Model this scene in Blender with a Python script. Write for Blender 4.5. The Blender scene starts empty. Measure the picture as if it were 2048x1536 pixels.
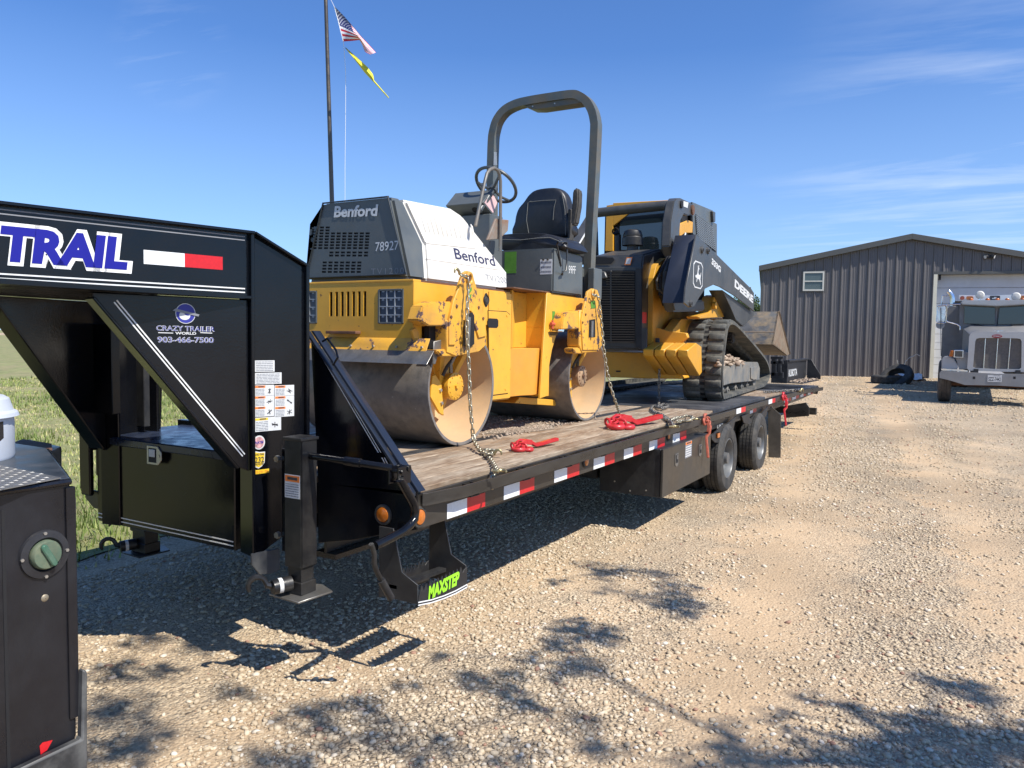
import bpy, bmesh, math, random
import numpy as np
from math import sin, cos, pi, radians, sqrt, atan, atan2, hypot
from mathutils import Vector, Matrix, noise

random.seed(7); np.random.seed(7)
scene = bpy.context.scene
COL = scene.collection

# ------------------------------------------------------------------ camera
F_PX, EYE = 1540.0, 1.70                    # focal length for a 2048 px wide frame, eye height
YAW, PITCH, ROLL = radians(30.11393), atan(90.4/1540.0), 0.015
_F0 = Vector((-sin(YAW), cos(YAW), 0)); _R0 = Vector((cos(YAW), sin(YAW), 0)); _U0 = Vector((0, 0, 1))
FWD = _F0*cos(PITCH) - _U0*sin(PITCH); _U = _U0*cos(PITCH) + _F0*sin(PITCH)
RGT = _R0*cos(ROLL) + _U*sin(ROLL); UPV = _U*cos(ROLL) - _R0*sin(ROLL)
cam_d = bpy.data.cameras.new('camera'); cam = bpy.data.objects.new('camera', cam_d); COL.objects.link(cam)
cam_d.sensor_width = 36.0; cam_d.lens = F_PX/2048*36; cam_d.clip_start = 0.05; cam_d.clip_end = 3000
cam.matrix_world = Matrix(((RGT.x, UPV.x, -FWD.x, 0), (RGT.y, UPV.y, -FWD.y, 0), (RGT.z, UPV.z, -FWD.z, EYE), (0, 0, 0, 1)))
scene.camera = cam

# ------------------------------------------------------------------ light
SUN_DIR = Vector((0.80, -0.13, 1.0)).normalized()      # towards the sun
sun_d = bpy.data.lights.new('sun', 'SUN'); sun = bpy.data.objects.new('sun', sun_d); COL.objects.link(sun)
sun_d.energy = 4.9; sun_d.angle = radians(0.53); sun_d.color = (1.0, 0.95, 0.87)
sun.rotation_euler = SUN_DIR.to_track_quat('Z', 'Y').to_euler()
world = bpy.data.worlds.new('World'); scene.world = world; world.use_nodes = True
nt = world.node_tree; nt.nodes.clear()
def _n(nt, t, **kw):
    n = nt.nodes.new(t)
    for k, v in kw.items():
        if k.startswith('i_'):
            n.inputs[k[2:].replace('_', ' ')].default_value = v
        else: setattr(n, k, v)
    return n
sky = _n(nt, 'ShaderNodeTexSky', sky_type='NISHITA', sun_disc=False)
sky.sun_elevation = math.asin(SUN_DIR.z); sky.sun_rotation = atan2(SUN_DIR.x, SUN_DIR.y)
sky.air_density = 1.0; sky.dust_density = 0.25; sky.ozone_density = 2.6; sky.altitude = 100
tc = _n(nt, 'ShaderNodeTexCoord')
sep = _n(nt, 'ShaderNodeSeparateXYZ'); nt.links.new(tc.outputs['Generated'], sep.inputs[0])
zc = _n(nt, 'ShaderNodeMath', operation='MAXIMUM'); zc.inputs[1].default_value = 0.03
nt.links.new(sep.outputs[2], zc.inputs[0])
dv = _n(nt, 'ShaderNodeVectorMath', operation='DIVIDE')     # project the view ray on a flat cloud layer
cz = _n(nt, 'ShaderNodeCombineXYZ')
for i in range(3): nt.links.new(zc.outputs[0], cz.inputs[i])
nt.links.new(tc.outputs['Generated'], dv.inputs[0]); nt.links.new(cz.outputs[0], dv.inputs[1])
mp = _n(nt, 'ShaderNodeMapping'); mp.inputs['Rotation'].default_value = (0, 0, radians(-38)); mp.inputs['Scale'].default_value = (.35, 1.0, 1.0)
mp.inputs['Location'].default_value = (3.1, 1.7, 0)
nt.links.new(dv.outputs[0], mp.inputs[0])
nz = _n(nt, 'ShaderNodeTexNoise'); nz.inputs['Scale'].default_value = 1.1; nz.inputs['Detail'].default_value = 9; nz.inputs['Roughness'].default_value = .62
nz.inputs['Distortion'].default_value = .5
nt.links.new(mp.outputs[0], nz.inputs['Vector'])
cr = _n(nt, 'ShaderNodeMapRange'); cr.inputs[1].default_value = .47; cr.inputs[2].default_value = .78; cr.inputs[3].default_value = 0; cr.inputs[4].default_value = .42
nt.links.new(nz.outputs[0], cr.inputs[0])
# cloud grows towards the north-east quarter and the horizon
def toward(v, lo, hi):
    d = _n(nt, 'ShaderNodeVectorMath', operation='DOT_PRODUCT'); d.inputs[1].default_value = tuple(Vector(v).normalized()); nt.links.new(tc.outputs['Generated'], d.inputs[0])
    r = _n(nt, 'ShaderNodeMapRange', interpolation_type='SMOOTHSTEP'); r.inputs[1].default_value = lo; r.inputs[2].default_value = hi; nt.links.new(d.outputs['Value'], r.inputs[0]); return r
hz = toward((.12, 1.0, .15), .925, .995)
hz2 = toward((-1.02, .75, .42), .9975, .9997)
hsum = _n(nt, 'ShaderNodeMath', operation='MAXIMUM'); nt.links.new(hz.outputs[0], hsum.inputs[0]); nt.links.new(hz2.outputs[0], hsum.inputs[1]); hz = hsum
ml = _n(nt, 'ShaderNodeMath', operation='MULTIPLY'); nt.links.new(cr.outputs[0], ml.inputs[0]); nt.links.new(hz.outputs[0], ml.inputs[1])
mx = _n(nt, 'ShaderNodeMixRGB'); mx.inputs[2].default_value = (8.5, 9.2, 10.0, 1)
# haze near the horizon
hm = _n(nt, 'ShaderNodeMapRange'); hm.inputs[1].default_value = .34; hm.inputs[2].default_value = .0; hm.inputs[3].default_value = .0; hm.inputs[4].default_value = .42
nt.links.new(sep.outputs[2], hm.inputs[0])
mh = _n(nt, 'ShaderNodeMixRGB'); mh.inputs[2].default_value = (5.2, 6.9, 9.2, 1)
tint = _n(nt, 'ShaderNodeMixRGB', blend_type='MULTIPLY'); tint.inputs[0].default_value = 1; tint.inputs[2].default_value = (.66, .97, 1.42, 1)
nt.links.new(sky.outputs[0], tint.inputs[1]); nt.links.new(hm.outputs[0], mh.inputs[0]); nt.links.new(tint.outputs[0], mh.inputs[1])
nt.links.new(ml.outputs[0], mx.inputs[0]); nt.links.new(mh.outputs[0], mx.inputs[1])
bg = _n(nt, 'ShaderNodeBackground'); bg.inputs[1].default_value = 0.09
wo = _n(nt, 'ShaderNodeOutputWorld'); nt.links.new(mx.outputs[0], bg.inputs[0]); nt.links.new(bg.outputs[0], wo.inputs[0])
scene.view_settings.view_transform = 'Standard'; scene.view_settings.look = 'None'
scene.view_settings.exposure = 0.46; scene.view_settings.gamma = 1.0; scene.view_settings.use_curve_mapping = False

# ------------------------------------------------------------------ survey: a photo sighting met with a real plane of the place
CAM = Vector((0, 0, EYE))
def ray(x, y): return FWD + RGT*((x-1024)/F_PX) - UPV*((y-768)/F_PX)
def on_x(x, y, X): d = ray(x, y); return CAM + d*(X/d.x)
def on_y(x, y, Y): d = ray(x, y); return CAM + d*(Y/d.y)
def on_z(x, y, Z): d = ray(x, y); return CAM + d*((Z-EYE)/d.z)
def on_p(x, y, A, n):
    d = ray(x, y); A = Vector(A); n = Vector(n); return CAM + d*((A-CAM).dot(n)/d.dot(n))
def gz(x, y):                                   # height of the yard: level by the trailer, rising gently beyond
    t = max(0.0, y-8.0)
    return .021*t if t < 60 else .021*60 + (t-60)*.004
def on_g(x, y):
    d = ray(x, y); lo, hi = .5, 300/d.y
    for _ in range(50):
        m = (lo+hi)/2; P = CAM + d*m
        if P.z > gz(P.x, P.y): lo = m
        else: hi = m
    return P

# ------------------------------------------------------------------ materials
MATS = {}
def mat(name, col, rough=.5, metal=0.0, var=.12, vscale=6.0, bump=0.0, bscale=60.0, dirt=None, dscale=5.0, damt=.5, coat=0.0,
        spec=.5, chip=None, chipamt=.62, chipscale=14, stretch=(1, 1, 1), objrand=0.0, trans=0.0):
    m = bpy.data.materials.new(name); m.use_nodes = True; t = m.node_tree; t.nodes.clear()
    out = _n(t, 'ShaderNodeOutputMaterial'); b = _n(t, 'ShaderNodeBsdfPrincipled'); t.links.new(b.outputs[0], out.inputs[0])
    b.inputs['Metallic'].default_value = metal; b.inputs['Specular IOR Level'].default_value = spec
    b.inputs['Coat Weight'].default_value = coat; b.inputs['Coat Roughness'].default_value = .08
    co = _n(t, 'ShaderNodeTexCoord'); mpn = _n(t, 'ShaderNodeMapping'); mpn.inputs['Scale'].default_value = stretch
    t.links.new(co.outputs['Object'], mpn.inputs[0]); vec = mpn.outputs[0]
    if objrand:
        oi = _n(t, 'ShaderNodeObjectInfo'); cm = _n(t, 'ShaderNodeMath', operation='MULTIPLY'); cm.inputs[1].default_value = 37.0
        t.links.new(oi.outputs['Random'], cm.inputs[0]); av = _n(t, 'ShaderNodeVectorMath', operation='ADD')
        t.links.new(vec, av.inputs[0]); t.links.new(cm.outputs[0], av.inputs[1]); vec = av.outputs[0]
    n1 = _n(t, 'ShaderNodeTexNoise'); n1.inputs['Scale'].default_value = vscale; n1.inputs['Detail'].default_value = 6; n1.inputs['Roughness'].default_value = .6
    t.links.new(vec, n1.inputs['Vector'])
    r1 = _n(t, 'ShaderNodeMapRange'); r1.inputs[1].default_value = .3; r1.inputs[2].default_value = .7
    r1.inputs[3].default_value = 1-var; r1.inputs[4].default_value = 1+var; t.links.new(n1.outputs[0], r1.inputs[0])
    vm = _n(t, 'ShaderNodeVectorMath', operation='SCALE'); vm.inputs[0].default_value = col[:3]; t.links.new(r1.outputs[0], vm.inputs['Scale'])
    c = vm.outputs[0]
    if objrand:
        r2 = _n(t, 'ShaderNodeMapRange'); r2.inputs[3].default_value = 1-objrand; r2.inputs[4].default_value = 1+objrand
        t.links.new(oi.outputs['Random'], r2.inputs[0]); v2 = _n(t, 'ShaderNodeVectorMath', operation='SCALE')
        t.links.new(c, v2.inputs[0]); t.links.new(r2.outputs[0], v2.inputs['Scale']); c = v2.outputs[0]
    rsock = None
    if dirt:
        n2 = _n(t, 'ShaderNodeTexNoise'); n2.inputs['Scale'].default_value = dscale; n2.inputs['Detail'].default_value = 8; n2.inputs['Roughness'].default_value = .68
        t.links.new(vec, n2.inputs['Vector'])
        rr = _n(t, 'ShaderNodeMapRange'); rr.inputs[1].default_value = .42; rr.inputs[2].default_value = .68; rr.inputs[3].default_value = 0; rr.inputs[4].default_value = damt
        t.links.new(n2.outputs[0], rr.inputs[0]); m2 = _n(t, 'ShaderNodeMixRGB'); m2.inputs[2].default_value = (*dirt[:3], 1)
        t.links.new(rr.outputs[0], m2.inputs[0]); t.links.new(c, m2.inputs[1]); c = m2.outputs[0]
        m3 = _n(t, 'ShaderNodeMapRange'); m3.inputs[3].default_value = rough; m3.inputs[4].default_value = .85
        t.links.new(rr.outputs[0], m3.inputs[0]); rsock = m3.outputs[0]
    if chip:
        n3 = _n(t, 'ShaderNodeTexNoise'); n3.inputs['Scale'].default_value = chipscale; n3.inputs['Detail'].default_value = 9; n3.inputs['Roughness'].default_value = .72
        t.links.new(vec, n3.inputs['Vector'])
        rc = _n(t, 'ShaderNodeMapRange'); rc.inputs[1].default_value = chipamt; rc.inputs[2].default_value = chipamt+.012
        t.links.new(n3.outputs[0], rc.inputs[0]); m4 = _n(t, 'ShaderNodeMixRGB'); m4.inputs[2].default_value = (*chip[:3], 1)
        t.links.new(rc.outputs[0], m4.inputs[0]); t.links.new(c, m4.inputs[1]); c = m4.outputs[0]
    t.links.new(c, b.inputs['Base Color'])
    if rsock: t.links.new(rsock, b.inputs['Roughness'])
    else: b.inputs['Roughness'].default_value = rough
    if bump:
        nb = _n(t, 'ShaderNodeTexNoise'); nb.inputs['Scale'].default_value = bscale; nb.inputs['Detail'].default_value = 5
        t.links.new(vec, nb.inputs['Vector']); bb = _n(t, 'ShaderNodeBump'); bb.inputs['Strength'].default_value = min(1, bump); bb.inputs['Distance'].default_value = .01
        t.links.new(nb.outputs[0], bb.inputs['Height']); t.links.new(bb.outputs[0], b.inputs['Normal'])
    if trans: b.inputs['Transmission Weight'].default_value = trans
    MATS[name] = m; return m

BLK = mat('black_gloss_paint', (.0035, .0042, .0065), .14, var=.25, vscale=3, bump=.05, bscale=90, dirt=(.016, .015, .013), dscale=2.2, damt=.22, spec=.38)
BLKD = mat('black_dusty_paint', (.012, .012, .013), .34, var=.3, vscale=5, bump=.08, bscale=120, dirt=(.06, .055, .045), dscale=6, damt=.35, chip=(.5, .48, .42), chipamt=.735, chipscale=26)
BLKS = mat('black_satin_paint', (.014, .0145, .017), .42, var=.25, vscale=4, dirt=(.06, .058, .05), dscale=9, damt=.4, chip=(.22, .2, .17), chipamt=.72)
CHAN = mat('dusty_black_channel', (.017, .0155, .014), .27, var=.25, vscale=2.5, dirt=(.075, .065, .05), dscale=3.2, damt=.5, stretch=(1, .5, 2))
PINS = mat('pinstripe_white', (.75, .75, .72), .5, var=.04)
WHT = mat('white_print', (.80, .80, .78), .5, var=.05)
GALV = mat('weathered_steel', (.24, .235, .22), .42, metal=.75, var=.25, vscale=9, dirt=(.13, .11, .085), dscale=7, damt=.6, bump=.05)
BOLT = mat('zinc_bolt', (.55, .54, .5), .35, metal=.9, var=.1, dirt=(.2, .14, .08), dscale=20, damt=.4)
YEL = mat('yellow_machine_paint', (.74, .385, .034), .42, var=.10, vscale=3, bump=.05, bscale=40, dirt=(.42, .23, .07), dscale=2.6, damt=.35, chip=(.10, .045, .03), chipamt=.635, chipscale=19)
YELW = mat('worn_yellow_paint', (.72, .37, .035), .45, var=.14, vscale=3, bump=.08, bscale=40, dirt=(.34, .19, .075), dscale=4, damt=.6, chip=(.115, .07, .062), chipamt=.560, chipscale=9)
YEL2 = mat('loader_yellow_paint', (.70, .34, .024), .40, var=.12, vscale=3, dirt=(.30, .19, .07), dscale=3, damt=.5, chip=(.12, .09, .06), chipamt=.70)
YELI = mat('dusty_drum_inside', (.60, .40, .21), .6, var=.12, vscale=4, dirt=(.50, .36, .22), dscale=3, damt=.75, bump=.05)
GRY = mat('slate_grey_paint', (.088, .100, .102), .38, var=.13, vscale=4, dirt=(.15, .15, .13), dscale=5, damt=.30, bump=.03)
GRYR = mat('weathered_grey_rops', (.085, .10, .098), .42, var=.2, vscale=5, dirt=(.17, .13, .08), dscale=4.5, damt=.6)
GRYL = mat('loader_charcoal_paint', (.052, .053, .052), .34, var=.12, vscale=4, dirt=(.12, .11, .095), dscale=4, damt=.30, chip=(.3, .3, .28), chipamt=.745)
DARK = mat('dark_interior', (.008, .008, .009), .7, var=.1)
WHF = mat('white_fibreglass_hood', (.66, .65, .605), .38, var=.05, vscale=5, dirt=(.50, .45, .36), dscale=6, damt=.45, bump=.03)
RUB = mat('black_rubber', (.028, .028, .027), .75, var=.2, vscale=14, bump=.15, bscale=120, dirt=(.15, .13, .10), dscale=7, damt=.35)
RUBT = mat('dusty_track_rubber', (.060, .062, .058), .82, var=.22, vscale=12, bump=.2, bscale=80, dirt=(.21, .19, .145), dscale=6, damt=.6)
SEAT = mat('black_vinyl', (.013, .014, .019), .36, var=.15, vscale=9, bump=.06, bscale=140, dirt=(.06, .06, .055), dscale=8, damt=.25)
STCH = mat('grey_stitching', (.22, .22, .20), .7)
RUST = mat('rusty_steel', (.16, .075, .04), .7, metal=.2, var=.3, vscale=12, dirt=(.09, .06, .045), dscale=9, damt=.7, bump=.15)
DRUM = mat('scuffed_drum_steel', (.185, .172, .16), .5, metal=.2, var=.35, vscale=16, dirt=(.20, .165, .125), dscale=4, damt=.65, bump=.12, bscale=90, chip=(.34, .33, .31), chipamt=.655, chipscale=44)
CHN = mat('zinc_chain', (.50, .47, .36), .36, metal=.85, var=.15, vscale=30, dirt=(.2, .16, .10), dscale=25, damt=.5)
CHND = mat('dull_steel_chain', (.22, .21, .19), .45, metal=.7, var=.2, vscale=30, dirt=(.12, .09, .07), dscale=25, damt=.5)
RED = mat('red_binder_enamel', (.52, .016, .022), .32, var=.12, vscale=20, coat=.3, dirt=(.3, .05, .04), dscale=20, damt=.4)
REDO = mat('faded_orange_red_binder', (.45, .10, .055), .55, var=.25, vscale=20, dirt=(.22, .10, .06), dscale=18, damt=.7)
ORA = mat('amber_lens', (.48, .13, .012), .22, var=.15, vscale=60, coat=.5)
REFW = mat('reflective_tape_white', (.74, .76, .76), .38, var=.06, vscale=80, bump=.1, bscale=400)
REFR = mat('reflective_tape_red', (.55, .012, .018), .38, var=.08, vscale=80, bump=.1, bscale=400)
ORL = mat('orange_warning_print', (.75, .20, .03), .5, var=.08)
YLL = mat('yellow_warning_print', (.80, .55, .03), .5, var=.08)
LBL = mat('paper_label', (.62, .63, .62), .45, var=.08, vscale=20)
INK = mat('dark_ink', (.045, .045, .05), .6)
GINK = mat('grey_ink', (.22, .23, .25), .6)
BLU = mat('blue_vinyl_lettering', (.004, .0035, .25), .4, var=.05)
GRN = mat('lime_green_print', (.33, .78, .03), .5, var=.08)
GRNS = mat('green_sticker', (.10, .27, .03), .55, var=.25, vscale=9)
WOOD_C = (.36, .28, .195)
def wood_mat():
    m = bpy.data.materials.new('weathered_pine_plank'); m.use_nodes = True; t = m.node_tree; b = t.nodes['Principled BSDF']
    co = _n(t, 'ShaderNodeTexCoord'); oi = _n(t, 'ShaderNodeObjectInfo')
    cm = _n(t, 'ShaderNodeMath', operation='MULTIPLY'); cm.inputs[1].default_value = 53.0; t.links.new(oi.outputs['Random'], cm.inputs[0])
    av = _n(t, 'ShaderNodeVectorMath', operation='ADD'); t.links.new(co.outputs['Object'], av.inputs[0]); t.links.new(cm.outputs[0], av.inputs[1])
    m1 = _n(t, 'ShaderNodeMapping'); m1.inputs['Scale'].default_value = (1, .10, 1); t.links.new(av.outputs[0], m1.inputs[0])
    g1 = _n(t, 'ShaderNodeTexNoise'); g1.inputs['Scale'].default_value = 55; g1.inputs['Detail'].default_value = 7; g1.inputs['Distortion'].default_value = 1.4
    t.links.new(m1.outputs[0], g1.inputs['Vector'])
    g2 = _n(t, 'ShaderNodeTexNoise'); g2.inputs['Scale'].default_value = 3.2; g2.inputs['Detail'].default_value = 7; g2.inputs['Roughness'].default_value = .65
    m2 = _n(t, 'ShaderNodeMapping'); m2.inputs['Scale'].default_value = (1.6, .5, 1); t.links.new(av.outputs[0], m2.inputs[0]); t.links.new(m2.outputs[0], g2.inputs['Vector'])
    r1 = _n(t, 'ShaderNodeValToRGB'); e = r1.color_ramp.elements; e[0].position = .30; e[0].color = (.24, .175, .12, 1); e[1].position = .64; e[1].color = (.52, .435, .33, 1)
    t.links.new(g1.outputs[0], r1.inputs[0])
    r2 = _n(t, 'ShaderNodeValToRGB'); e = r2.color_ramp.elements; e[0].position = .36; e[0].color = (.50, .38, .27, 1); e[1].position = .66; e[1].color = (1.0, 1.0, .98, 1)
    t.links.new(g2.outputs[0], r2.inputs[0])
    mm = _n(t, 'ShaderNodeMixRGB', blend_type='MULTIPLY'); mm.inputs[0].default_value = .9; t.links.new(r1.outputs[0], mm.inputs[1]); t.links.new(r2.outputs[0], mm.inputs[2])
    rv = _n(t, 'ShaderNodeMapRange'); rv.inputs[3].default_value = .82; rv.inputs[4].default_value = 1.15; t.links.new(oi.outputs['Random'], rv.inputs[0])
    sv = _n(t, 'ShaderNodeVectorMath', operation='SCALE'); t.links.new(mm.outputs[0], sv.inputs[0]); t.links.new(rv.outputs[0], sv.inputs['Scale'])
    t.links.new(sv.outputs[0], b.inputs['Base Color']); b.inputs['Roughness'].default_value = .8
    bb = _n(t, 'ShaderNodeBump'); bb.inputs['Strength'].default_value = .35; bb.inputs['Distance'].default_value = .004
    t.links.new(g1.outputs[0], bb.inputs['Height']); t.links.new(bb.outputs[0], b.inputs['Normal']); return m
WOOD = wood_mat()
def glass_mat(name, col=(.02, .03, .035), rough=.04):
    m = bpy.data.materials.new(name); m.use_nodes = True; b = m.node_tree.nodes['Principled BSDF']
    b.inputs['Base Color'].default_value = (*col, 1); b.inputs['Roughness'].default_value = rough; b.inputs['Specular IOR Level'].default_value = .9
    b.inputs['Coat Weight'].default_value = .5; return m
GLS = glass_mat('dark_tinted_glass')

# ------------------------------------------------------------------ mesh builder
I4 = Matrix.Identity(4)
class MB:
    def __init__(s, T=None): s.v = []; s.f = []; s.T = T
    def add(s, vs, fs):
        o = len(s.v)
        for p in vs:
            p = Vector(p)
            if s.T is not None: p = s.T @ p
            s.v.append(p)
        s.f += [tuple(i+o for i in f) for f in fs]; return s
    def box(s, x0, x1, y0, y1, z0, z1):
        return s.add([(x0, y0, z0), (x1, y0, z0), (x1, y1, z0), (x0, y1, z0), (x0, y0, z1), (x1, y0, z1), (x1, y1, z1), (x0, y1, z1)],
                     [(0, 3, 2, 1), (4, 5, 6, 7), (0, 1, 5, 4), (1, 2, 6, 5), (2, 3, 7, 6), (3, 0, 4, 7)])
    def cbox(s, c, d): return s.box(c[0]-d[0]/2, c[0]+d[0]/2, c[1]-d[1]/2, c[1]+d[1]/2, c[2]-d[2]/2, c[2]+d[2]/2)
    def hexa(s, p): return s.add(p, [(0, 3, 2, 1), (4, 5, 6, 7), (0, 1, 5, 4), (1, 2, 6, 5), (2, 3, 7, 6), (3, 0, 4, 7)])
    def ext(s, poly, vec):
        n = len(poly); vec = Vector(vec); a = [Vector(p) for p in poly]; b = [p+vec for p in a]
        return s.add(a+b, [tuple(range(n))[::-1], tuple(range(n, 2*n))] + [(i, (i+1) % n, n+(i+1) % n, n+i) for i in range(n)])
    def strip(s, poly, w):                     # outline bar following poly, no
        return s
    def cyl(s, a, b, r, r2=None, n=20, cap=True):
        a = Vector(a); b = Vector(b); r2 = r if r2 is None else r2; d = (b-a).normalized(); u = d.orthogonal().normalized(); w = d.cross(u)
        vs = [a+(u*cos(2*pi*i/n)+w*sin(2*pi*i/n))*r for i in range(n)] + [b+(u*cos(2*pi*i/n)+w*sin(2*pi*i/n))*r2 for i in range(n)]
        fs = [(i, (i+1) % n, n+(i+1) % n, n+i) for i in range(n)]
        if cap: fs += [tuple(range(n))[::-1], tuple(range(n, 2*n))]
        return s.add(vs, fs)
    def lathe(s, prof, c, axis, n=40, closed=False):   # prof: (radius, height along axis)
        c = Vector(c); d = Vector(axis).normalized(); u = d.orthogonal().normalized(); w = d.cross(u); m = len(prof)
        vs = [c+d*h+(u*cos(2*pi*i/n)+w*sin(2*pi*i/n))*r for i in range(n) for (r, h) in prof]
        fs = [(i*m+j, ((i+1) % n)*m+j, ((i+1) % n)*m+j+1, i*m+j+1) for i in range(n) for j in range(m-1)]
        if closed: fs += [(i*m+m-1, ((i+1) % n)*m+m-1, ((i+1) % n)*m, i*m) for i in range(n)]
        return s.add(vs, fs)
    def tube(s, pts, r, n=8, closed=False, rect=None, up=None):
        P = [Vector(p) for p in pts]; k = len(P); prev = None; vs = []
        for i in range(k):
            if closed: t = (P[(i+1) % k]-P[i-1])
            else: t = P[min(i+1, k-1)]-P[max(i-1, 0)]
            t.normalize()
            if up is not None: u = (Vector(up)-t*Vector(up).dot(t)).normalized()
            elif prev is None: u = t.orthogonal().normalized()
            else: u = (prev-t*prev.dot(t)).normalized()
            prev = u; w = t.cross(u)
            if rect:
                a, b = rect
                sc = 1.0
                if 0 < i < k-1 or closed:
                    d1 = (P[i]-P[i-1]).normalized(); d2 = (P[(i+1) % k]-P[i]).normalized(); sc = 1/max(.5, sqrt(max(.05, (1+d1.dot(d2))/2)))
                vs += [P[i]+u*a*q[0]+w*b*q[1]*sc for q in ((-1, -1), (1, -1), (1, 1), (-1, 1))]
            else:
                rr = r[i] if isinstance(r, (list, tuple)) else r
                vs += [P[i]+(u*cos(2*pi*j/n)+w*sin(2*pi*j/n))*rr for j in range(n)]
        m = 4 if rect else n
        fs = [(i*m+j, i*m+(j+1) % m, ((i+1) % k)*m+(j+1) % m, ((i+1) % k)*m+j) for i in range(k if closed else k-1) for j in range(m)]
        if not closed: fs += [tuple(range(m))[::-1], tuple(range((k-1)*m, k*m))]
        return s.add(vs, fs)
    def bolt(s, p, nrm, r=.012, h=.01):
        p = Vector(p); nrm = Vector(nrm).normalized(); return s.cyl(p, p+nrm*h, r, r*.92, 6)
    def grid(s, f, us, vs_, hole, tvec):       # plate with real openings: f(u,v)->point
        tvec = Vector(tvec)
        for i in range(len(us)-1):
            for j in range(len(vs_)-1):
                if hole(i, j): continue
                q = [Vector(f(us[i], vs_[j])), Vector(f(us[i+1], vs_[j])), Vector(f(us[i+1], vs_[j+1])), Vector(f(us[i], vs_[j+1]))]
                s.hexa(q+[p+tvec for p in q])
        return s
    def build(s, name, m, parent=None, bevel=0, seg=1, smooth=35, kind=None, recalc=True, label=None):
        me = bpy.data.meshes.new(name); W = MW.get(parent.name, I4) if parent else I4
        Wi = W.inverted() if W != I4 else None
        me.from_pydata([tuple(Wi @ p) if Wi else tuple(p) for p in s.v], [], s.f)
        if recalc or bevel:
            bm = bmesh.new(); bm.from_mesh(me)
            if recalc: bmesh.ops.recalc_face_normals(bm, faces=bm.faces)
            if bevel:
                es = [e for e in bm.edges if len(e.link_faces) == 2 and e.calc_face_angle(0) > radians(32)]
                bmesh.ops.bevel(bm, geom=es, offset=bevel, segments=seg, affect='EDGES', clamp_overlap=True)
            bm.to_mesh(me); bm.free()
        if smooth:
            me.polygons.foreach_set('use_smooth', [True]*len(me.polygons)); me.set_sharp_from_angle(angle=radians(smooth))
        me.materials.append(m)
        o = bpy.data.objects.new(name, me); COL.objects.link(o)
        if parent: o.parent = parent; MW[o.name] = W
        else: MW[o.name] = I4
        if kind: o['kind'] = kind
        if label: o['label'] = label
        return o
MW = {}
def thing(name, label, cat, loc=(0, 0, 0), rotz=0, group=None):
    o = bpy.data.objects.new(name, None); COL.objects.link(o); o.empty_display_size = .2
    o.location = loc; o.rotation_euler = (0, 0, rotz); o['label'] = label; o['category'] = cat
    if group: o['group'] = group
    MW[o.name] = Matrix.Translation(Vector(loc)) @ Matrix.Rotation(rotz, 4, 'Z'); return o
def tag(o, label, cat, group=None):
    o['label'] = label; o['category'] = cat
    if group: o['group'] = group
    return o
def share(src, parent, M, name=None):           # another object with the same mesh
    o = src.copy(); COL.objects.link(o); o.parent = parent; o.matrix_local = M; MW[o.name] = MW[parent.name] @ M; return o
def B(name, m, parent, *boxes, bevel=.004, **k):
    mb = MB()
    for b in boxes: mb.box(*b)
    return mb.build(name, m, parent, bevel=bevel, **k)
_font_cache = {}
def text(s, org, u, v, h, m, parent, w=None, off=0.0, shear=0.0, ext=.0008, name='lettering', space=1.0, curve=None, label=None):
    """flat lettering: org = lower left corner, u = reading direction, v = up, h = capital height"""
    key = (s, off, shear, space)
    if key not in _font_cache:
        cu = bpy.data.curves.new('t', 'FONT'); cu.body = s; cu.size = 1; cu.offset = off; cu.shear = shear; cu.space_character = space
        cu.resolution_u = 3; ob = bpy.data.objects.new('t', cu); COL.objects.link(ob)
        dg = bpy.context.evaluated_depsgraph_get(); me = bpy.data.meshes.new_from_object(ob.evaluated_get(dg))
        vs = [tuple(p.co) for p in me.vertices]; fs = [tuple(p.vertices) for p in me.polygons]
        bpy.data.objects.remove(ob); bpy.data.curves.remove(cu); bpy.data.meshes.remove(me); _font_cache[key] = (vs, fs)
    vs, fs = _font_cache[key]
    if not vs: return None
    x0 = min(p[0] for p in vs); x1 = max(p[0] for p in vs); sc = h/.70
    if w is None: sx = sc
    else: sx = w/(x1-x0)
    u = Vector(u).normalized(); v = Vector(v).normalized(); nn = u.cross(v).normalized(); org = Vector(org)
    mb = MB()
    def P(p):
        a = (p[0]-x0)*sx; b = p[1]*sc
        if curve: a, b = curve(a, b)
        return org + u*a + v*b + nn*ext
    mb.add([P(p) for p in vs], fs)
    return mb.build(name, m, parent, smooth=0, recalc=False, label=label)
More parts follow.
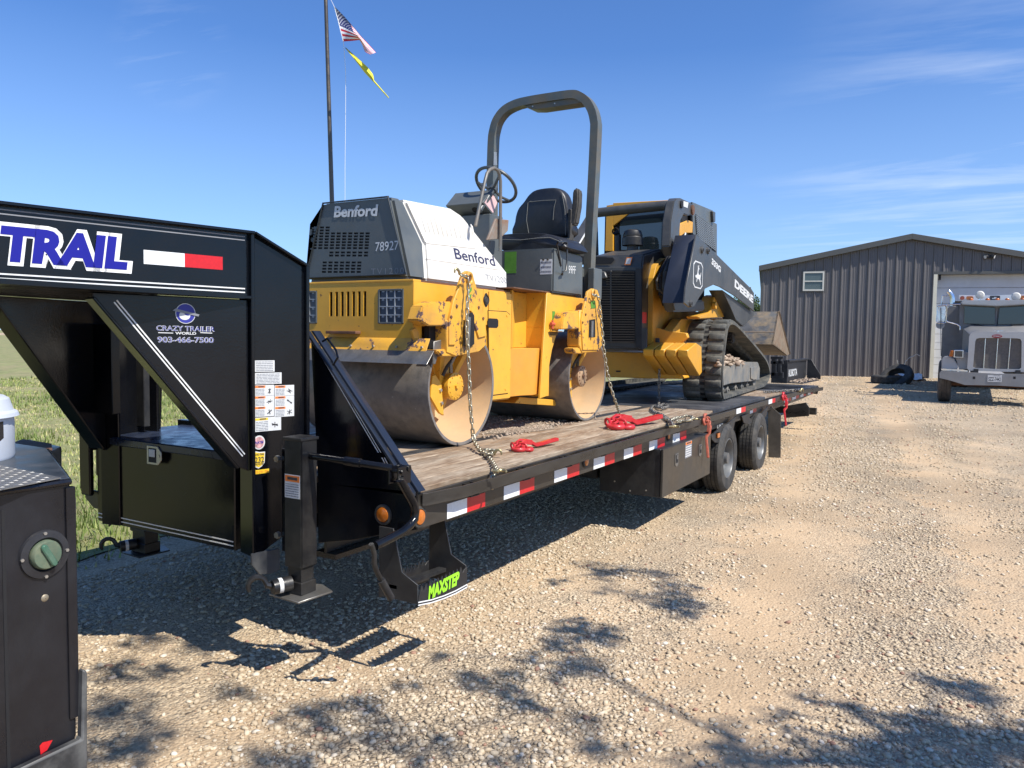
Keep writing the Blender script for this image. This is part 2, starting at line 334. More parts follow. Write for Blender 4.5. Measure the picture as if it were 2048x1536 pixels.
def sticker(org, u, v, w, h, parent, m=None, head=None, headh=.22, lines=5, pic=None, name='warning_sticker', ink=None, t=.0012, seed=1, label=None, hw=1.0):
    """printed label: base sheet, coloured head band, rows of small print, a little pictogram"""
    rnd = random.Random(seed); u = Vector(u).normalized(); v = Vector(v).normalized(); n = u.cross(v); org = Vector(org)
    mb = MB(); q = [org, org+u*w, org+u*w+v*h, org+v*h]; mb.ext(q, n*t); base = mb.build(name, m or LBL, parent, smooth=0, label=label)
    def rect(mm, a, b, c, d, k=2):
        mm.ext([org+u*a+v*b+n*t, org+u*c+v*b+n*t, org+u*c+v*d+n*t, org+u*a+v*d+n*t], n*(.0004*k))
    top = h*.96
    if head:
        hb = MB(); rect(hb, w*.03, h*(1-headh), w*(.03+.94*hw), h*.96); hb.build('header_band', head, base, smooth=0); top = h*(1-headh-.05)
        hb = MB(); rect(hb, w*.18, h*(1-headh*.75), w*(.03+.8*hw), h*(1-headh*.35), 3); hb.build('header_print', INK, base, smooth=0)
    if lines:
        lb = MB(); pw = w*(.5 if pic else .92)
        for i in range(lines):
            y = top-(i+.8)*(top-h*.05)/lines; x = w*.05
            while x < pw:
                l = rnd.uniform(.06, .22)*w; rect(lb, x, y, min(x+l, pw), y+(top-h*.05)/lines*.42); x += l+w*.02
        lb.build('small_print', ink or GINK, base, smooth=0)
    if pic:
        pb = MB(); cx, cy = w*.76, h*.42
        for k in range(4):
            a = rnd.uniform(0, pi); L = h*rnd.uniform(.18, .32); dx, dy = cos(a)*L, sin(a)*L; wx, wy = -sin(a)*h*.03, cos(a)*h*.03
            pb.ext([org+u*(cx-dx-wx)+v*(cy-dy-wy)+n*t, org+u*(cx+dx-wx)+v*(cy+dy-wy)+n*t, org+u*(cx+dx+wx)+v*(cy+dy+wy)+n*t, org+u*(cx-dx+wx)+v*(cy-dy+wy)+n*t], n*.0006)
        pb.build('pictogram', INK, base, smooth=0)
    return base
X3, Y3, Z3 = Vector((1, 0, 0)), Vector((0, 1, 0)), Vector((0, 0, 1))
# ================================================================== SETTING
def ground_mat():
    m = bpy.data.materials.new('pea_gravel_and_sand'); m.use_nodes = True; t = m.node_tree; b = t.nodes['Principled BSDF']
    co = _n(t, 'ShaderNodeTexCoord')
    vo = _n(t, 'ShaderNodeTexVoronoi'); vo.inputs['Scale'].default_value = 60; t.links.new(co.outputs['Object'], vo.inputs['Vector'])
    vo2 = _n(t, 'ShaderNodeTexVoronoi'); vo2.inputs['Scale'].default_value = 27; t.links.new(co.outputs['Object'], vo2.inputs['Vector'])
    sc = _n(t, 'ShaderNodeSeparateColor'); t.links.new(vo.outputs['Color'], sc.inputs[0])
    r = _n(t, 'ShaderNodeValToRGB'); e = r.color_ramp.elements; e[0].position = 0; e[0].color = (.25, .185, .12, 1); e[1].position = 1; e[1].color = (.58, .47, .315, 1)
    k = e.new(.35); k.color = (.385, .30, .20, 1); k = e.new(.7); k.color = (.46, .365, .245, 1)
    t.links.new(sc.outputs[0], r.inputs[0])
    # sandy wheel tracks running along the drive, soft patches elsewhere
    mp = _n(t, 'ShaderNodeMapping'); mp.inputs['Rotation'].default_value = (0, 0, radians(6)); mp.inputs['Scale'].default_value = (.75, .10, 1); t.links.new(co.outputs['Object'], mp.inputs[0])
    n1 = _n(t, 'ShaderNodeTexNoise'); n1.inputs['Scale'].default_value = 1.2; n1.inputs['Detail'].default_value = 7; n1.inputs['Roughness'].default_value = .6; t.links.new(mp.outputs[0], n1.inputs['Vector'])
    n2 = _n(t, 'ShaderNodeTexNoise'); n2.inputs['Scale'].default_value = 1.7; n2.inputs['Detail'].default_value = 8; n2.inputs['Roughness'].default_value = .65; t.links.new(co.outputs['Object'], n2.inputs['Vector'])
    ad = _n(t, 'ShaderNodeMath', operation='ADD'); t.links.new(n1.outputs[0], ad.inputs[0]); t.links.new(n2.outputs[0], ad.inputs[1])
    mr = _n(t, 'ShaderNodeMapRange'); mr.inputs[1].default_value = .92; mr.inputs[2].default_value = 1.16; mr.inputs[3].default_value = .05; mr.inputs[4].default_value = .62; t.links.new(ad.outputs[0], mr.inputs[0])
    sx = _n(t, 'ShaderNodeSeparateXYZ'); t.links.new(co.outputs['Object'], sx.inputs[0])
    def M(op, a, b):
        q = _n(t, 'ShaderNodeMath', operation=op)
        for i_, v in enumerate((a, b)):
            if isinstance(v, (int, float)): q.inputs[i_].default_value = v
            else: t.links.new(v, q.inputs[i_])
        return q.outputs[0]
    tt = M('ADD', M('ADD', sx.outputs[0], M('MULTIPLY', sx.outputs[1], .135)), M('MULTIPLY', M('SUBTRACT', n2.outputs[0], .5), 1.1))
    ln = None
    for c_ in (-.42, 1.25):
        d_ = M('ABSOLUTE', M('SUBTRACT', tt, c_), 0); r_ = _n(t, 'ShaderNodeMapRange', interpolation_type='SMOOTHSTEP'); r_.inputs[1].default_value = .45; r_.inputs[2].default_value = .08
        t.links.new(d_, r_.inputs[0]); ln = r_.outputs[0] if ln is None else M('MAXIMUM', ln, r_.outputs[0])
    ff_ = M('MINIMUM', M('ADD', mr.outputs[0], M('MULTIPLY', ln, .45)), .85)
    mx = _n(t, 'ShaderNodeMixRGB'); mx.inputs[2].default_value = (.50, .355, .21, 1); t.links.new(ff_, mx.inputs[0]); t.links.new(r.outputs[0], mx.inputs[1])
    n3 = _n(t, 'ShaderNodeTexNoise'); n3.inputs['Scale'].default_value = .55; n3.inputs['Detail'].default_value = 6; t.links.new(co.outputs['Object'], n3.inputs['Vector'])
    r3 = _n(t, 'ShaderNodeMapRange'); r3.inputs[1].default_value = .35; r3.inputs[2].default_value = .65; r3.inputs[3].default_value = .80; r3.inputs[4].default_value = 1.15; t.links.new(n3.outputs[0], r3.inputs[0])
    sv = _n(t, 'ShaderNodeVectorMath', operation='SCALE'); t.links.new(mx.outputs[0], sv.inputs[0]); t.links.new(r3.outputs[0], sv.inputs['Scale'])
    t.links.new(sv.outputs[0], b.inputs['Base Color']); b.inputs['Roughness'].default_value = .92
    inv = _n(t, 'ShaderNodeMath', operation='SUBTRACT'); inv.inputs[0].default_value = 1; t.links.new(vo.outputs['Distance'], inv.inputs[1])
    inv2 = _n(t, 'ShaderNodeMath', operation='MULTIPLY_ADD'); t.links.new(vo2.outputs['Distance'], inv2.inputs[0]); inv2.inputs[1].default_value = -.8; t.links.new(inv.outputs[0], inv2.inputs[2])
    bs = _n(t, 'ShaderNodeMapRange'); bs.inputs[3].default_value = 1.0; bs.inputs[4].default_value = .25; t.links.new(ff_, bs.inputs[0])
    bb = _n(t, 'ShaderNodeBump'); bb.inputs['Distance'].default_value = .017; t.links.new(bs.outputs[0], bb.inputs['Strength'])
    t.links.new(inv2.outputs[0], bb.inputs['Height']); t.links.new(bb.outputs[0], b.inputs['Normal']); return m
GRAV = ground_mat()
def grass_edge(y): return -5.15 - .35*sin(y*.5) - .25*sin(y*1.7+1) - max(0, y-6)*.05
def sheet(name, xs, ys, f, m, keep=lambda x, y: True):
    mb = MB(); n = len(ys)
    mb.v = [Vector((x, y, f(x, y))) for x in xs for y in ys]
    mb.f = [(i*n+j, (i+1)*n+j, (i+1)*n+j+1, i*n+j+1) for i in range(len(xs)-1) for j in range(n-1) if keep(xs[i], ys[j])]
    return mb.build(name, m, None, smooth=60, recalc=False, kind='structure')
def gsurf(x, y):
    h = gz(x, y)
    if -9 < x < 12 and -4 < y < 26:
        h += .014*(noise.noise(Vector((x*.9, y*.5, 0)))) + .006*noise.noise(Vector((x*4, y*4, 3)))
    return h
xs = [-900, -300, -120, -60, -30, -18, -12] + [ -9+.15*i for i in range(0, 100)] + [6.2, 7, 8, 10, 14, 20, 40, 120, 400, 900]
ys = [-900, -200, -60, -20, -8, -4, -2] + [-1+.15*i for i in range(0, 110)] + [16, 17, 18, 19, 20, 22, 24, 27, 30, 34, 40, 48, 60, 68, 90, 140, 300, 900, 1400]
sheet('gravel_yard', xs, ys, gsurf, GRAV)
GRASSG = mat('grass_turf_soil', (.20, .215, .075), .95, var=.35, vscale=3, bump=.6, bscale=60, dirt=(.30, .235, .13), dscale=1.6, damt=.75)
mb = MB(); ysg = [-60, -20, -8, -3] + [-1+.4*i for i in range(70)] + [30, 40, 60, 90, 150, 400, 1200]
rows = []
for y in ysg:
    e = grass_edge(y) if -6 < y < 30 else -7
    rows.append([Vector((x, y, gsurf(x, y)+.012)) for x in (e, e-.3, e-1, e-2.5, e-5, e-9, e-16, e-30, e-60, e-150, e-500, -1200)])
mb.v = [p for r in rows for p in r]; k = 12
mb.f = [(i*k+j, (i+1)*k+j, (i+1)*k+j+1, i*k+j+1) for i in range(len(rows)-1) for j in range(k-1)]
mb.build('grass_field', GRASSG, None, smooth=60, recalc=False, kind='structure')

def np_object(name, V, Fc, nper, m, attr=None, kind='stuff', label=None, cat=None, smooth=False):
    me = bpy.data.meshes.new(name); me.vertices.add(len(V)); me.vertices.foreach_set('co', V.astype(np.float32).ravel())
    nf = len(Fc); me.loops.add(nf*nper); me.loops.foreach_set('vertex_index', Fc.astype(np.int32).ravel())
    me.polygons.add(nf); me.polygons.foreach_set('loop_start', np.arange(0, nf*nper, nper, dtype=np.int32)); me.polygons.foreach_set('loop_total', np.full(nf, nper, dtype=np.int32))
    me.update(calc_edges=True)
    if attr is not None:
        a = me.attributes.new('tone', 'FLOAT', 'POINT'); a.data.foreach_set('value', attr.astype(np.float32))
    if smooth: me.polygons.foreach_set('use_smooth', np.ones(nf, dtype=bool))
    me.materials.append(m); o = bpy.data.objects.new(name, me); COL.objects.link(o); o['kind'] = kind; MW[o.name] = I4
    if label: o['label'] = label
    if cat: o['category'] = cat
    return o
def tone_mat(name, stops, rough=.85, sub=0):
    m = bpy.data.materials.new(name); m.use_nodes = True; t = m.node_tree; b = t.nodes['Principled BSDF']
    a = _n(t, 'ShaderNodeAttribute', attribute_name='tone'); r = _n(t, 'ShaderNodeValToRGB'); e = r.color_ramp.elements
    e[0].position = stops[0][0]; e[0].color = (*stops[0][1], 1); e[1].position = stops[-1][0]; e[1].color = (*stops[-1][1], 1)
    for p, c in stops[1:-1]: k = e.new(p); k.color = (*c, 1)
    t.links.new(a.outputs['Fac'], r.inputs[0]); t.links.new(r.outputs[0], b.inputs['Base Color']); b.inputs['Roughness'].default_value = rough; return m
STN = tone_mat('loose_gravel_stone', [(0, (.20, .15, .105)), (.12, (.34, .255, .165)), (.4, (.46, .36, .235)), (.75, (.55, .45, .31)), (.96, (.66, .59, .48)), (1, (.32, .18, .12))], .8)
# icosahedron pebble
ph = (1+sqrt(5))/2
ICO = np.array([(-1, ph, 0), (1, ph, 0), (-1, -ph, 0), (1, -ph, 0), (0, -1, ph), (0, 1, ph), (0, -1, -ph), (0, 1, -ph), (ph, 0, -1), (ph, 0, 1), (-ph, 0, -1), (-ph, 0, 1)])/sqrt(1+ph*ph)
ICF = np.array([(0, 11, 5), (0, 5, 1), (0, 1, 7), (0, 7, 10), (0, 10, 11), (1, 5, 9), (5, 11, 4), (11, 10, 2), (10, 7, 6), (7, 1, 8), (3, 9, 4), (3, 4, 2), (3, 2, 6), (3, 6, 8), (3, 8, 9), (4, 9, 5), (2, 4, 11), (6, 2, 10), (8, 6, 7), (9, 8, 1)])
def stones(P, size, rng):
    n = len(P); S = size[:, None]*np.stack([rng.uniform(.8, 1.45, n), rng.uniform(.7, 1.1, n), rng.uniform(.4, .75, n)], 1)*.5
    V = ICO[None]*S[:, None, :]*rng.uniform(.82, 1.18, (n, 12, 1)); a = rng.uniform(0, 2*pi, n); c, s_ = np.cos(a)[:, None], np.sin(a)[:, None]
    x = V[:, :, 0]*c-V[:, :, 1]*s_; y = V[:, :, 0]*s_+V[:, :, 1]*c
    tl = rng.uniform(-.35, .35, n)[:, None]; z = V[:, :, 2]+x*tl; V = np.stack([x, y, z], 2)+P[:, None, :]
    return V.reshape(-1, 3), (ICF[None]+(np.arange(n)*12)[:, None, None]).reshape(-1, 3), n
rng = np.random.default_rng(3)
def scatter(n, y0, y1, x0, x1, smin, smax, pw=2.0):
    x = rng.uniform(x0, x1, n); y = rng.uniform(y0, y1, n)
    ax = np.degrees(np.arctan2(-x, y)); keep = (ax > -7) & (ax < 66)        # the sector the drive is seen in, with a margin
    nz_ = np.array([noise.noise(Vector((a*.85, b*.22, 5))) + .6*noise.noise(Vector((a*1.7, b*1.7, 9))) for a, b in zip(x, y)])
    keep &= rng.uniform(0, 1, n) < np.clip(.72-1.5*nz_, .10, 1)
    tl_ = x+.135*y; lane = np.maximum(np.exp(-((tl_+.42)/.30)**2), np.exp(-((tl_-1.25)/.30)**2)); keep &= rng.uniform(0, 1, n) > .72*lane
    keep &= ~((x < -5.3))
    x, y = x[keep], y[keep]; s = smin+(smax-smin)*rng.uniform(0, 1, len(x))**pw
    z = np.array([gsurf(a, b) for a, b in zip(x, y)])+s*.10
    return np.stack([x, y, z], 1), s
parts = []
for a in ((62000, .7, 4.2, -5.2, 1.2, .008, .036, 3.0), (48000, 4.2, 8.5, -5.2, 2.0, .011, .036, 2.6), (36000, 8.5, 17, -4.5, 4.0, .016, .042, 2.2), (26000, 17, 33, -9, 4.0, .026, .060, 2.0)):
    P, s = scatter(*a); parts.append((P, s))
P = np.concatenate([p for p, _ in parts]); s = np.concatenate([q for _, q in parts])
V, Fc, n = stones(P, s, rng); tone = np.repeat(np.clip(rng.normal(.58, .2, n), 0, 1), 12)
np_object('loose_gravel', V, Fc, 3, STN, tone, 'stuff', 'loose pale tan gravel stones scattered over the drive', 'gravel')
# grass blades
BLD = tone_mat('grass_blade', [(0, (.10, .15, .03)), (.35, (.20, .26, .055)), (.65, (.34, .36, .11)), (.85, (.50, .43, .19)), (1, (.55, .46, .25))], .7)
n = 150000; x = -5.0-22*rng.uniform(0, 1, n)**1.9; y = rng.uniform(1.5, 26, n)
ax = np.degrees(np.arctan2(-x, y)); ok = (ax > 25) & (ax < 72)
edge = np.array([grass_edge(v) for v in y]); ok &= x < edge+rng.uniform(-.5, .25, n); x, y = x[ok], y[ok]; n = len(x)
pn = np.array([noise.noise(Vector((a*.55, b*.55, 2)))+.5*noise.noise(Vector((a*2.2, b*2.2, 7))) for a, b in zip(x, y)])
h = np.clip(rng.uniform(.03, .10, n)*(1-1.3*pn), .012, .17); z = np.array([gz(a, b) for a, b in zip(x, y)])+.008
az_ = rng.uniform(0, 2*pi, n); w = rng.uniform(.003, .007, n)*(1+np.hypot(x, y)*.05); lean = rng.uniform(.1, .95, n)*h
dx, dy = np.cos(az_), np.sin(az_)
p0 = np.stack([x-dy*w, y+dx*w, z], 1); p1 = np.stack([x+dy*w, y-dx*w, z], 1); p2 = np.stack([x+dx*lean, y+dy*lean, z+h], 1)
V = np.stack([p0, p1, p2], 1).reshape(-1, 3); tone = np.repeat(np.clip(rng.normal(.42, .2, n)+.9*pn, 0, 1), 3)
np_object('grass_blades', V, np.arange(3*n).reshape(-1, 3), 3, BLD, tone, 'stuff', 'short patchy green and straw coloured grass beyond the trailer', 'grass')
# ================================================================== GOOSENECK TRAILER
T = thing('gooseneck_trailer', 'long black flatbed gooseneck trailer with a wooden deck carrying the roller and the track loader', 'trailer', (-3.62, 8.0, 0))
MID = -7.24                                    # mirror sum about the trailer's centre line
DZ = .95                                       # deck height
TH = radians(13.5); NU = Vector((sin(TH), cos(TH), 0)); NN = Vector((cos(TH), -sin(TH), 0)); NA = Vector((-2.9, 3.0, 0))
def sn(x, y, off=0.0): return on_p(x, y, NA+NN*off, NN)
def N(s_, z, off=0.0): return NA+NU*s_+NN*off+Z3*z
def NS(p): return (Vector(p)-NA).dot(NU)
def mirror(p): return Vector((MID-p.x, p.y, p.z))
ZT, ZB = 2.205, 1.873                          # neck beam top and bottom
sC = NS(sn(505, 600)); sR = NS(sn(620, 600)); sF = -3.1
zR = sn(620, 530).z; zbot = sn(503, 1124).z
def neck_side(mir):
    f = mirror if mir else (lambda p: p)
    nm = -NN if not mir else Vector((NN.x, -NN.y, 0))
    inn = (-NN if not mir else Vector((NN.x, NN.y, 0)))   # direction to the inside
    def E(name, pts, off0, th, m=BLK, bevel=.004, **k):
        P_ = [f(Vector(p)+NN*off0) for p in pts]; return MB().ext(P_, (f(Vector(pts[0])+NN*(off0-th))-P_[0])).build(name, m, T, bevel=bevel, **k)
    web = E('neck_web', [N(sF, ZB+.01), N(sC, ZB+.01), N(sC, ZT-.01), N(sF, ZT-.01)], -.028, .012)
    E('neck_top_flange', [N(sF, ZT-.016), N(sC+.02, ZT-.016), N(sC+.02, ZT), N(sF, ZT)], 0, .13)
    E('neck_bottom_flange', [N(sF, ZB), N(sC, ZB), N(sC, ZB+.018), N(sF, ZB+.018)], 0, .13)
    up = E('riser_web', [N(sC+.012, zbot), N(sR-.01, zbot+.16), N(sR-.01, zR-.01), N(sC+.012, ZT-.02)], -.028, .012)
    E('riser_front_flange', [N(sC-.004, zbot+.02), N(sC+.014, zbot+.02), N(sC+.014, ZT-.017), N(sC-.004, ZT-.017)], 0, .13)
    E('riser_rear_flange', [N(sR-.018, zbot+.19), N(sR, zbot+.19), N(sR, zR), N(sR-.018, zR)], 0, .13)
    E('riser_cap_flange', [N(sC+.02, ZT-.016), N(sR, zR-.016), N(sR, zR), N(sC+.02, ZT)], .001, .132)
    g = [sn(190, 592), sn(503, 602), sn(480, 935), sn(470, 925)]
    g = [Vector((p.x, p.y, p.z)) for p in g]
    G = [g[0]+Z3*-.003, N(NS(g[0]), ZB-.002), N(sC-.006, ZB-.002), N(sC-.006, g[2].z-.03), g[2]]
    E('neck_gusset', G, -.03, .012)
    d = (g[2]-g[0]).normalized(); pn_ = NN.cross(d).normalized()
    if pn_.z > 0: pn_ = -pn_
    E('gusset_flange', [g[0], g[2], g[2]+pn_*.014, g[0]+pn_*.014], 0, .10)
    return web, up, g, d, pn_
web, upw, g, gd, gp = neck_side(False)
neck_side(True)
MB().ext([mirror(p) for p in (N(sF, ZB-.001), N(NS(g[0])+.05, ZB-.001), N(NS(g[0])+.05, ZB-.13), N(sF, ZB-.13))], (.02, 0, 0)).build('neck_stiffener', BLK, T)
def stripe(a, b, nrm, wid, updir, parent, name='pinstripe', m=PINS, t=.0016):
    a = Vector(a)+Vector(nrm)*.0005; b = Vector(b)+Vector(nrm)*.0005; w_ = Vector(updir).normalized()*wid
    return MB().ext([a, b, b+w_, a+w_], Vector(nrm)*t).build(name, m, parent, smooth=0)
WO = -.028
for z in (ZB+.030, ZB+.048): stripe(N(sF, z, WO), N(sC-.025, z, WO), NN, .006, Z3, web)
for z in (ZT-.033, ZT-.050): stripe(N(sF, z, WO), N(sC-.025, z, WO), NN, .005, Z3, web, m=GINK)
gi = [o for o in T.children if o.name.startswith('neck_gusset')][0]
for k in (.05, .064):
    a = g[0]+gd*.07-gp*k; b = g[2]-gd*.02-gp*k
    stripe(a+NN*-.03, b+NN*-.03, NN, .006, -gp, gi)
# cross pieces between the two necks, winch plate and the headache frame seen through the opening
B('neck_cross_beam', BLK, T, (-4.0, -3.24, 1.35, 1.47, 1.88, 2.18), (-4.1, -3.1, 2.30, 2.42, 1.90, 2.18))
MB().ext([(-4.08, .2, 1.875), (-3.16, .2, 1.875), (-3.0, 2.6, 1.875), (-4.24, 2.6, 1.875)], (0, 0, .02)).build('neck_belly_plate', BLK, T)
B('bulkhead_plate', BLK, T, (-4.22, -3.02, 2.99, 3.00, .97, 1.08))
a = on_y(210, 672, 2.9); b = on_y(262, 676, 2.9)
B('winch_bracket', BLK, T, (-4.34, on_y(299, 700, 2.95).x, 2.93, 2.97, 1.14, a.z+.0))
B('winch_plate', BLK, T, (-4.33, -4.02, 2.55, 2.60, 1.25, 1.75))
B('far_brace_panel', BLKS, T, (-4.38, on_y(299, 700, 2.9).x, 2.86, 2.9, 1.14, 1.86))
# TRAIL lettering, white edge under blue
p0 = sn(-118, 541, WO); p1 = sn(262, 541, WO)
zb = sn(120, 531, WO).z; zt_ = sn(120, 462, WO).z; hh = zt_-zb
sL = NS(sn(0, 520, WO)); sE = NS(sn(252, 540, WO))
for s_, e_ in ((0, 0),):
    text('TRAIL', N(sL-.006, zb+.005, WO+.0022), NU, Z3, hh*.95, WHT, web, w=(sE-sL)+.034, off=.10, shear=.12, name='lettering_outline')
    text('TRAIL', N(sL+.002, zb+.010, WO+.0036), NU, Z3, hh*.88, BLU, web, w=(sE-sL)+.004, off=.052, shear=.12)
    text('LOAD', N(sL-.40, zb+.01, WO+.0022), NU, Z3, hh*.90, GINK, web, w=.375, off=.05, shear=.12)
# red and white reflector on the neck
sa, sb, sc_ = NS(sn(287, 512, WO)), NS(sn(369, 520, WO)), NS(sn(445, 527, WO)); z0, z1 = sn(369, 534, WO).z, sn(369, 507, WO).z
stripe(N(sa, z0, WO), N(sb, z0, WO), NN, z1-z0, Z3, web, 'reflector', REFW); stripe(N(sb, z0, WO), N(sc_, z0, WO), NN, z1-z0, Z3, web, 'reflector', REFR)
# dealer logo on the gusset
def GN(x, y, o=.0): return sn(x, y, -.03+o)
def disc(c, r, u, v, n_, m, parent, name, t=.0008, k=28, sy=1.0):
    return MB().ext([Vector(c)+Vector(u)*r*cos(2*pi*i/k)+Vector(v)*r*sy*sin(2*pi*i/k) for i in range(k)], Vector(n_)*t).build(name, m, parent, smooth=0)
c = GN(371, 627); rr = (GN(391, 627)-c).length
disc(c, rr, NU, Z3, NN, LBL, gi, 'logo_ring'); disc(c+NN*.001, rr*.93, NU, Z3, NN, mat('logo_blue', (.03, .035, .28), .5), gi, 'logo_globe')
disc(c+NN*.002-Z3*rr*.2-NU*rr*.1, rr*.55, NU, Z3, NN, LBL, gi, 'logo_land', sy=.8); disc(c+NN*.003+NU*rr*.2+Z3*rr*.05, rr*.35, NU, Z3, NN, MATS['logo_blue'], gi, 'logo_sea', sy=.7)
MB().ext([GN(344, 621)+NN*.004, GN(350, 617)+NN*.004, GN(398, 629)+NN*.004, GN(396, 633)+NN*.004], NN*.001).build('logo_band', GINK, gi, smooth=0)
def gtext(s, x0, x1, yb, yt, m, off=.03, o=.0016, **k):
    a = GN(x0, yb); b = GN(x1, yb); text(s, Vector((a.x, a.y, GN((x0+x1)/2, yb).z))+NN*o, NU, Z3, GN(x0, yt).z-a.z, m, gi, w=(b-a).length, off=off, **k)
gtext('CRAZY TRAILER', 312, 429, 662, 652, LBL, .03); gtext('CRAZY TRAILER', 312.5, 428.5, 662, 652, MATS['logo_blue'], -.012, .0026)
gtext('WORLD', 350, 392, 669, 664, LBL, .03); gtext('903-466-7500', 314, 427, 685, 674, LBL, .03); gtext('903-466-7500', 314.5, 426.5, 685, 674, MATS['logo_blue'], -.012, .0026)
for x0, x1 in ((316, 346), (400, 424)): MB().ext([GN(x0, 666)+NN*.001, GN(x1, 667)+NN*.001, GN(x1, 665.4)+NN*.001, GN(x0, 664.4)+NN*.001], NN*.001).build('logo_rule', LBL, gi, smooth=0)
# stickers on the riser web
def ST(x0, y0, x1, y1, **k):
    a = sn(x0, y1, WO); b = sn(x1, y1, WO); c_ = sn(x0, y0, WO)
    return sticker(a, NU, Z3, (Vector((b.x, b.y, 0))-Vector((a.x, a.y, 0))).length, c_.z-a.z, upw, **k)
ST(510, 721, 549, 744, lines=6, name='serial_plate', seed=3); ST(510, 746, 563, 769, lines=7, name='rating_label', seed=4)
for j, yy in enumerate((771, 792.5, 813.5)):
    for i, xx in enumerate((509, 549)): ST(xx, yy, xx+39, yy+21, head=ORL, headh=.24, lines=5, pic=True, seed=10+j*2+i, hw=.55)
ST(509, 836, 562, 864, head=YLL, headh=.2, lines=6, pic=True, seed=21, hw=.5)
a, b = sn(509, 838, WO), sn(540, 838, WO)
c = sn(518, 885, WO); disc(c, .032, NU, Z3, NN, LBL, upw, 'round_decal', sy=1.1); disc(c+NN*.001, .026, NU, Z3, NN, mat('decal_red_white', (.55, .30, .30), .5, var=.6, vscale=60), upw, 'round_decal', sy=1.1)
text('NATM', c+NN*.0022-NU*.022-Z3*.006, NU, Z3, .013, MATS['logo_blue'], upw, w=.044, off=.03, shear=.1)
sh = [(508, 902), (519, 904), (530, 903), (529, 925), (524, 932), (517, 937), (509, 934)]
MB().ext([sn(x, y, WO) for x, y in sh], NN*.001).build('protection_shield', LBL, upw, smooth=0)
cx = sum(p[0] for p in sh)/7; cy = sum(p[1] for p in sh)/7
MB().ext([sn(cx+(x-cx)*.86, cy+(y-cy)*.86, WO)+NN*.001 for x, y in sh], NN*.001).build('shield_field', YLL, upw, smooth=0)
text('232', sn(509, 926, WO)+NN*.0025, NU, Z3, .028, INK, upw, w=.05, off=.02); text('LOAD TRAIL', sn(509, 911.5, WO)+NN*.0025, NU, Z3, .010, INK, upw, w=.05, off=.02)
text('PROTECTED', sn(510, 931, WO)+NN*.0025, NU, Z3, .009, INK, upw, w=.046, off=.02)
q = [sn(x, y, WO) for x, y in ((508, 949), (538, 945), (538, 937), (508, 941))]
MB().ext(q, NN*.001).build('phone_sticker', YLL, upw, smooth=0); text('833-278-1206', q[0]+NN*.002+Z3*.004, NU, Z3, .013, ORL, upw, w=(q[1]-q[0]).length*.94)
# dusty toe plate under the riser
q = [(503, 1108), (559, 1097), (560, 1138), (548, 1145), (520, 1150), (504, 1130)]
MB().ext([sn(x, y, .002) for x, y in q], -NN*.012).build('riser_toe_plate', mat('dusty_toe_plate', (.05, .052, .055), .6, var=.3, dirt=(.16, .16, .15), damt=.6, chip=(.5, .5, .48), chipamt=.7, chipscale=30), T, bevel=.002)

# front tool box between the risers
YF = 2.66
bx0 = on_y(193, 900, YF).x; bx1 = on_y(470, 1100, YF).x; zb0 = on_y(330, 1071, YF).z; zt0 = on_y(193, 874, YF).z
FB = B('front_tool_box', BLK, T, (bx0, bx1, YF, 3.32, zb0, zt0), bevel=.006)
YL = YF-.025
lid = MB().ext([(bx0-.02, YL, zt0-.03), (bx0-.02, 3.36, zt0-.03), (bx0-.02, 3.36, zt0+.02), (bx0-.02, YL, zt0+.015)], (bx1-bx0+.03, 0, 0)).build('box_lid', mat('sky_tinted_black_lid', (.018, .026, .05), .22, var=.2, dirt=(.06, .07, .09), damt=.4, dscale=8), T, bevel=.006)  # black lid; blue in its colour stands in for reflected sky
for k in (.022, .044): stripe((bx0+.01, YF-.001, zb0+k), (bx1-.01, YF-.001, zb0+k), (0, -1, 0), .006, Z3, FB)
lx = on_y(304, 895, YF).x; lx2 = on_y(333, 905, YF).x; lz = on_y(318, 928, YF).z; lz2 = on_y(318, 891, YF).z
w_ = lx2-lx
lt = MB().ext([(lx, YL-.002, lz), (lx+w_*.75, YL-.002, lz), (lx2, YL-.002, lz+(lz2-lz)*.3), (lx2, YL-.002, lz+(lz2-lz)*.7), (lx+w_*.75, YL-.002, lz2), (lx, YL-.002, lz2)], (0, -.006, 0)).build('paddle_latch', mat('bright_latch', (.45, .44, .40), .35, metal=.5), FB, bevel=.002)
B('latch_recess', DARK, lt, (lx+w_*.14, lx+w_*.66, YL-.0095, YL-.0082, lz+.012, lz2-.012), bevel=0); B('latch_paddle', LBL, lt, (lx+w_*.2, lx+w_*.6, YL-.013, YL-.0100, lz+(lz2-lz)*.42, lz2-.018), bevel=.001)
MB().cyl((lx2-w_*.16, YL-.008, (lz+lz2)/2), (lx2-w_*.16, YL-.012, (lz+lz2)/2), .008).build('latch_lock', BOLT, lt)
B('lid_stop', BLK, T, (-4.42, -4.28, 3.25, 3.3, zt0-.02, zt0+.05))

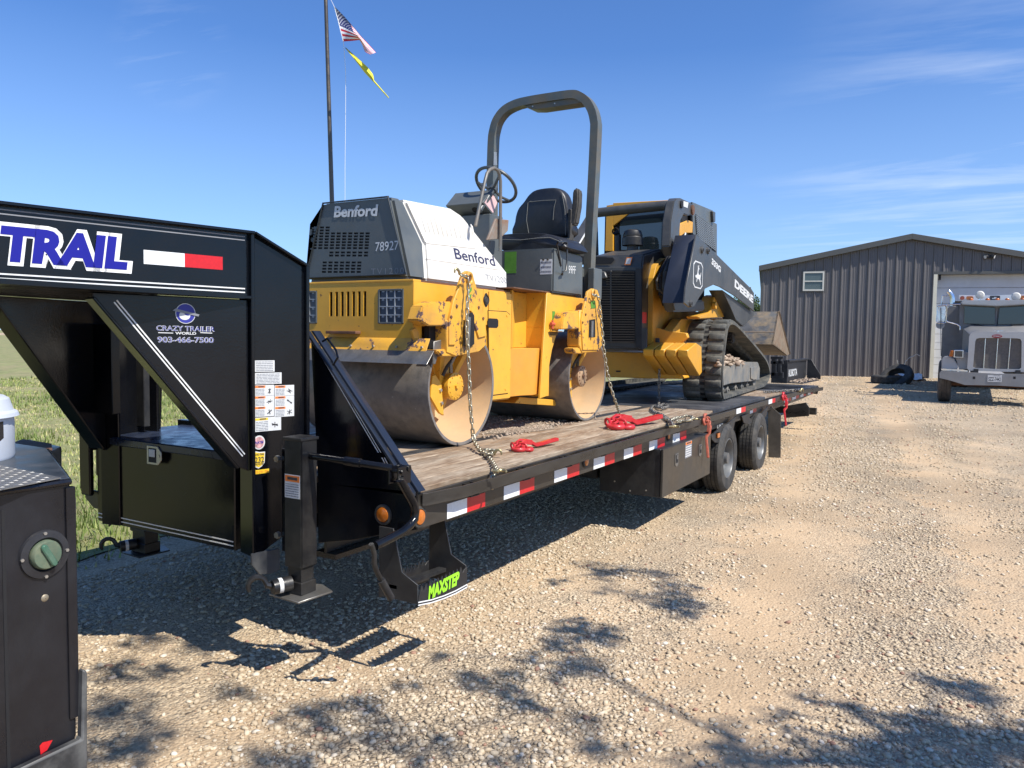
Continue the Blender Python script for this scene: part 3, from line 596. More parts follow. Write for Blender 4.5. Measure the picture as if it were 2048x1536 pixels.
# far riser face and far jack
fx = on_y(190, 950, 2.66).x
B('far_riser_face', BLK, T, (fx-.10, fx-.005, 2.63, 2.66, .74, 1.20), (fx-.16, fx-.10, 2.66, 2.70, .76, 1.19), bevel=.008)
MB().ext([(fx-.15, 2.68, .76), (fx-.13, 2.68, .70), (fx-.05, 2.68, .655), (fx+.2, 2.68, .65), (fx+.2, 2.68, .76)], (0, .02, 0)).build('far_riser_toe', BLKD, T, bevel=.003)
def hook(mb, base, d, up, L=.11, r=.014):
    d = Vector(d).normalized(); up = Vector(up).normalized(); base = Vector(base)
    pts = [base, base+d*L*.35+up*.01] + [base+d*(L*.35+.045)+up*.012 + (d*-cos(a)+up*sin(a))*.042 for a in [radians(x) for x in (15, 45, 75, 105, 135, 165, 195, 220)]]
    mb.tube(pts, [r*1.3, r*1.2]+[r]*6+[r*.8, r*.5], 8)
def jack(x0, y0, w_, d_, zt_, zf, near):
    j = MB().box(x0, x0+w_, y0, y0+d_, zf+.14, zt_).build('landing_jack', BLKD, T, bevel=.006, seg=2)
    MB().box(x0-.006, x0+w_+.006, y0-.006, y0+d_+.006, zt_-.012, zt_+.004).build('jack_cap', BLKD, j, bevel=.003)
    MB().box(x0+.012, x0+w_-.012, y0+.012, y0+d_-.012, zf+.012, zf+.16).build('jack_inner_leg', BLKD, j, bevel=.003)
    MB().box(x0+.004, x0+w_-.004, y0+.004, y0+d_-.004, zf+.008, zf+.07).build('jack_foot_socket', BLKD, j, bevel=.003)
    cx_, cy_ = x0+w_/2, y0+d_/2
    MB().ext([(cx_-.115, cy_-.10, zf-.004), (cx_+.10, cy_-.115, zf-.004), (cx_+.125, cy_+.09, zf+.0), (cx_+.02, cy_+.13, zf+.003), (cx_-.12, cy_+.10, zf)], (0, 0, .010)).build('jack_foot_plate', GALV if near else BLKD, j, bevel=.002)
    pr = MB().cyl((cx_-.01, y0, zf+.065), (cx_-.045, y0-.09, zf+.060), .036, n=18).build('jack_pin_barrel', BLKD, j, bevel=.002)
    hb = MB(); hook(hb, (cx_-.045, y0-.07, zf+.062), (-.55, -.75, 0), Z3); hb.build('jack_hook', BLKD, j)
    MB().cyl((cx_-.026, y0-.045, zf+.0625), (cx_-.034, y0-.062, zf+.0618), .0366, n=18).build('jack_label', LBL, pr)
    return j
jx1 = on_y(635, 1000, 2.70).x
jX0 = on_y(568, 1000, 2.665).x; jW = on_y(603, 1000, 2.665).x-jX0; jD = on_x(635, 1000, jX0+jW).y-2.665
J = jack(jX0, 2.665, jW, jD, on_x(600, 889, -2.58).z, on_x(600, 1219, -2.6).z, True)
jack(-4.66, 3.06, .16, .12, .95, .265, False)
B('jack_bracket', BLK, T, (-2.90, jX0-.002, 2.72, 2.75, .62, 1.14), (jX0-.03, jX0-.002, 2.70, 2.7195, .60, 1.16))
for zz in (1.085, .70): MB().bolt((on_y(558, 1000, 2.72).x, 2.72, zz), (0, -1, 0), .018, .02).build('bracket_bolt', BOLT, T)
a = on_y(570, 994, 2.6645); sticker(Vector((a.x, 2.6645, a.z)), X3, Z3, jW*.86, .115, J, head=ORL, headh=.3, lines=6, pic=False, seed=31, m=LBL)
# crank: drive shaft, knuckle, bent pipe handle
XC = -2.20
cr_pts = [on_x(622, 912, jX0+jW+.005), on_x(700, 923, -2.45), on_x(785, 936, -2.26)]
CK = MB().tube(cr_pts, .017, 12).build('crank_shaft', BLK, J)
MB().tube([cr_pts[1].lerp(cr_pts[0], .12), cr_pts[1].lerp(cr_pts[2], .25)], .022, 12).build('shaft_sleeve', BLK, J)
k0 = on_x(800, 945, -2.24)
kn = MB(); kn.box(k0.x-.03, k0.x-.022, k0.y-.05, k0.y+.045, k0.z-.05, k0.z+.032); kn.box(k0.x+.022, k0.x+.03, k0.y-.05, k0.y+.045, k0.z-.05, k0.z+.032); kn.box(k0.x-.03, k0.x+.03, k0.y-.01, k0.y+.0, k0.z-.05, k0.z-.042)
kn.cyl((k0.x-.04, k0.y-.03, k0.z+.01), (k0.x+.04, k0.y-.03, k0.z+.01), .009, n=10); kn.cyl((k0.x-.036, k0.y+.028, k0.z+.018), (k0.x+.036, k0.y+.028, k0.z+.018), .014, n=12)
kn.build('crank_knuckle', BLK, J, bevel=.001)
ph_ = [(800, 958), (812, 980), (826, 1004), (831, 1022), (829, 1038), (820, 1051), (804, 1064), (782, 1076), (760, 1087), (750, 1092)]
MB().tube([on_x(x, y, -2.205) for x, y in ph_], .0205, 14).build('crank_arm', BLK, J)
ph2 = [(742, 1088), (746, 1098), (749, 1110), (748, 1126), (753, 1142), (762, 1160)]
MB().tube([on_x(x, y, -2.20) for x, y in ph2], .0115, 10).build('crank_handle_rod', BLKD, J)
MB().tube([on_x(x, y, -2.20) for x, y in ((762, 1160), (782, 1196))], .018, 12).build('crank_grip', BLKS, J)

# front face of the deck frame with the outrigger wings
Yd = 3.02; xo = -2.285
def FY(x, y, Y=Yd): return on_y(x, y, Y)
fr = MB().ext([FY(633, 965), FY(636, 1086), FY(700, 1081), FY(750, 1072), Vector((xo, Yd, .75)), Vector((xo, Yd, DZ-.01))], (0, .012, 0)).build('deck_front_panel', BLK, T, bevel=.002)
MB().ext([mirror(p) for p in [FY(633, 965), FY(636, 1086), FY(700, 1081), FY(750, 1072), Vector((xo, Yd, .75)), Vector((xo, Yd, DZ-.01))]], (0, .012, 0)).build('deck_front_panel', BLK, T, bevel=.002)
wg = [FY(621, 672), FY(636, 966), FY(806, 989), FY(832, 985)]
for mm in (0, 1):
    ff = mirror if mm else (lambda p: p)
    MB().ext([ff(p) for p in wg], (0, .012, 0)).build('wing_plate', BLK, T, bevel=.002)
    a, b = wg[0]+Z3*.028, wg[3]+Z3*.004
    MB().ext([ff(a), ff(b), ff(b)+Vector((0, 0, -.022)), ff(a)+Vector((0, 0, -.022))], (0, -.03, 0)).build('wing_flange', mat('blue_black_flange', (.015, .02, .032), .3, var=.2) if mm == 0 else BLK, T, bevel=.002)
    MB().ext([ff(a), ff(b), ff(b)+Vector((.02 if mm == 0 else -.02, 0, -.0)), ff(a)+Vector((.02 if mm == 0 else -.02, 0, 0))], (0, .055, 0)).build('wing_flange_top', MATS['blue_black_flange'], T, bevel=.002)
wp = [o for o in T.children if o.name.startswith('wing_plate')][0]
for dx in (-7, -12):
    a = FY(640+dx+1, 690, Yd-.001); b = FY(768+dx, 905, Yd-.001); d_ = (b-a).normalized(); MB().ext([a, b, b+Vector((.006, 0, 0)), a+Vector((.006, 0, 0))], (0, -.0015, 0)).build('pinstripe', PINS, wp, smooth=0)
    a = FY(775+dx, 915, Yd-.001); b = FY(800+dx, 962, Yd-.001); MB().ext([a, b, b+Vector((.006, 0, 0)), a+Vector((.006, 0, 0))], (0, -.0015, 0)).build('pinstripe', PINS, wp, smooth=0)
MB().tube([FY(x, y, Yd-.035) for x, y in ((645, 683), (655, 677), (672, 700), (676, 715), (666, 730))], .006, 8).build('grab_loop', BLK, T)
B('front_frame_rail', CHAN, T, (-4.9, -2.34, 3.04, 3.12, .74, DZ-.06))
def marker(c, nrm, u, v, r, parent):
    c = Vector(c); nrm = Vector(nrm); o = MB().lathe([(r*1.35, 0), (r*1.3, .008), (r*1.02, .010), (r*1.0, .004)], c, nrm, 28).build('marker_gasket', RUB, parent)
    MB().lathe([(r*1.0, .002), (r*.9, .012), (r*.5, .016), (.0005, .017)], c, nrm, 28).build('marker_lamp', ORA, parent)
marker(FY(767, 1029), (0, -1, 0), X3, Z3, .040, fr)

# side frame, rub rail, stake pockets, reflective tape
XR = -2.20; Y0, Y1 = 3.03, 15.6
for mm in (0, 1):
    ff = mirror if mm else (lambda p: p)
    sg = -1 if mm == 0 else 1
    prof = [(-2.285, .748), (-2.285, .925), (-2.33, .925), (-2.33, .915), (-2.295, .915), (-2.295, .76), (-2.33, .76), (-2.33, .748)]
    YB = 13.4                                   # where the beaver tail starts to fall
    mb = MB(); secs = [(Y0, 0, 0), (YB, 0, 0), (Y1, -.055, .10)]
    n = len(prof); vs = [ff(Vector((x, Y, z+dz+(up_ if z < .8 else 0)))) for (Y, dz, up_) in secs for x, z in prof]
    mb.add(vs, [(i*n+j, i*n+(j+1) % n, (i+1)*n+(j+1) % n, (i+1)*n+j) for i in range(2) for j in range(n)]+[tuple(range(n)), tuple(range(2*n, 3*n))])
    ch = mb.build('side_channel', CHAN, T, bevel=.002)
    mb = MB(); rp = [(-2.275, Y0+.02), (-2.262, Y0+.035), (XR-.018, Y0+.30), (XR-.018, YB), (XR-.018, Y1)]
    rr_ = [(p[0], p[1], 0 if p[1] <= YB else -.055) for p in rp]
    mb.tube([ff(Vector((x, y, .896+dz))) for x, y, dz in rr_], 0, rect=(.032, .006), up=(0, 0, 1)); mb.build('rub_rail', CHAN, T, bevel=.002)
    y = 3.42; psrc = None
    while y < Y1-.2:
        dz = 0 if y < YB else -.055*(y-YB)/(Y1-YB)
        pk = MB()
        for q in (0, .075): pk.add([ff(Vector(p)) for p in [(-2.285, y+q, .855+dz), (-2.225, y+q, .855+dz), (-2.225, y+q+.008, .855+dz), (-2.285, y+q+.008, .855+dz), (-2.285, y+q, .918+dz), (-2.225, y+q, .918+dz), (-2.225, y+q+.008, .918+dz), (-2.285, y+q+.008, .918+dz)]], [(0, 3, 2, 1), (4, 5, 6, 7), (0, 1, 5, 4), (1, 2, 6, 5), (2, 3, 7, 6), (3, 0, 4, 7)])
        y += .58; pk.add([ff(Vector(p)) for p in [(-2.285, y-.58, .850+dz), (-2.225, y-.58, .850+dz), (-2.225, y-.58+.083, .850+dz), (-2.285, y-.58+.083, .850+dz), (-2.285, y-.58, .8545+dz), (-2.225, y-.58, .8545+dz), (-2.225, y-.58+.083, .8545+dz), (-2.285, y-.58+.083, .8545+dz)]], [(0, 3, 2, 1), (4, 5, 6, 7), (0, 1, 5, 4), (1, 2, 6, 5), (2, 3, 7, 6), (3, 0, 4, 7)]); pk.build('stake_pocket', BLKS, T)
    if mm == 0: CH0 = ch
XT = -2.2845
tp = [(893.8, 933.5, 969.7), (1007.3, 1038.6, 1068), (1108.2, 1133.6, 1158), (1186.8, 1208.6, 1228.5), (1247.4, 1265.7, 1282.6), (1298, 1314, 1329), (1345.1, 1359, 1372)]
for a, b, c_ in tp:
    ya, yb, yc = on_x(a, 1036-.3256*(a-893.8), XT).y, on_x(b, 1036-.3256*(b-893.8), XT).y, on_x(c_, 1036-.3256*(c_-893.8), XT).y
    for q0, q1, m in ((ya, yb, REFW), (yb, yc, REFR)): MB().box(XT, XT+.0016, q0, q1, .752, .832).build('reflective_tape', m, CH0, smooth=0)
for (a, b, c_, yy) in ((1475, 1484, 1493, 818), (1539, 1546, 1552, 801)):   # tape on the rub rail over the wheels
    ya, yb, yc = on_x(a, yy, XR).y, on_x(b, yy, XR).y, on_x(c_, yy, XR).y
    for q0, q1, m in ((ya, yb, REFW), (yb, yc, REFR)): MB().box(XR-.0115, XR-.010, q0, q1, .866, .926).build('reflective_tape', m, CH0, smooth=0)
for (a, b, c_) in ((1568, 1576, 1581), (1584, 1591, 1597), (1600, 1606, 1611), (1615, 1620, 1625), (1631, 1636, 1642), (1500, 1506, 1513)):
    Y = [on_x(v, 812, XT).y for v in (a, b, c_)]
    if Y[2] < Y1:
        for q0, q1, m in ((Y[0], Y[1], REFW), (Y[1], Y[2], REFR)):
            dz = 0 if q0 < 13.4 else -.055*(q0-13.4)/2.2+.05*(q0-13.4)/2.2
            MB().box(XT, XT+.0016, q0, q1, .79+dz, .845+dz).build('reflective_tape', m, CH0, smooth=0)
marker(on_x(838, 1034, -2.283), (1, 0, 0), Y3, Z3, .040, CH0)
for px, py in ((1171, 927), (1336, 880)):
    c = on_x(px, py, -2.283); marker((c.x, c.y, .83), (1, 0, 0), Y3, Z3, .032, CH0)
# cross members below the deck and main beams
mb = MB()
for y in np.arange(3.5, 15.3, .46): mb.box(-4.95, -2.34, y, y+.05, .80, .905)
mb.build('cross_member', BLKS, T)
for x in (-2.92, -4.20): B('main_beam', CHAN, T, (x-.075, x+.075, 3.05, 15.2, .50, .53), (x-.01, x+.01, 3.05, 15.2, .53, .79), (x-.075, x+.075, 3.05, 15.2, .79, .80), bevel=.002)
# deck: long pine planks, steel strips, tread plate over the axles
YW = 8.35
pw, gap = .1365, .006; x = -2.305; pl = None; idx = 0
while x > -4.93:
    if idx == 5:
        B('deck_steel_strip', mat('worn_steel_strip', (.045, .046, .05), .42, metal=.3, var=.3, dirt=(.13, .115, .09), dscale=6, damt=.5), T, (x-.086, x, 3.03, YW, DZ-.03, DZ+.002), bevel=.002); x -= .090; idx += 1; continue
    if idx == 14:
        B('deck_steel_strip', MATS['worn_steel_strip'], T, (x-.086, x, 3.03, YW, DZ-.03, DZ+.002), bevel=.002); x -= .090; idx += 1; continue
    cx_ = x-pw/2; jz = random.uniform(-.0025, .002)
    if pl is None:
        pl = MB().box(-pw/2, pw/2, 3.03-8.0, YW-8.0, -.038, 0); pl.T = None
        o = pl.build('deck_plank', WOOD, None, bevel=.003); o.parent = T; pl = o; MW[o.name] = MW[T.name]
        o.matrix_local = Matrix.Translation((cx_+3.62, 0, DZ+jz))
    else: share(pl, T, Matrix.Translation((cx_+3.62, 0, DZ+jz)))
    x -= pw+gap; idx += 1
for k, x in enumerate(np.arange(-2.31, -4.9, -.1425)):       # short boards at the start of the beaver tail
    B('tail_board', WOOD, T, (x-pw, x, 10.95, 12.3, DZ-.038, DZ+random.uniform(-.002, .002)), bevel=.003)
TRD = mat('painted_tread_plate', (.030, .032, .037), .45, var=.2, vscale=8, bump=.25, bscale=55, dirt=(.12, .12, .12), dscale=3, damt=.6)
B('deck_tread_plate', TRD, T, (-4.94, -2.30, YW+.003, 10.945, DZ-.03, DZ+.003), bevel=.002)
MB().hexa([(-4.94, 12.305, DZ-.05), (-2.30, 12.305, DZ-.05), (-2.30, 15.6, DZ-.10), (-4.94, 15.6, DZ-.10), (-4.94, 12.305, DZ+.002), (-2.30, 12.305, DZ+.002), (-2.30, 15.6, DZ-.05), (-4.94, 15.6, DZ-.05)]).build('ramp_deck', TRD, T, bevel=.002)
mb = MB()
for y in np.arange(13.0, 15.4, .35): mb.box(-4.9, -2.34, y, y+.03, DZ-.03, DZ+.012-(y-12.3)*.015)
mb.build('ramp_cleat', TRD, T)
B('tail_beam', CHAN, T, (-4.92, -2.3, 15.5, 15.6, .74, DZ-.052), bevel=.004)
tb = on_y(1610, 822, 14.6); B('tail_bumper', CHAN, T, (-4.6, on_y(1632, 822, 14.6).x, 14.6, 14.72, tb.z-.06, tb.z+.06), bevel=.004)
MB().ext([on_y(x, y, 13.0) for x, y in ((1570, 836), (1570, 812), (1612, 805), (1618, 815), (1618, 832))], (0, .03, 0)).build('tail_side_plate', CHAN, T, bevel=.002)
# step with the green lettering
xs0, xs1 = -2.215, -2.46; P = lambda x, y: on_x(x, y, xs0)
zl, zh = P(836, 1183).z, P(836, 1213).z
f0, f1 = P(836, 1213), P(934, 1178)
ya_, yb_ = f0.y, f1.y
fp = [Vector((xs0, ya_, f0.z)), Vector((xs0, (ya_+yb_)/2, (f0.z+f1.z)/2-.012)), Vector((xs0, yb_, f1.z+.005)), Vector((xs0, yb_+.0, P(934, 1134).z)), Vector((xs0, yb_-.03, P(928, 1140).z))]
nt_ = 11; top_l, top_r = P(840, 1183), P(926, 1142)
for i in range(nt_*2, -1, -1):
    t_ = i/(nt_*2); p = top_l.lerp(top_r, t_); fp.append(Vector((xs0, p.y, p.z+(.026 if i % 2 else -.008))))
S_ = MB().ext(fp, (-.008, 0, 0)).build('step_front_plate', BLKS, T, bevel=.001)
bp = [p+Vector((xs1-xs0, 0, .0)) for p in fp]; MB().ext(bp, (-.008, 0, 0)).build('step_back_plate', BLKS, T, bevel=.001)
zlo = f0.z+.01
MB().ext([(xs0-.004, ya_, zlo), (xs1, ya_, zlo), (xs1, ya_, .76), (xs1+.09, ya_, .76), (xs0-.10, ya_, zlo+.14), (xs0-.004, ya_, zlo+.095)], (0, .008, 0)).build('step_leg', BLKS, T, bevel=.001)
MB().ext([(xs0-.004, yb_-.008, zlo-.02), (xs1, yb_-.008, zlo-.02), (xs1, yb_-.008, .76), (xs1+.09, yb_-.008, .76), (xs0-.10, yb_-.008, zlo+.13), (xs0-.004, yb_-.008, zlo+.085)], (0, .008, 0)).build('step_leg', BLKS, T, bevel=.001)
MB().ext([(xs0-.13, ya_, zlo+.05), (xs0-.13, yb_, zlo+.03), (xs0-.13, yb_, zlo+.05), (xs0-.13, ya_, zlo+.07)], (-.05, 0, 0)).build('step_tread_bar', BLKS, T, bevel=.001)
slope = (f1-f0).normalized(); slope.x = 0; slope.normalize()
a = P(856, 1199); text('MAXSTEP', Vector((xs0+.0012, a.y, a.z)), (0, 1, (P(920, 1165).z-a.z)/(P(920, 1165).y-a.y)), Z3, .062, GRN, S_, w=(P(918, 1170)-a).length, off=.05, shear=.15)
for k in (.006, .020):
    pts = [f0+Z3*k, (f0+f1)/2+Z3*(k-.012), f1+Z3*(k+.005)]
    MB().tube([p+Vector((.0015, 0, 0)) for p in [pts[0], pts[0].lerp(pts[1], .5)-Z3*.004, pts[1], pts[1].lerp(pts[2], .5)-Z3*.004, pts[2]]], 0, rect=(.0028, .0008), up=(0, 0, 1)).build('pinstripe', WHT, S_, smooth=0)
# side tool box
tY0, tY1 = on_x(1325, 950, XR).y, on_x(1421, 900, XR).y; tz0, tz1 = on_x(1323, 996.7, XR).z, on_x(1323, 901, XR).z
SB = B('side_tool_box', BLKS, T, (-2.80, XR-.025, tY0+.01, tY1-.01, tz0, tz1), bevel=.004)
SD = B('box_door', mat('dusty_box_door', (.028, .026, .023), .28, var=.2, dirt=(.08, .07, .055), dscale=2, damt=.5), T, (XR-.02, XR, tY0, tY1, tz0-.003, tz1+.003), bevel=.006, seg=2)
for px in (1353, 1400):
    c = on_x(px, 918 if px < 1360 else 899, XR); h_ = .052
    lt = MB().ext([(XR+.001, c.y-.045, c.z-h_), (XR+.001, c.y, c.z-h_-.02), (XR+.001, c.y+.045, c.z-h_), (XR+.001, c.y+.045, c.z+h_), (XR+.001, c.y-.045, c.z+h_)], (.004, 0, 0)).build('paddle_latch', GALV, SD, bevel=.001)
    B('latch_recess', DARK, lt, (XR+.0055, XR+.0065, c.y-.03, c.y+.03, c.z-.035, c.z+.04), bevel=0); B('latch_paddle', GALV, lt, (XR+.007, XR+.012, c.y-.024, c.y+.024, c.z-.0, c.z+.036), bevel=.001)
a = on_x(1370, 917, XR); sticker(Vector((XR, a.y, a.z)), Y3, Z3, .20, .155, SD, head=ORL, headh=.2, lines=5, seed=41, m=GINK, ink=LBL)
bb = MB()
for x, z in ((-2.65, tz0+.1), (-2.35, tz0+.05), (-2.5, tz0+.03)): bb.bolt((x, tY0+.01, z), (0, -1, 0), .008, .006)
bb.build('box_rivet', BOLT, SB)
B('under_deck_reservoir', BLKS, T, (-3.4, -2.85, 6.5, 7.2, .42, .74), bevel=.01)
# wheels: dual tyres on two axles, each tyre its own part with rim and nuts below it
def tyre(Y, xout, xin, rr_=.387, rim=True):
    zc = rr_; w_ = abs(xout-xin); sg = 1 if xout > xin else -1; c = (xout, Y, zc)
    ax_ = (-sg, 0, 0)
    prof = [(.225, .030), (.235, .012), (.30, .004), (.345, .006), (.368, .022), (.381, .035)]
    nrib = 4; wmid = w_-.07
    for i in range(nrib):
        a0 = .035+wmid*i/nrib; a1 = .035+wmid*(i+1)/nrib
        prof += [(rr_, a0+.006), (rr_, a1-.006)] + ([(rr_-.010, a1-.005), (rr_-.010, a1+.005)] if i < nrib-1 else [])
    prof += [(.381, w_-.035), (.368, w_-.022), (.345, w_-.006), (.30, w_-.004), (.235, w_-.012), (.225, w_-.030)]
    ty = MB().lathe(prof, c, ax_, 56, closed=True).build('tyre', RUB, T, smooth=28)
    sb = MB()
    for i in range(56):                        # lateral sipes
        a = 2*pi*i/56
        for j in range(4):
            xx = xout-sg*(.045+wmid*(j+.5)/nrib); r_ = rr_+.0008
            c_ = Vector((xx, Y+r_*cos(a), zc+r_*sin(a))); t_ = Vector((0, -sin(a), cos(a))); n_ = Vector((0, cos(a), sin(a)))
            if c_.z > .012: sb.add([c_-X3*.02-t_*.002, c_+X3*.02-t_*.002+t_*.006, c_+X3*.02+t_*.002+t_*.006, c_-X3*.02+t_*.002], [(0, 1, 2, 3)])
    sb.build('tread_sipe', DARK, ty, smooth=0, recalc=False, kind='stuff')
    if rim:
        rp = [(.228, .03), (.226, .018), (.216, .016), (.208, .03), (.200, .085), (.192, .11), (.130, .125), (.118, .10), (.105, .085), (.0005, .083)]
        rm = MB().lathe(rp, c, ax_, 40).build('rim', mat('painted_rim_grey', (.16, .17, .175), .38, metal=.4, var=.2, dirt=(.14, .12, .10), damt=.5) if 'painted_rim_grey' not in MATS else MATS['painted_rim_grey'], ty)
        nb = MB()
        for i in range(8):
            a = 2*pi*i/8+.2; nb.bolt((xout-sg*.12, Y+.155*cos(a), zc+.155*sin(a)), (sg, 0, 0), .014, .03)
        nb.cyl((xout-sg*.10, Y, zc), (xout-sg*.02, Y, zc), .07, .062, 24); nb.build('wheel_hub', MATS['painted_rim_grey'], ty)
    return ty
WY = (8.72, 10.35)
for Y in WY:
    tyre(Y, XR+.005, XR-.235); tyre(Y, XR-.28, XR-.52, rim=False)
    tyre(Y, MID-XR, MID-XR+.24); tyre(Y, MID-XR+.28, MID-XR+.52, rim=False)
    B('axle', BLKS, T, (-4.7, -2.55, Y-.06, Y+.06, .33, .45), bevel=.01)
MB().ext([on_y(x, y, 11.3) for x, y in ((1535, 806), (1562, 830), (1561, 922), (1537, 921))], (0, .012, 0)).build('mud_flap', mat('dusty_mud_flap', (.075, .065, .05), .8, var=.2, dirt=(.16, .14, .11), damt=.6), T, bevel=.002)
# brackets and fender pieces above the wheels
def XP(name, m, pts, X=-2.24, th=-.012, **k): return MB().ext([on_x(x, y, X) for x, y in pts], (th, 0, 0)).build(name, m, T, bevel=.002, **k)
XP('fender_bracket', BLKS, ((1447, 855), (1473, 832), (1466, 862), (1450, 861)))
XP('fender_bracket', BLKS, ((1516, 836), (1536, 813), (1533, 833), (1527, 838), (1520, 840)))
XP('fender_bracket', BLKS, ((1484, 832), (1497, 827), (1504, 845), (1498, 849), (1488, 846)), X=-2.26)
XP('fender_skirt', BLKS, ((1423, 872), (1445, 850), (1449, 862), (1446, 874), (1438, 886), (1430, 885), (1424, 879)), X=-2.24)
c = on_x(1435, 870.5, -2.238); B('clearance_lamp', ORA, T, (-2.238, -2.222, c.y-.055, c.y+.055, c.z-.032, c.z+.032), bevel=.008, seg=2)
text('LIFT', on_x(1434, 857, -2.283)+X3*.001, Y3, Z3, .04, LBL, CH0, w=.24)
# ================================================================== ROAD ROLLER
RC = -3.57
R = thing('road_roller', 'yellow and slate grey road roller with white hood and roll bar on the trailer deck', 'road roller', (RC, 5.4, DZ))
def rm(p): return Vector((2*RC-p.x, p.y, p.z))
def RB(name, m, *boxes, bevel=.006, parent=None, **k): return B(name, m, parent or R, *boxes, bevel=bevel, **k)
def PX(name, m, pts, X, th, parent=None, bevel=.004, seg=1): return MB().ext([on_x(x, y, X) for x, y in pts], (-th, 0, 0)).build(name, m, parent or R, bevel=bevel, seg=seg)
def PY(name, m, pts, Y, th, parent=None, bevel=.004, seg=1): return MB().ext([on_y(x, y, Y) for x, y in pts], (0, th, 0)).build(name, m, parent or R, bevel=bevel, seg=seg)
YRF, XSD = 3.98, -3.05
zt, zb_ = 2.062, 1.678
# drums
def drum(Y, zc, xo_, xi_, inside, hubm):
    c = (xo_, Y, zc)
    o = MB().lathe([(.388, 0), (.396, -.003), (.4095, -.003), (.4105, .004), (.4105, abs(xi_-xo_)-.004), (.409, abs(xi_-xo_)), (.388, abs(xi_-xo_))], c, (-1, 0, 0), 84, closed=False).build('drum', DRUM, R, smooth=30)
    MB().lathe([(.3885, .002), (.3870, .02), (.385, .40), (.375, .43), (.10, .44), (.0005, .44)], c, (-1, 0, 0), 84).build('drum_inner_wall', inside, o)
    MB().lathe([(.3885, abs(xi_-xo_)-.002), (.385, .75), (.0005, .74)], c, (-1, 0, 0), 48).build('drum_inner_wall', inside, o)
    return o
D1 = drum(4.455, 1.363, -2.98, -4.16, YELI, YEL); D2 = drum(6.50, 1.363, -2.96, -4.16, YELI, RUST)
def hub(Y, zc, X, m, fm):
    h = MB().lathe([(.0005, 0), (.088, 0), (.098, .006), (.098, .035), (.088, .04), (.088, .09), (.066, .10), (.066, .34)], (X, Y, zc), (-1, 0, 0), 36).build('drum_motor_hub', fm, R)
    bm_ = MB()
    for i in range(14):
        a = 2*pi*i/14; bm_.bolt((X, Y+.080*cos(a), zc+.080*sin(a)), (1, 0, 0), .0065, .005)
    bm_.bolt((X, Y, zc), (1, 0, 0), .020, .014); bm_.build('hub_bolt', m, h, kind='stuff')
    return h
hub(4.47, 1.362, -3.045, YEL, YEL); hub(6.52, 1.362, -3.02, RUST, mat('tan_dirty_hub', (.36, .24, .14), .7, var=.25, dirt=(.16, .09, .05), dscale=9, damt=.8))
for (Yc, Xp, sgn) in ((4.455, -3.10, 0), (6.50, -3.10, 1)):
    m = YEL
    pts = [(Yc-.21, 1.66), (Yc+.24, 1.66), (Yc+.15, 1.47), (Yc+.07, 1.36), (Yc-.03, 1.18), (Yc-.09, 1.22), (Yc-.13, 1.42)]
    MB().ext([(Xp-.02, y, z) for y, z in pts], (-.03, 0, 0)).build('drum_support_arm', m, R, bevel=.004)
    MB().ext([(Xp+.07, Yc-.19, 1.68), (Xp+.07, Yc-.15, 1.68), (Xp+.0, Yc-.06, 1.40), (Xp+.0, Yc-.11, 1.36)], (-.09, 0, 0)).build('arm_rib', m, R, bevel=.003)
    MB().ext([(Xp+.07, Yc+.17, 1.68), (Xp+.07, Yc+.21, 1.66), (Xp+.0, Yc+.10, 1.43), (Xp+.0, Yc+.07, 1.46)], (-.09, 0, 0)).build('arm_rib', m, R, bevel=.003)
    MB().tube([(Xp+.11, Yc-.02, 1.76), (Xp+.10, Yc-.0, 1.66), (Xp+.085, Yc-.05, 1.58), (Xp+.07, Yc-.08, 1.52), (Xp+.06, Yc-.06, 1.46)], .014, 10).build('hydraulic_hose', GALV if sgn == 0 else RUB, R)
    MB().tube([(Xp+.08, Yc+.02, 1.72), (Xp+.09, Yc-.02, 1.60), (Xp+.06, Yc-.11, 1.50), (Xp+.04, Yc-.13, 1.44)], .012, 10).build('hydraulic_hose', RUB, R)
    MB().ext([(Xp+.02, Yc-.22, 1.44), (Xp+.02, Yc-.185, 1.45), (Xp+.02, Yc-.11, 1.38), (Xp+.02, Yc-.08, 1.16), (Xp+.02, Yc-.13, 1.18), (Xp+.02, Yc-.24, 1.30)], (-.02, 0, 0)).build('arm_gusset', m, R, bevel=.003)
    bb = MB()
    for dy, dz in ((-.13, 1.34), (-.115, 1.25)): bb.bolt((Xp+.02, Yc+dy, dz), (1, 0, 0), .013, .012)
    bb.build('arm_bolt', BOLT, R)

# front frame: plate with slots and lamp openings
def gx(px): return on_y(px, 612, YRF).x
def gzv(py): return on_y(700, py, YRF).z + (0 if py < 600 else 0)
xl = 2*RC-XSD
us = [xl, gx(591), gx(634), gx(658)]
slots = [659+11.3*i for i in range(7)]
for s_ in slots: us += [gx(s_), gx(s_+5.6)]
us += [gx(757), gx(807), XSD]
us = sorted(set(us)); zrow = [zb_, on_y(780, 648, YRF).z, on_y(700, 636, YRF).z+.012, on_y(700, 583, YRF).z, on_y(780, 581, YRF).z+.01, zt]
zrow = sorted(zrow)
def is_hole(i, j):
    xm = (us[i]+us[i+1])/2; zm = (zrow[j]+zrow[j+1])/2
    if gx(757) < xm < gx(807) or gx(591) < xm < gx(634): return zrow[1]-.001 < zm < zrow[4]
    for s_ in slots:
        if gx(s_) < xm < gx(s_+5.6): return zrow[2]-.001 < zm < zrow[3]+.001
    return False
NP = MB().grid(lambda u, v: (u, YRF, v), us, zrow, is_hole, (0, .012, 0)).build('nose_plate', YEL, R, smooth=0)
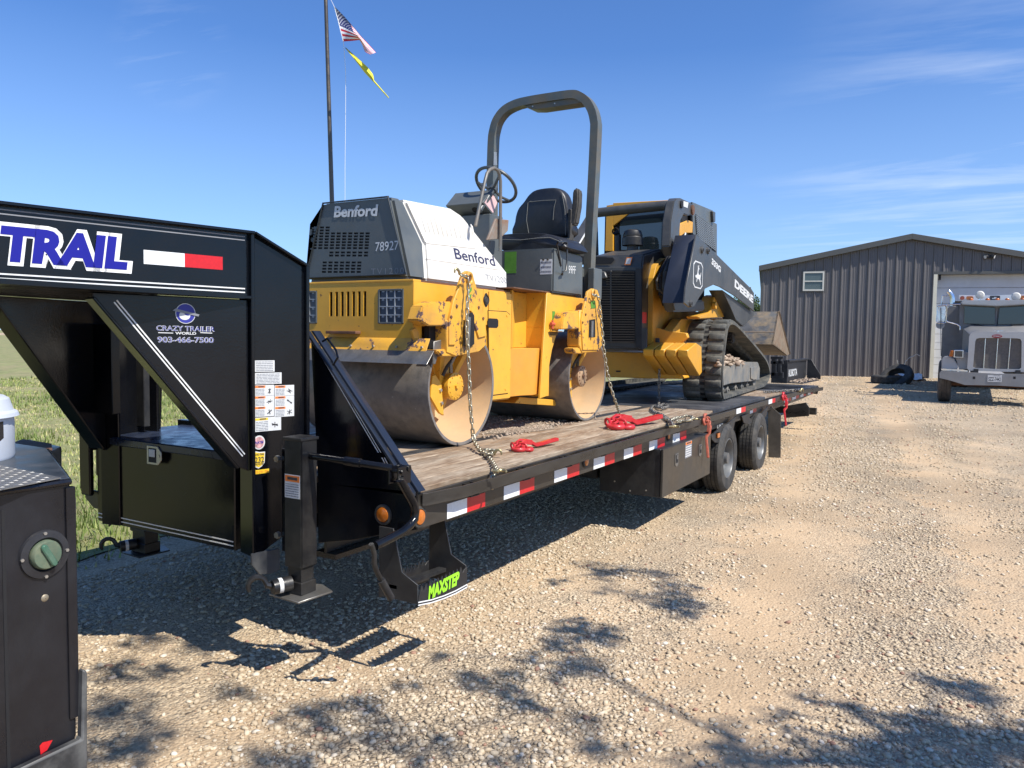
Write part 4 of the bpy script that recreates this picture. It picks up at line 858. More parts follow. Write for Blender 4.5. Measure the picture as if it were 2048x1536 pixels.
RB('nose_frame', YEL, (xl, XSD, 4.05, 4.42, 1.80, zt-.002), (xl, XSD, 4.05, 4.07, zb_, 1.80), (XSD-.02, XSD, YRF+.0125, 4.05, zb_, zt), (xl, xl+.02, YRF+.0125, 4.05, zb_, zt), bevel=0)
RB('grille_backing', DARK, (xl+.025, XSD-.025, 4.034, 4.046, zb_+.02, zt-.02), bevel=0)
RB('nose_top_lip', YEL, (xl, XSD, YRF-.004, 4.06, zt-.001, zt+.012), (xl, XSD, YRF-.002, 4.05, zb_-.012, zb_-.0005), bevel=.002)
gmesh = MB()
for s_ in slots:
    x0_, x1_ = gx(s_), gx(s_+5.6)
    for k in range(18):
        z = zrow[2]+(zrow[3]-zrow[2])*(k+.5)/18; gmesh.box(x0_, x1_, 4.0, 4.004, z-.0013, z+.0013)
gmesh.build('radiator_mesh', RUST, R, smooth=0, kind='stuff')
for (pa, pb) in ((757, 807), (591, 634)):
    a, b = gx(pa)+.004, gx(pb)-.004; z0, z1 = zrow[1]+.004, zrow[4]-.004
    lp = RB('head_lamp', mat('lamp_housing_grey', (.045, .06, .085), .3, var=.2, dirt=(.12, .12, .12), damt=.5) if 'lamp_housing_grey' not in MATS else MATS['lamp_housing_grey'], (a, b, YRF+.004, YRF+.030, z0, z1), bevel=.008)
    bz = MB(); t_ = .008; 
    bz.box(a-.006, a+t_, YRF-.006, YRF+.003, z0, z1); bz.box(b-t_, b+.006, YRF-.006, YRF+.003, z0, z1); bz.box(a+t_, b-t_, YRF-.006, YRF+.003, z1-t_, z1+.004); bz.box(a+t_, b-t_, YRF-.006, YRF+.003, z0-.004, z0+t_)
    bz.build('lamp_bezel', GRY, lp, bevel=.002)
    gb = MB(); gm = mat('lamp_guard_wire', (.30, .33, .36), .4, var=.1) if 'lamp_guard_wire' not in MATS else MATS['lamp_guard_wire']
    for k in (1, 2):
        x = a+(b-a)*k/3; gb.box(x-.0035, x+.0035, YRF-.004, YRF+.002, z0+t_, z1-t_)
    for k in (1, 2, 3):
        z = z0+(z1-z0)*k/4; gb.box(a+t_, b-t_, YRF-.0035, YRF+.0025, z-.0035, z+.0035)
    gb.build('lamp_guard', gm, lp, smooth=0)
    lb = MB()
    for i in range(3):
        for j in range(4): lb.box(a+(b-a)*(i+.35)/3, a+(b-a)*(i+.65)/3, YRF+.0005, YRF+.0035, z0+(z1-z0)*(j+.70)/4, z0+(z1-z0)*(j+.92)/4)
    lb.build('lamp_highlight', gm, lp, smooth=0)
# rust bloom plate, tow step
a = on_y(662, 664, YRF); b = on_y(722, 666, YRF); RB('front_step', RUST, (a.x, b.x, YRF-.055, YRF-.001, a.z-.012, a.z+.008), bevel=.003)
# scraper assembly ahead of the front drum
def SC(y0, y1, Ya, Yb, x0, x1, name, m, th=.006):
    pts = [on_y(x0, y0, Ya), on_y(x1, y0+1, Ya)]
    a_, b_ = pts; q = [Vector((a_.x, Ya, b_.z)), Vector((b_.x, Ya, b_.z)), Vector((b_.x, Yb, on_y(x1, y1, Yb).z)), Vector((a_.x, Yb, on_y(x1, y1, Yb).z))]
    return MB().ext(q, (0, -th, -th*.3)).build(name, m, R, bevel=.0015)
SC(676, 703, YRF-.002, YRF-.045, 590, 861, 'scraper_holder', YELW)
scp = SC(700, 729, YRF-.04, YRF-.115, 588, 869, 'scraper_blade', GALV)
bb = MB()
for px in (653, 702, 747, 794, 844): p_ = on_y(px, 694, YRF-.045); bb.bolt((p_.x, YRF-.043, on_y(860, 695, YRF-.04).z), (0, -1, 0), .009, .012)
bb.build('scraper_bolt', BOLT, R)
PX('scraper_end_plate', GALV, ((868, 683), (889, 678), (892, 685), (876, 712), (871, 729), (866, 728)), -2.955, .008)
PX('scraper_link', YELW, ((824, 660), (832, 655), (838, 664), (840, 678), (862, 684), (862, 692), (836, 690), (829, 680)), -3.03, .025)
# valve / pressure fitting on the nose side
fv = MB(); a = on_x(851, 632, -3.03); fv.cyl((a.x, a.y, a.z-.03), (a.x, a.y, a.z+.02), .016, n=12); fv.cyl((a.x, a.y, a.z+.02), (a.x, a.y, a.z+.05), .010, n=12); fv.cyl((a.x, a.y-.01, a.z+.045), (a.x+.02, a.y-.02, a.z+.06), .012, n=12); fv.cyl((a.x, a.y, a.z-.005), (a.x+.03, a.y+.03, a.z-.01), .006, n=8)
fv.build('drain_valve', GALV, R, bevel=.001); RB('valve_bracket', YELW, (a.x-.02, a.x+.03, a.y-.03, a.y+.03, a.z-.04, a.z-.03))
# yoke boxes and lug plates
def yoke(top, col, bot, lug, X, eye, slot, bolts, green):
    for p_ in (top, bot): PX('yoke_beam', YELW, p_, X-.02, .10, bevel=.008, seg=2)
    PX('yoke_column', YELW, col, X-.012, .12, bevel=.006)
    L = PX('lug_plate', YELW, lug, X, .022, bevel=.003)
    e = on_x(*eye, X); MB().tube([(X+.004, e.y+.030*cos(a), e.z+.036*sin(a)) for a in [2*pi*i/20 for i in range(20)]], .012, 8, closed=True).build('lug_eye_ring', YELW, L)
    MB().cyl((X+.0005, e.y, e.z), (X+.0035, e.y, e.z), .020, n=20).build('lug_eye', mat('brown_eye', (.10, .05, .04), .8) if 'brown_eye' not in MATS else MATS['brown_eye'], L)
    MB().ext([on_x(x, y, X)+X3*.0015 for x, y in slot], (.0015, 0, 0)).build('lug_slot', DARK, L, smooth=0)
    bb = MB()
    for b in bolts: q = on_x(*b, X); bb.bolt(q, (1, 0, 0), .012, .006)
    bb.build('lug_bolt', RUST, L)
    for g_ in green: MB().ext([on_x(x, y, X)+X3*.0025 for x, y in g_], (.001, 0, 0)).build('green_sticker', GRNS, L, smooth=0)
    return L
yoke(((846, 612), (868, 603), (905, 603), (905, 652), (858, 652), (838, 640)), ((893, 640), (972, 640), (973, 690), (958, 704), (912, 713), (893, 705)),
     ((872, 700), (896, 698), (912, 713), (885, 714)),
     ((923, 556), (927, 546), (934, 541.5), (943, 544), (947, 553), (958, 590), (971, 640), (973, 672), (958, 676), (947, 640), (943, 622), (930, 622), (926, 640), (925, 668), (910, 690), (899, 690), (899, 640), (908, 600), (916, 580)),
     -2.90, (938, 557), ((928, 650), (934, 628), (944, 624), (948, 632), (948, 688), (940, 694), (926, 692)), ((913, 613), (902, 634), (957, 615), (966, 637)), (((936, 577), (943, 575), (943, 581), (939, 586), (935, 584)), ((937, 590), (943, 588), (940, 596), (936, 597))))
p1, p2 = on_x(936, 634, -2.885), on_x(934, 690, -2.885); MB().cyl(p1, p2, .020, n=14).build('steering_ram', GALV, R)
yoke(((1126, 640), (1130, 626), (1160, 621), (1164, 628), (1164, 658), (1124, 659)), ((1160, 620), (1204, 620), (1206, 688), (1196, 704), (1164, 706), (1158, 690)),
     ((1147, 697), (1162, 694), (1168, 708), (1150, 707)),
     ((1172, 600), (1176, 583), (1185, 577), (1195, 580), (1199, 592), (1203, 640), (1206, 684), (1196, 700), (1166, 700), (1163, 640), (1169, 612)),
     -2.86, (1186, 588), ((1178, 640), (1190, 638), (1190, 674), (1177, 675)), ((1171, 629), (1184, 630), (1197, 631), (1165, 645)), (((1181, 603), (1190, 601), (1191, 616), (1182, 617)),))
p1, p2 = on_x(1184, 642, -2.85), on_x(1183, 674, -2.85); MB().cyl(p1, p2, .016, n=14).build('steering_ram', GALV, R)
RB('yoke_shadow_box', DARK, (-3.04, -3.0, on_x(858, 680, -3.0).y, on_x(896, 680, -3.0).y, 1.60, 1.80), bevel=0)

# side frame and body panels
y_a = on_x(905, 600, XSD).y; y_door0 = on_x(966, 650, XSD).y; y_c = on_x(1023, 700, XSD).y
zd = on_x(1005, 800, XSD).z
RB('side_frame', YEL, (2*RC-XSD, XSD-.001, 4.42, y_door0, 1.80, zt-.001), bevel=.003)
RB('centre_body', YEL, (2*RC-XSD, XSD, 4.886, y_c, zd, zt), bevel=.012, seg=2)
RB('centre_body_top', YEL, (2*RC-XSD, XSD-.0005, y_door0, 4.8855, 1.80, zt), bevel=0)
# access door
q = [on_x(x, y, XSD) for x, y in ((976, 622), (1012, 624), (1019, 630), (1015, 786), (984, 790), (978, 790))]
dd = MB().ext([Vector((XSD+.001, p.y, p.z)) for p in q], (.006, 0, 0)).build('access_door', YEL, R, bevel=.002)
MB().ext([Vector((XSD-.0005, q[0].y+(p.y-q[0].y)*1.03-.006, p.z+(.006 if k < 3 else -.006))) for k, p in enumerate(q)], (.0025, 0, 0)).build('door_gap', DARK, R, smooth=0)
hc = on_x(986, 646, XSD+.007); MB().ext([(XSD+.0075, hc.y+dy, hc.z+dz) for dy, dz in ((-.075, .022), (-.055, .034), (.055, .034), (.075, .022), (.075, -.022), (.055, -.036), (-.055, -.036), (-.075, -.022))], (.0015, 0, 0)).build('hand_hole', DARK, dd, smooth=0)
bb = MB()
for p in ((1014, 631), (1011, 778)): bb.bolt(on_x(*p, XSD+.007), (1, 0, 0), .012, .004)
bb.build('door_screw', YEL, dd)
fc = on_x(972, 600, XSD); fcap = MB().lathe([(.0005, .006), (.02, .006), (.024, .002), (.034, .002), (.036, .008), (.038, 0)], (XSD, fc.y, fc.z), (1, 0, 0), 24).build('breather_opening', RUB, R)
for zz in (.0,): MB().ext([(XSD+.0005, fc.y+.03*cos(a), fc.z+.052*sin(a)) for a in [2*pi*i/24 for i in range(24)]], (.0015, 0, 0)).build('oval_cutout', DARK, R, smooth=0)
zs = on_x(1050, 696, -3.1).z
def plan(name, pts, z0, z1, m=YEL, bevel=.004): return MB().ext([(x, y, z0) for x, y in pts], (0, 0, z1-z0)).build(name, m, R, bevel=bevel)
yst = 5.695; xr_ = -2.98
plan('step_recess', [(XSD, y_c+.002), (on_y(1052, 640, yst).x-.012, yst-.17), (-3.17, yst-.001), (-4.0, yst-.001), (-4.0, y_c+.002)], zs, 2.085)
plan('fuel_tank', [(XSD-.012, y_c+.002), (-3.06, 5.42), (-3.02, 5.52), (-3.02, 5.66), (-3.9, 5.66), (-3.9, y_c+.002)], 1.24, zs-.001, mat('orange_yellow_tank', (.70, .30, .035), .45, var=.08, dirt=(.5, .25, .08), damt=.3) )
rp = [(1094, 585), (1172, 598), (1170, 622), (1130, 627), (1124, 645), (1112, 672), (1104, 700), (1097, 740), (1092, 793), (1080, 797)]
RP = PX('rear_side_panel', YEL, rp, xr_, .02, bevel=.003)
RB('rear_body', YEL, (2*RC-xr_, xr_-.021, yst, 6.30, 1.80, 2.09), (2*RC-xr_, xr_-.021, yst, 5.80, 1.22, 1.80), bevel=.003)
PX('under_step', YEL, ((1040, 794), (1125, 801), (1110, 812), (1030, 806)), -3.12, .25)
c = on_x(1104, 631, xr_+.001); sticker(on_x(1104, 640, xr_), Y3, Z3, .055, .075, RP, m=GRNS, lines=0, name='green_label')
RB('valve_guard', YEL, (xr_, xr_+.04, on_x(1098, 660, xr_).y, on_x(1117, 660, xr_).y, on_x(1105, 662, xr_).z-.006, on_x(1105, 662, xr_).z), parent=RP, bevel=.002)
c = on_x(1105, 648, xr_+.02); vv = MB(); vv.cyl((c.x, c.y-.03, c.z), (c.x, c.y+.03, c.z), .014, n=10); vv.cyl((c.x, c.y, c.z-.04), (c.x, c.y, c.z+.03), .010, n=10); vv.build('red_valve', mat('faded_red_valve', (.5, .09, .05), .5), R)
PX('drain_slot', mat('olive_shadow_slot', (.12, .07, .01), .7), ((1096, 664), (1116, 664), (1115, 671), (1098, 671)), xr_+.002, .0015, bevel=0)

# engine hood: slate nose shell, white fibreglass body
HA = Vector((-3.115, 4.0, 2.077)); HN = Vector((.546, 0, .148)).normalized(); HUP = Vector((-.148, 0, .546)).normalized()
def H(x, y, off=0.0): return on_p(x, y, HA+HN*off, HN)
def bridge(name, pts, m, bevel, seg=2):
    n = len(pts); a = list(pts); b = [rm(p) for p in pts]
    return MB().add(a+b, [tuple(range(n))[::-1], tuple(range(n, 2*n))]+[(i, (i+1) % n, n+(i+1) % n, n+i) for i in range(n)]).build(name, m, R, bevel=bevel, seg=seg)
hz0 = 2.078
E_ = H(815, 559); A_ = H(778, 392); E_.y = 4.015; A_.y = 4.015
E_ = HA+HUP*0; E_ = Vector((HA.x, 4.015, hz0)); A_ = Vector((H(778, 392).x, 4.015, H(778, 392).z))
G1, G2, G3 = H(806, 398), H(848, 488), H(853, 563)
G2 = Vector((G2.x, G2.y, G2.z)); G3 = Vector((HA.x, G3.y, hz0))
B_, C_, D_ = H(926, 431), H(1015, 544), H(1016, 581); D_ = Vector((HA.x, D_.y, hz0))
B0 = H(905, 417)
NS_ = bridge('hood_nose', [E_, A_, G1, G2, G3], GRY, .022)
HW = bridge('hood_shell', [G3+Y3*.004, G2+Y3*.004, G1+Y3*.004, B0, B_, C_, D_], WHF, .022, 3)
RB('hood_seal', RUST, (2*RC-XSD+.03, XSD-.02, 4.05, D_.y-.02, zt+.001, hz0-.002), bevel=0)
# front panel with real slots
Yf = 4.0
def FP(x, y): return on_y(x, y, Yf)
cols = [628.5+11.55*i for i in range(12)]
rows_ = [452, 458.2, 464.4, 470.6, 476.8, 483, 489.2, 495.4]
uu = [620]
for c_ in cols: uu += [c_, c_+8.6]
uu = [u for u in uu if u < 756]+[756]
vv_ = [448]
rws = [453+5.9*i for i in range(8)]+[503+6.1*i for i in range(2)]+[523+6.3*i for i in range(4)]
for r_ in rws: vv_ += [r_, r_+3.9]
vv_ += [552]
def hole2(i, j):
    if i % 2 == 0 or j % 2 == 0: return False
    c_ = (i-1)//2; r_ = (j-1)//2
    if r_ < 2: return c_ in (0, 1, 2)
    if r_ < 8: return 0 <= c_-(0 if r_ < 8 else 0) <= 9
    if r_ < 10: return 3 <= c_ <= 9
    return 2 <= c_ <= 8
hp = MB().grid(lambda u, v: FP(u-(v-448)*.085, v-(u-690)*.0), uu, vv_, hole2, (0, .008, 0))
tl, tr, br, bl = Vector((rm(A_).x+.02, Yf, A_.z-.012)), Vector((A_.x-.02, Yf, A_.z-.012)), Vector((E_.x-.012, Yf, hz0+.03)), Vector((rm(E_).x+.012, Yf, hz0+.03))
g00, g10, g11, g01 = FP(620, 448), FP(756, 448), FP(756-8.84, 552), FP(620-8.84, 552)
for q in ((tl, tr, g10, g00), (tr, br, g11, g10), (br, bl, g01, g11), (bl, tl, g00, g01)): hp.hexa([Vector(p) for p in q]+[Vector(p)+Y3*.008 for p in q])
HPn = hp.build('vented_front_panel', GRY, NS_, smooth=0)
MB().ext([g00+Y3*.0085, g10+Y3*.0085, g11+Y3*.0085, g01+Y3*.0085], (0, .002, 0)).build('vent_backing', DARK, NS_, smooth=0)
rim_pts = [Vector((p.x, Yf-.006, p.z)) for p in (tl+Vector((.01, 0, .01)), tr+Vector((.008, 0, .01)), br+Vector((.008, 0, 0)), bl)]
MB().tube(rim_pts, .007, 10, closed=True).build('panel_rim', mat('darker_slate_rim', (.03, .037, .042), .35, var=.15), NS_)
def otext(s, x0, y0, x1, y1, ytop, Y, m, parent, **k):
    a = on_y(x0, y0, Y); b = on_y(x1, y1, Y); t_ = on_y(x0, ytop, Y); text(s, Vector((a.x, Y, a.z)), b-a, Z3, t_.z-a.z, m, parent, w=(b-a).length, **k)
otext('Benford', 668, 434, 757, 431, 413, Yf-.001, LBL, HPn, off=.035, shear=.12, ext=.003)
otext('78927', 751, 502.5, 798, 499, 484.5, Yf-.001, LBL, HPn, off=.005, shear=.05)
otext('TV1200', 742, 549, 808, 547, 537, Yf-.001, GINK, HPn, off=-.01, space=1.25)
def htext(s, x0, y0, x1, y1, ytop, m, **k):
    a = H(x0, y0, .001); b = H(x1, y1, .001); u = (b-a); v = HN.cross(u.normalized()); t_ = H(x0, ytop, .001); text(s, a, u, v, (t_-a).length*.97, m, HW, w=u.length, **k)
htext('Benford', 911, 517, 991, 532, 497, mat('navy_print', (.03, .03, .07), .5, var=.3), off=.012)
htext('TV1200', 973, 561, 1014, 567, 549, GINK, off=-.008, space=1.1)
lv = MB()
for i in range(12):
    a, b = H(838+9.4*i, 420+2.6*i, -.003), H(852+8.8*i, 469+1.6*i, -.003); lv.tube([a, a.lerp(b, .15)+HN*.004, a.lerp(b, .85)+HN*.004, b], [.004, .0095, .0095, .004], 8)
lv.build('hood_louvre', WHF, HW, kind='stuff')
cr_ = MB(); cr_.tube([H(853, 518, -.004), H(1000, 540, -.004)], .008, 8); cr_.tube([H(850, 486, -.005), H(950, 497, -.005)], .010, 8); cr_.build('hood_crease', WHF, HW, kind='stuff')

# operator station
ys = 5.75; xs_ = -2.955
z_s0, z_s1 = 2.092, on_y(1111, 495, ys).z
yb_ = on_x(1166, 500, xs_).y
SBX = MB().ext([(xs_, ys, z_s0), (xs_, ys, z_s1), (xs_, yb_, z_s1-.015), (xs_, yb_+.015, z_s0+.03), (xs_, yb_, z_s0)], (-1.2, 0, 0)).build('seat_box', GRY, R, bevel=.014, seg=2)
a = on_y(1009, 547, ys); b = on_y(1033, 503, ys); MB().ext([(a.x, ys-.0005, a.z), (b.x, ys-.0005, a.z), (b.x, ys-.0005, b.z), (a.x, ys-.0005, b.z)], (0, -.0012, 0)).build('green_sticker', GRNS, SBX, smooth=0)
a = on_y(1080, 549, ys); sticker(Vector((a.x, ys, a.z)), X3, Z3, .115, .125, SBX, m=LBL, lines=3, name='data_plate', seed=52)
bb = MB()
for px in (1087, 1096): q = on_y(px, 519, ys); bb.bolt((q.x, ys, q.z), (0, -1, 0), .01, .012)
bb.build('plate_knob', RUB, SBX)
MB().tube([on_x(x, y, xs_+dx) for x, y, dx in ((1125, 549, .0), (1125, 544, .04), (1132, 541, .045), (1134, 520, .045), (1134, 486, .045), (1131, 483, .045), (1116, 484, .045), (1114, 488, .02), (1118, 510, .01), (1122, 532, .003))], .008, 8).build('grab_handle', mat('charcoal_handle', (.03, .033, .036), .4), R)
a = on_x(1137, 547, xs_); b = on_x(1151, 548, xs_); text('99FF', a, b-a, Z3, .07, LBL, SBX, w=(b-a).length, off=.0)
RB('floor_plate', RUST, (2*RC-xr_, xr_, y_c-.1, ys-.004, 2.087, 2.0975), bevel=.002)
# seat
cu = [on_y(x, y, 5.86) for x, y in ((983, 486), (985, 476), (1000, 469), (1030, 466), (1070, 465), (1100, 468), (1122, 477), (1131, 488), (1130, 497), (1060, 502), (1000, 500))]
def smooth_loop(P_, k=4):
    n = len(P_); o = []
    for i in range(n):
        a, b, c, d = P_[i-1], P_[i], P_[(i+1) % n], P_[(i+2) % n]
        for j in range(k):
            t = j/k; o.append(.5*((2*b)+(c-a)*t+(2*a-5*b+4*c-d)*t*t+(3*b-a-3*c+d)*t**3))
    return o
def pillow(P_, vec, ins=.16, pw=.5):
    P_ = smooth_loop([Vector(p) for p in P_]); vec = Vector(vec); c = sum(P_, Vector())/len(P_); K = 9; n = len(P_); vs = []
    for k in range(K):
        th_ = -pi/2+pi*k/(K-1); s_ = 1-ins*(1-max(0, cos(th_))**pw); t = .5+.5*sin(th_)
        vs += [c+(p-c)*s_+vec*t for p in P_]
    fs = [(k*n+i, k*n+(i+1) % n, (k+1)*n+(i+1) % n, (k+1)*n+i) for k in range(K-1) for i in range(n)]
    vs += [c, c+vec]; o = n*K
    fs += [(i, (i+1) % n, o) for i in range(n)]+[((K-1)*n+i, (K-1)*n+(i+1) % n, o+1) for i in range(n)]
    return MB().add(vs, fs)
ST_ = pillow(cu, (0, .46, 0), .10).build('seat_cushion', SEAT, R, smooth=70)
bk = [(1029, 470), (1027, 442), (1033, 417), (1046, 400), (1057, 385), (1072, 375), (1104, 371), (1121, 376), (1132, 394), (1137, 430), (1138, 470)]
YBk = 6.24
BK = pillow([on_y(x, y+3, YBk) for x, y in bk], (0, .15, 0), .14).build('seat_back', SEAT, R, smooth=70)
for pts in (((1058, 470), (1053, 440), (1056, 405), (1062, 402)), ((1058, 404), (1085, 401), (1112, 400)), ((1112, 400), (1108, 415), (1106, 440)), ((1131, 470), (1130, 420), (1124, 385))):
    MB().tube([on_y(x, y, YBk-.003) for x, y in pts], .0022, 6).build('seat_seam', STCH, BK)
MB().tube([on_y(x, y, 5.857) for x, y in ((985, 480), (1010, 479), (1040, 480), (1075, 476), (1100, 475), (1118, 482))], .0022, 6).build('seat_seam', STCH, ST_)
PY('arm_rest', RUB, ((1141, 448), (1145, 385), (1148, 376), (1155, 376), (1157, 386), (1156, 412), (1150, 447), (1145, 452)), 6.12, .09, bevel=.012, seg=3)
RB('seat_hinge', RUB, (on_y(1137, 440, 6.24).x, on_y(1143, 440, 6.24).x, 6.22, 6.30, 2.55, 2.86), (on_y(1120, 488, 6.2).x, on_y(1138, 480, 6.2).x, 6.16, 6.34, 2.46, 2.60), bevel=.01)
RB('seat_base', RUB, (-3.45, -3.05, 5.95, 6.3, z_s1, z_s1+.06), bevel=.01)
# console: square section box set on edge, steering column and wheel
XE = on_y(975, 405, 5.30).x
cs = [on_x(x, y, XE) for x, y in ((984, 379), (997, 405), (986.5, 431.5), (965, 405))]
CN = MB().ext(cs, (-.36, 0, 0)).build('control_console', GRY, R, bevel=.004)
cc = [sum((p for p in cs), Vector())/4]
MB().ext([cc[0]+(p-cc[0])*.80+X3*.0005 for p in cs], (.0012, 0, 0)).build('diamond_warning_label', mat('faded_pink_label', (.62, .42, .42), .6, var=.12, vscale=30), CN, smooth=0)
q = (cs[2]+cs[3])/2; q2 = (cs[3]-cs[2]).normalized(); nn_ = q2.cross(X3).normalized(); 
if nn_.y > 0: nn_ = -nn_
MB().ext([q+Vector((-.11, 0, 0))+nn_*.001+X3*.038*cos(a)+q2*.040*sin(a) for a in [2*pi*i/20 for i in range(20)]], nn_*.002).build('console_gauge_hole', DARK, CN, smooth=0)
RB('console_pedestal', GRY, (-3.62, -3.30, 5.30, 5.50, 2.09, 2.70), bevel=.006)
PX('pedestal_bracket', mat('rusted_grey_bracket', (.22, .20, .17), .6, var=.2, dirt=(.2, .08, .03), dscale=8, damt=.7), ((975, 480), (992, 437), (1018, 440), (1016, 462), (1000, 478)), -3.16, .02)
wc = on_y(992, 370, 5.42); wn = Vector((.12, .62, .76)).normalized(); wu = wn.orthogonal().normalized(); ww = wn.cross(wu)
SW = MB().tube([wc+(wu*cos(a)+ww*sin(a))*.180 for a in [2*pi*i/40 for i in range(40)]], .0135, 10, closed=True).build('steering_wheel', mat('grey_wheel_rim', (.06, .07, .075), .4, var=.1), R)
sp = MB()
for a in (.3, .3+2*pi/3, .3+4*pi/3): sp.tube([wc-wn*.05, wc-wn*.045+(wu*cos(a)+ww*sin(a))*.09, wc+(wu*cos(a)+ww*sin(a))*.178], .011, 8)
sp.cyl(wc-wn*.065, wc-wn*.03, .035, n=18); sp.build('wheel_spoke', MATS['grey_wheel_rim'], SW)
MB().cyl(wc-wn*.30, wc-wn*.06, .024, n=14).build('steering_column', MATS['grey_wheel_rim'], R)
MB().cyl(wc+(wu*cos(2.0)+ww*sin(2.0))*.180, wc+(wu*cos(2.0)+ww*sin(2.0))*.180+wn*.045, .016, .02, n=14).build('steering_knob', RUB, SW)
MB().tube([on_x(x, y, -3.14) for x, y in ((951, 452), (960, 408), (970, 362), (974, 347), (980, 339), (988, 336), (995, 340), (999, 349), (1001, 362), (1001, 430), (1000, 502))], .013, 10).build('console_guard_hoop', mat('grey_guard_tube', (.11, .115, .11), .42, var=.2, dirt=(.22, .15, .09), damt=.5), R)
# roll bar
YR = 6.60
pr = [(1176, 600), (1181, 480), (1188, 350), (1192, 262)]+[(1191.5, 244), (1187, 224), (1177, 206), (1163, 195), (1146, 191)]+[(1100, 197), (1060, 203.5)]+[(1034, 210), (1012, 222), (997, 241), (990, 262), (987, 285)]+[(985, 350), (984, 420), (984, 500)]
rpt = [on_y(x, y, YR) for x, y in pr]
def round_path(P_, k=5):
    o = []
    for i in range(len(P_)-1):
        a, b, c, d = P_[max(i-1, 0)], P_[i], P_[i+1], P_[min(i+2, len(P_)-1)]
        for j in range(k): t = j/k; o.append(.5*((2*b)+(c-a)*t+(2*a-5*b+4*c-d)*t*t+(3*b-a-3*c+d)*t**3))
    return o+[P_[-1]]
rpt = round_path(rpt)
ROPS = MB().tube(rpt, 0, rect=(.050, .038), up=(0, 1, 0)).build('roll_bar', GRYR, R, bevel=0, smooth=30)
PY('roll_bar_plate', GRYR, ((1042, 209), (1050, 207), (1150, 194), (1166, 198), (1162, 206), (1080, 218), (1062, 218)), YR-.03, .14, bevel=.004)
bb = MB()
for p in ((1066, 213), (1110, 207), (1157, 200)): bb.bolt(on_y(*p, YR-.031), (0, -1, 0), .008, .006)
bb.build('plate_bolt', BOLT, ROPS)
for (a_, b_) in ((1160, 1172), (1183, 1196)): RB('roll_bar_socket', GRY, (on_y(a_, 575, YR).x, on_y(b_, 575, YR).x, YR-.09, YR+.09, 2.08, 2.36), bevel=.006)
MB().ext([on_y(x, y, YR-.052) for x, y in ((987, 330), (994, 330), (993, 304), (988, 304))], (0, .001, 0)).build('roll_bar_sticker', LBL, ROPS, smooth=0)
# dark rear cowl behind the seat and the lifting frame
RB('rear_cowl', GRY, (-3.95, -3.15, 6.42, 6.56, 2.09, 2.44), bevel=.01)
# ================================================================== COMPACT TRACK LOADER
_d = Vector((-.0613, .9981, 0)); _nn = Vector((.9981, .0613, 0)); LO = Vector((-2.522, 9.454, DZ))
L = thing('compact_track_loader', 'charcoal and yellow rubber tracked loader with deer badge on its boom behind the roller', 'track loader', LO, math.asin(.0613))
LM = MW[L.name]
def LS(x, y, off=0.0): return on_p(x, y, LO+_nn*off, _nn)
def LF(x, y, dist=0.0): return on_p(x, y, LO+_d*dist, _d)
def loc(p): return LM.inverted() @ Vector(p)
def LB(name, m, *bx, bevel=.006, parent=None, **k):
    mb = MB(T=LM)
    for b in bx: mb.box(*b)
    return mb.build(name, m, parent or L, bevel=bevel, **k)
def LSX(name, m, pts, off, th, bevel=.004, parent=None, seg=1): return MB().ext([LS(x, y, off) for x, y in pts], -_nn*th).build(name, m, parent or L, bevel=bevel, seg=seg)
def LFX(name, m, pts, dist, th, bevel=.004, parent=None, seg=1): return MB().ext([LF(x, y, dist) for x, y in pts], _d*th).build(name, m, parent or L, bevel=bevel, seg=seg)
# track loop: outer surface seen from the side
tp_ = [(1450, 804), (1470, 801.5), (1500, 790), (1522, 781), (1533, 772), (1540, 757), (1540.5, 738), (1534, 716), (1515, 690), (1490, 660), (1478, 647), (1470, 640.5), (1463, 639), (1457, 646), (1453, 664), (1449, 697), (1445, 736), (1444, 775), (1446, 796)]
loop = [loc(LS(x, y, 0)) for x, y in tp_]; loop = [(p.y, p.z) for p in loop]
lb_ = [p for p in loop if True]
def resample(P_, step):
    P_ = P_+[P_[0]]; out = []; acc = 0; nxt = 0
    for a, b in zip(P_[:-1], P_[1:]):
        l = hypot(b[0]-a[0], b[1]-a[1])
        while nxt <= acc+l and l > 0:
            t = (nxt-acc)/l; out.append((a[0]+(b[0]-a[0])*t, a[1]+(b[1]-a[1])*t, (b[0]-a[0])/l, (b[1]-a[1])/l)); nxt += step
        acc += l
    return out
sm = smooth_loop([Vector((0, a, max(b, .0))) for a, b in loop], 4); sm = [(p.y, max(p.z, 0.002)) for p in sm]
def inset(P_, d):
    n = len(P_); o = []
    for i in range(n):
        t = Vector((P_[(i+1) % n][0]-P_[i-1][0], P_[(i+1) % n][1]-P_[i-1][1])).normalized(); o.append((P_[i][0]-t.y*d, P_[i][1]+t.x*d))
    return o
area = sum(sm[i][0]*sm[(i+1) % len(sm)][1]-sm[(i+1) % len(sm)][0]*sm[i][1] for i in range(len(sm)))
sgn = 1 if area > 0 else -1
base = inset(sm, .028*sgn); inner = inset(sm, .065*sgn)
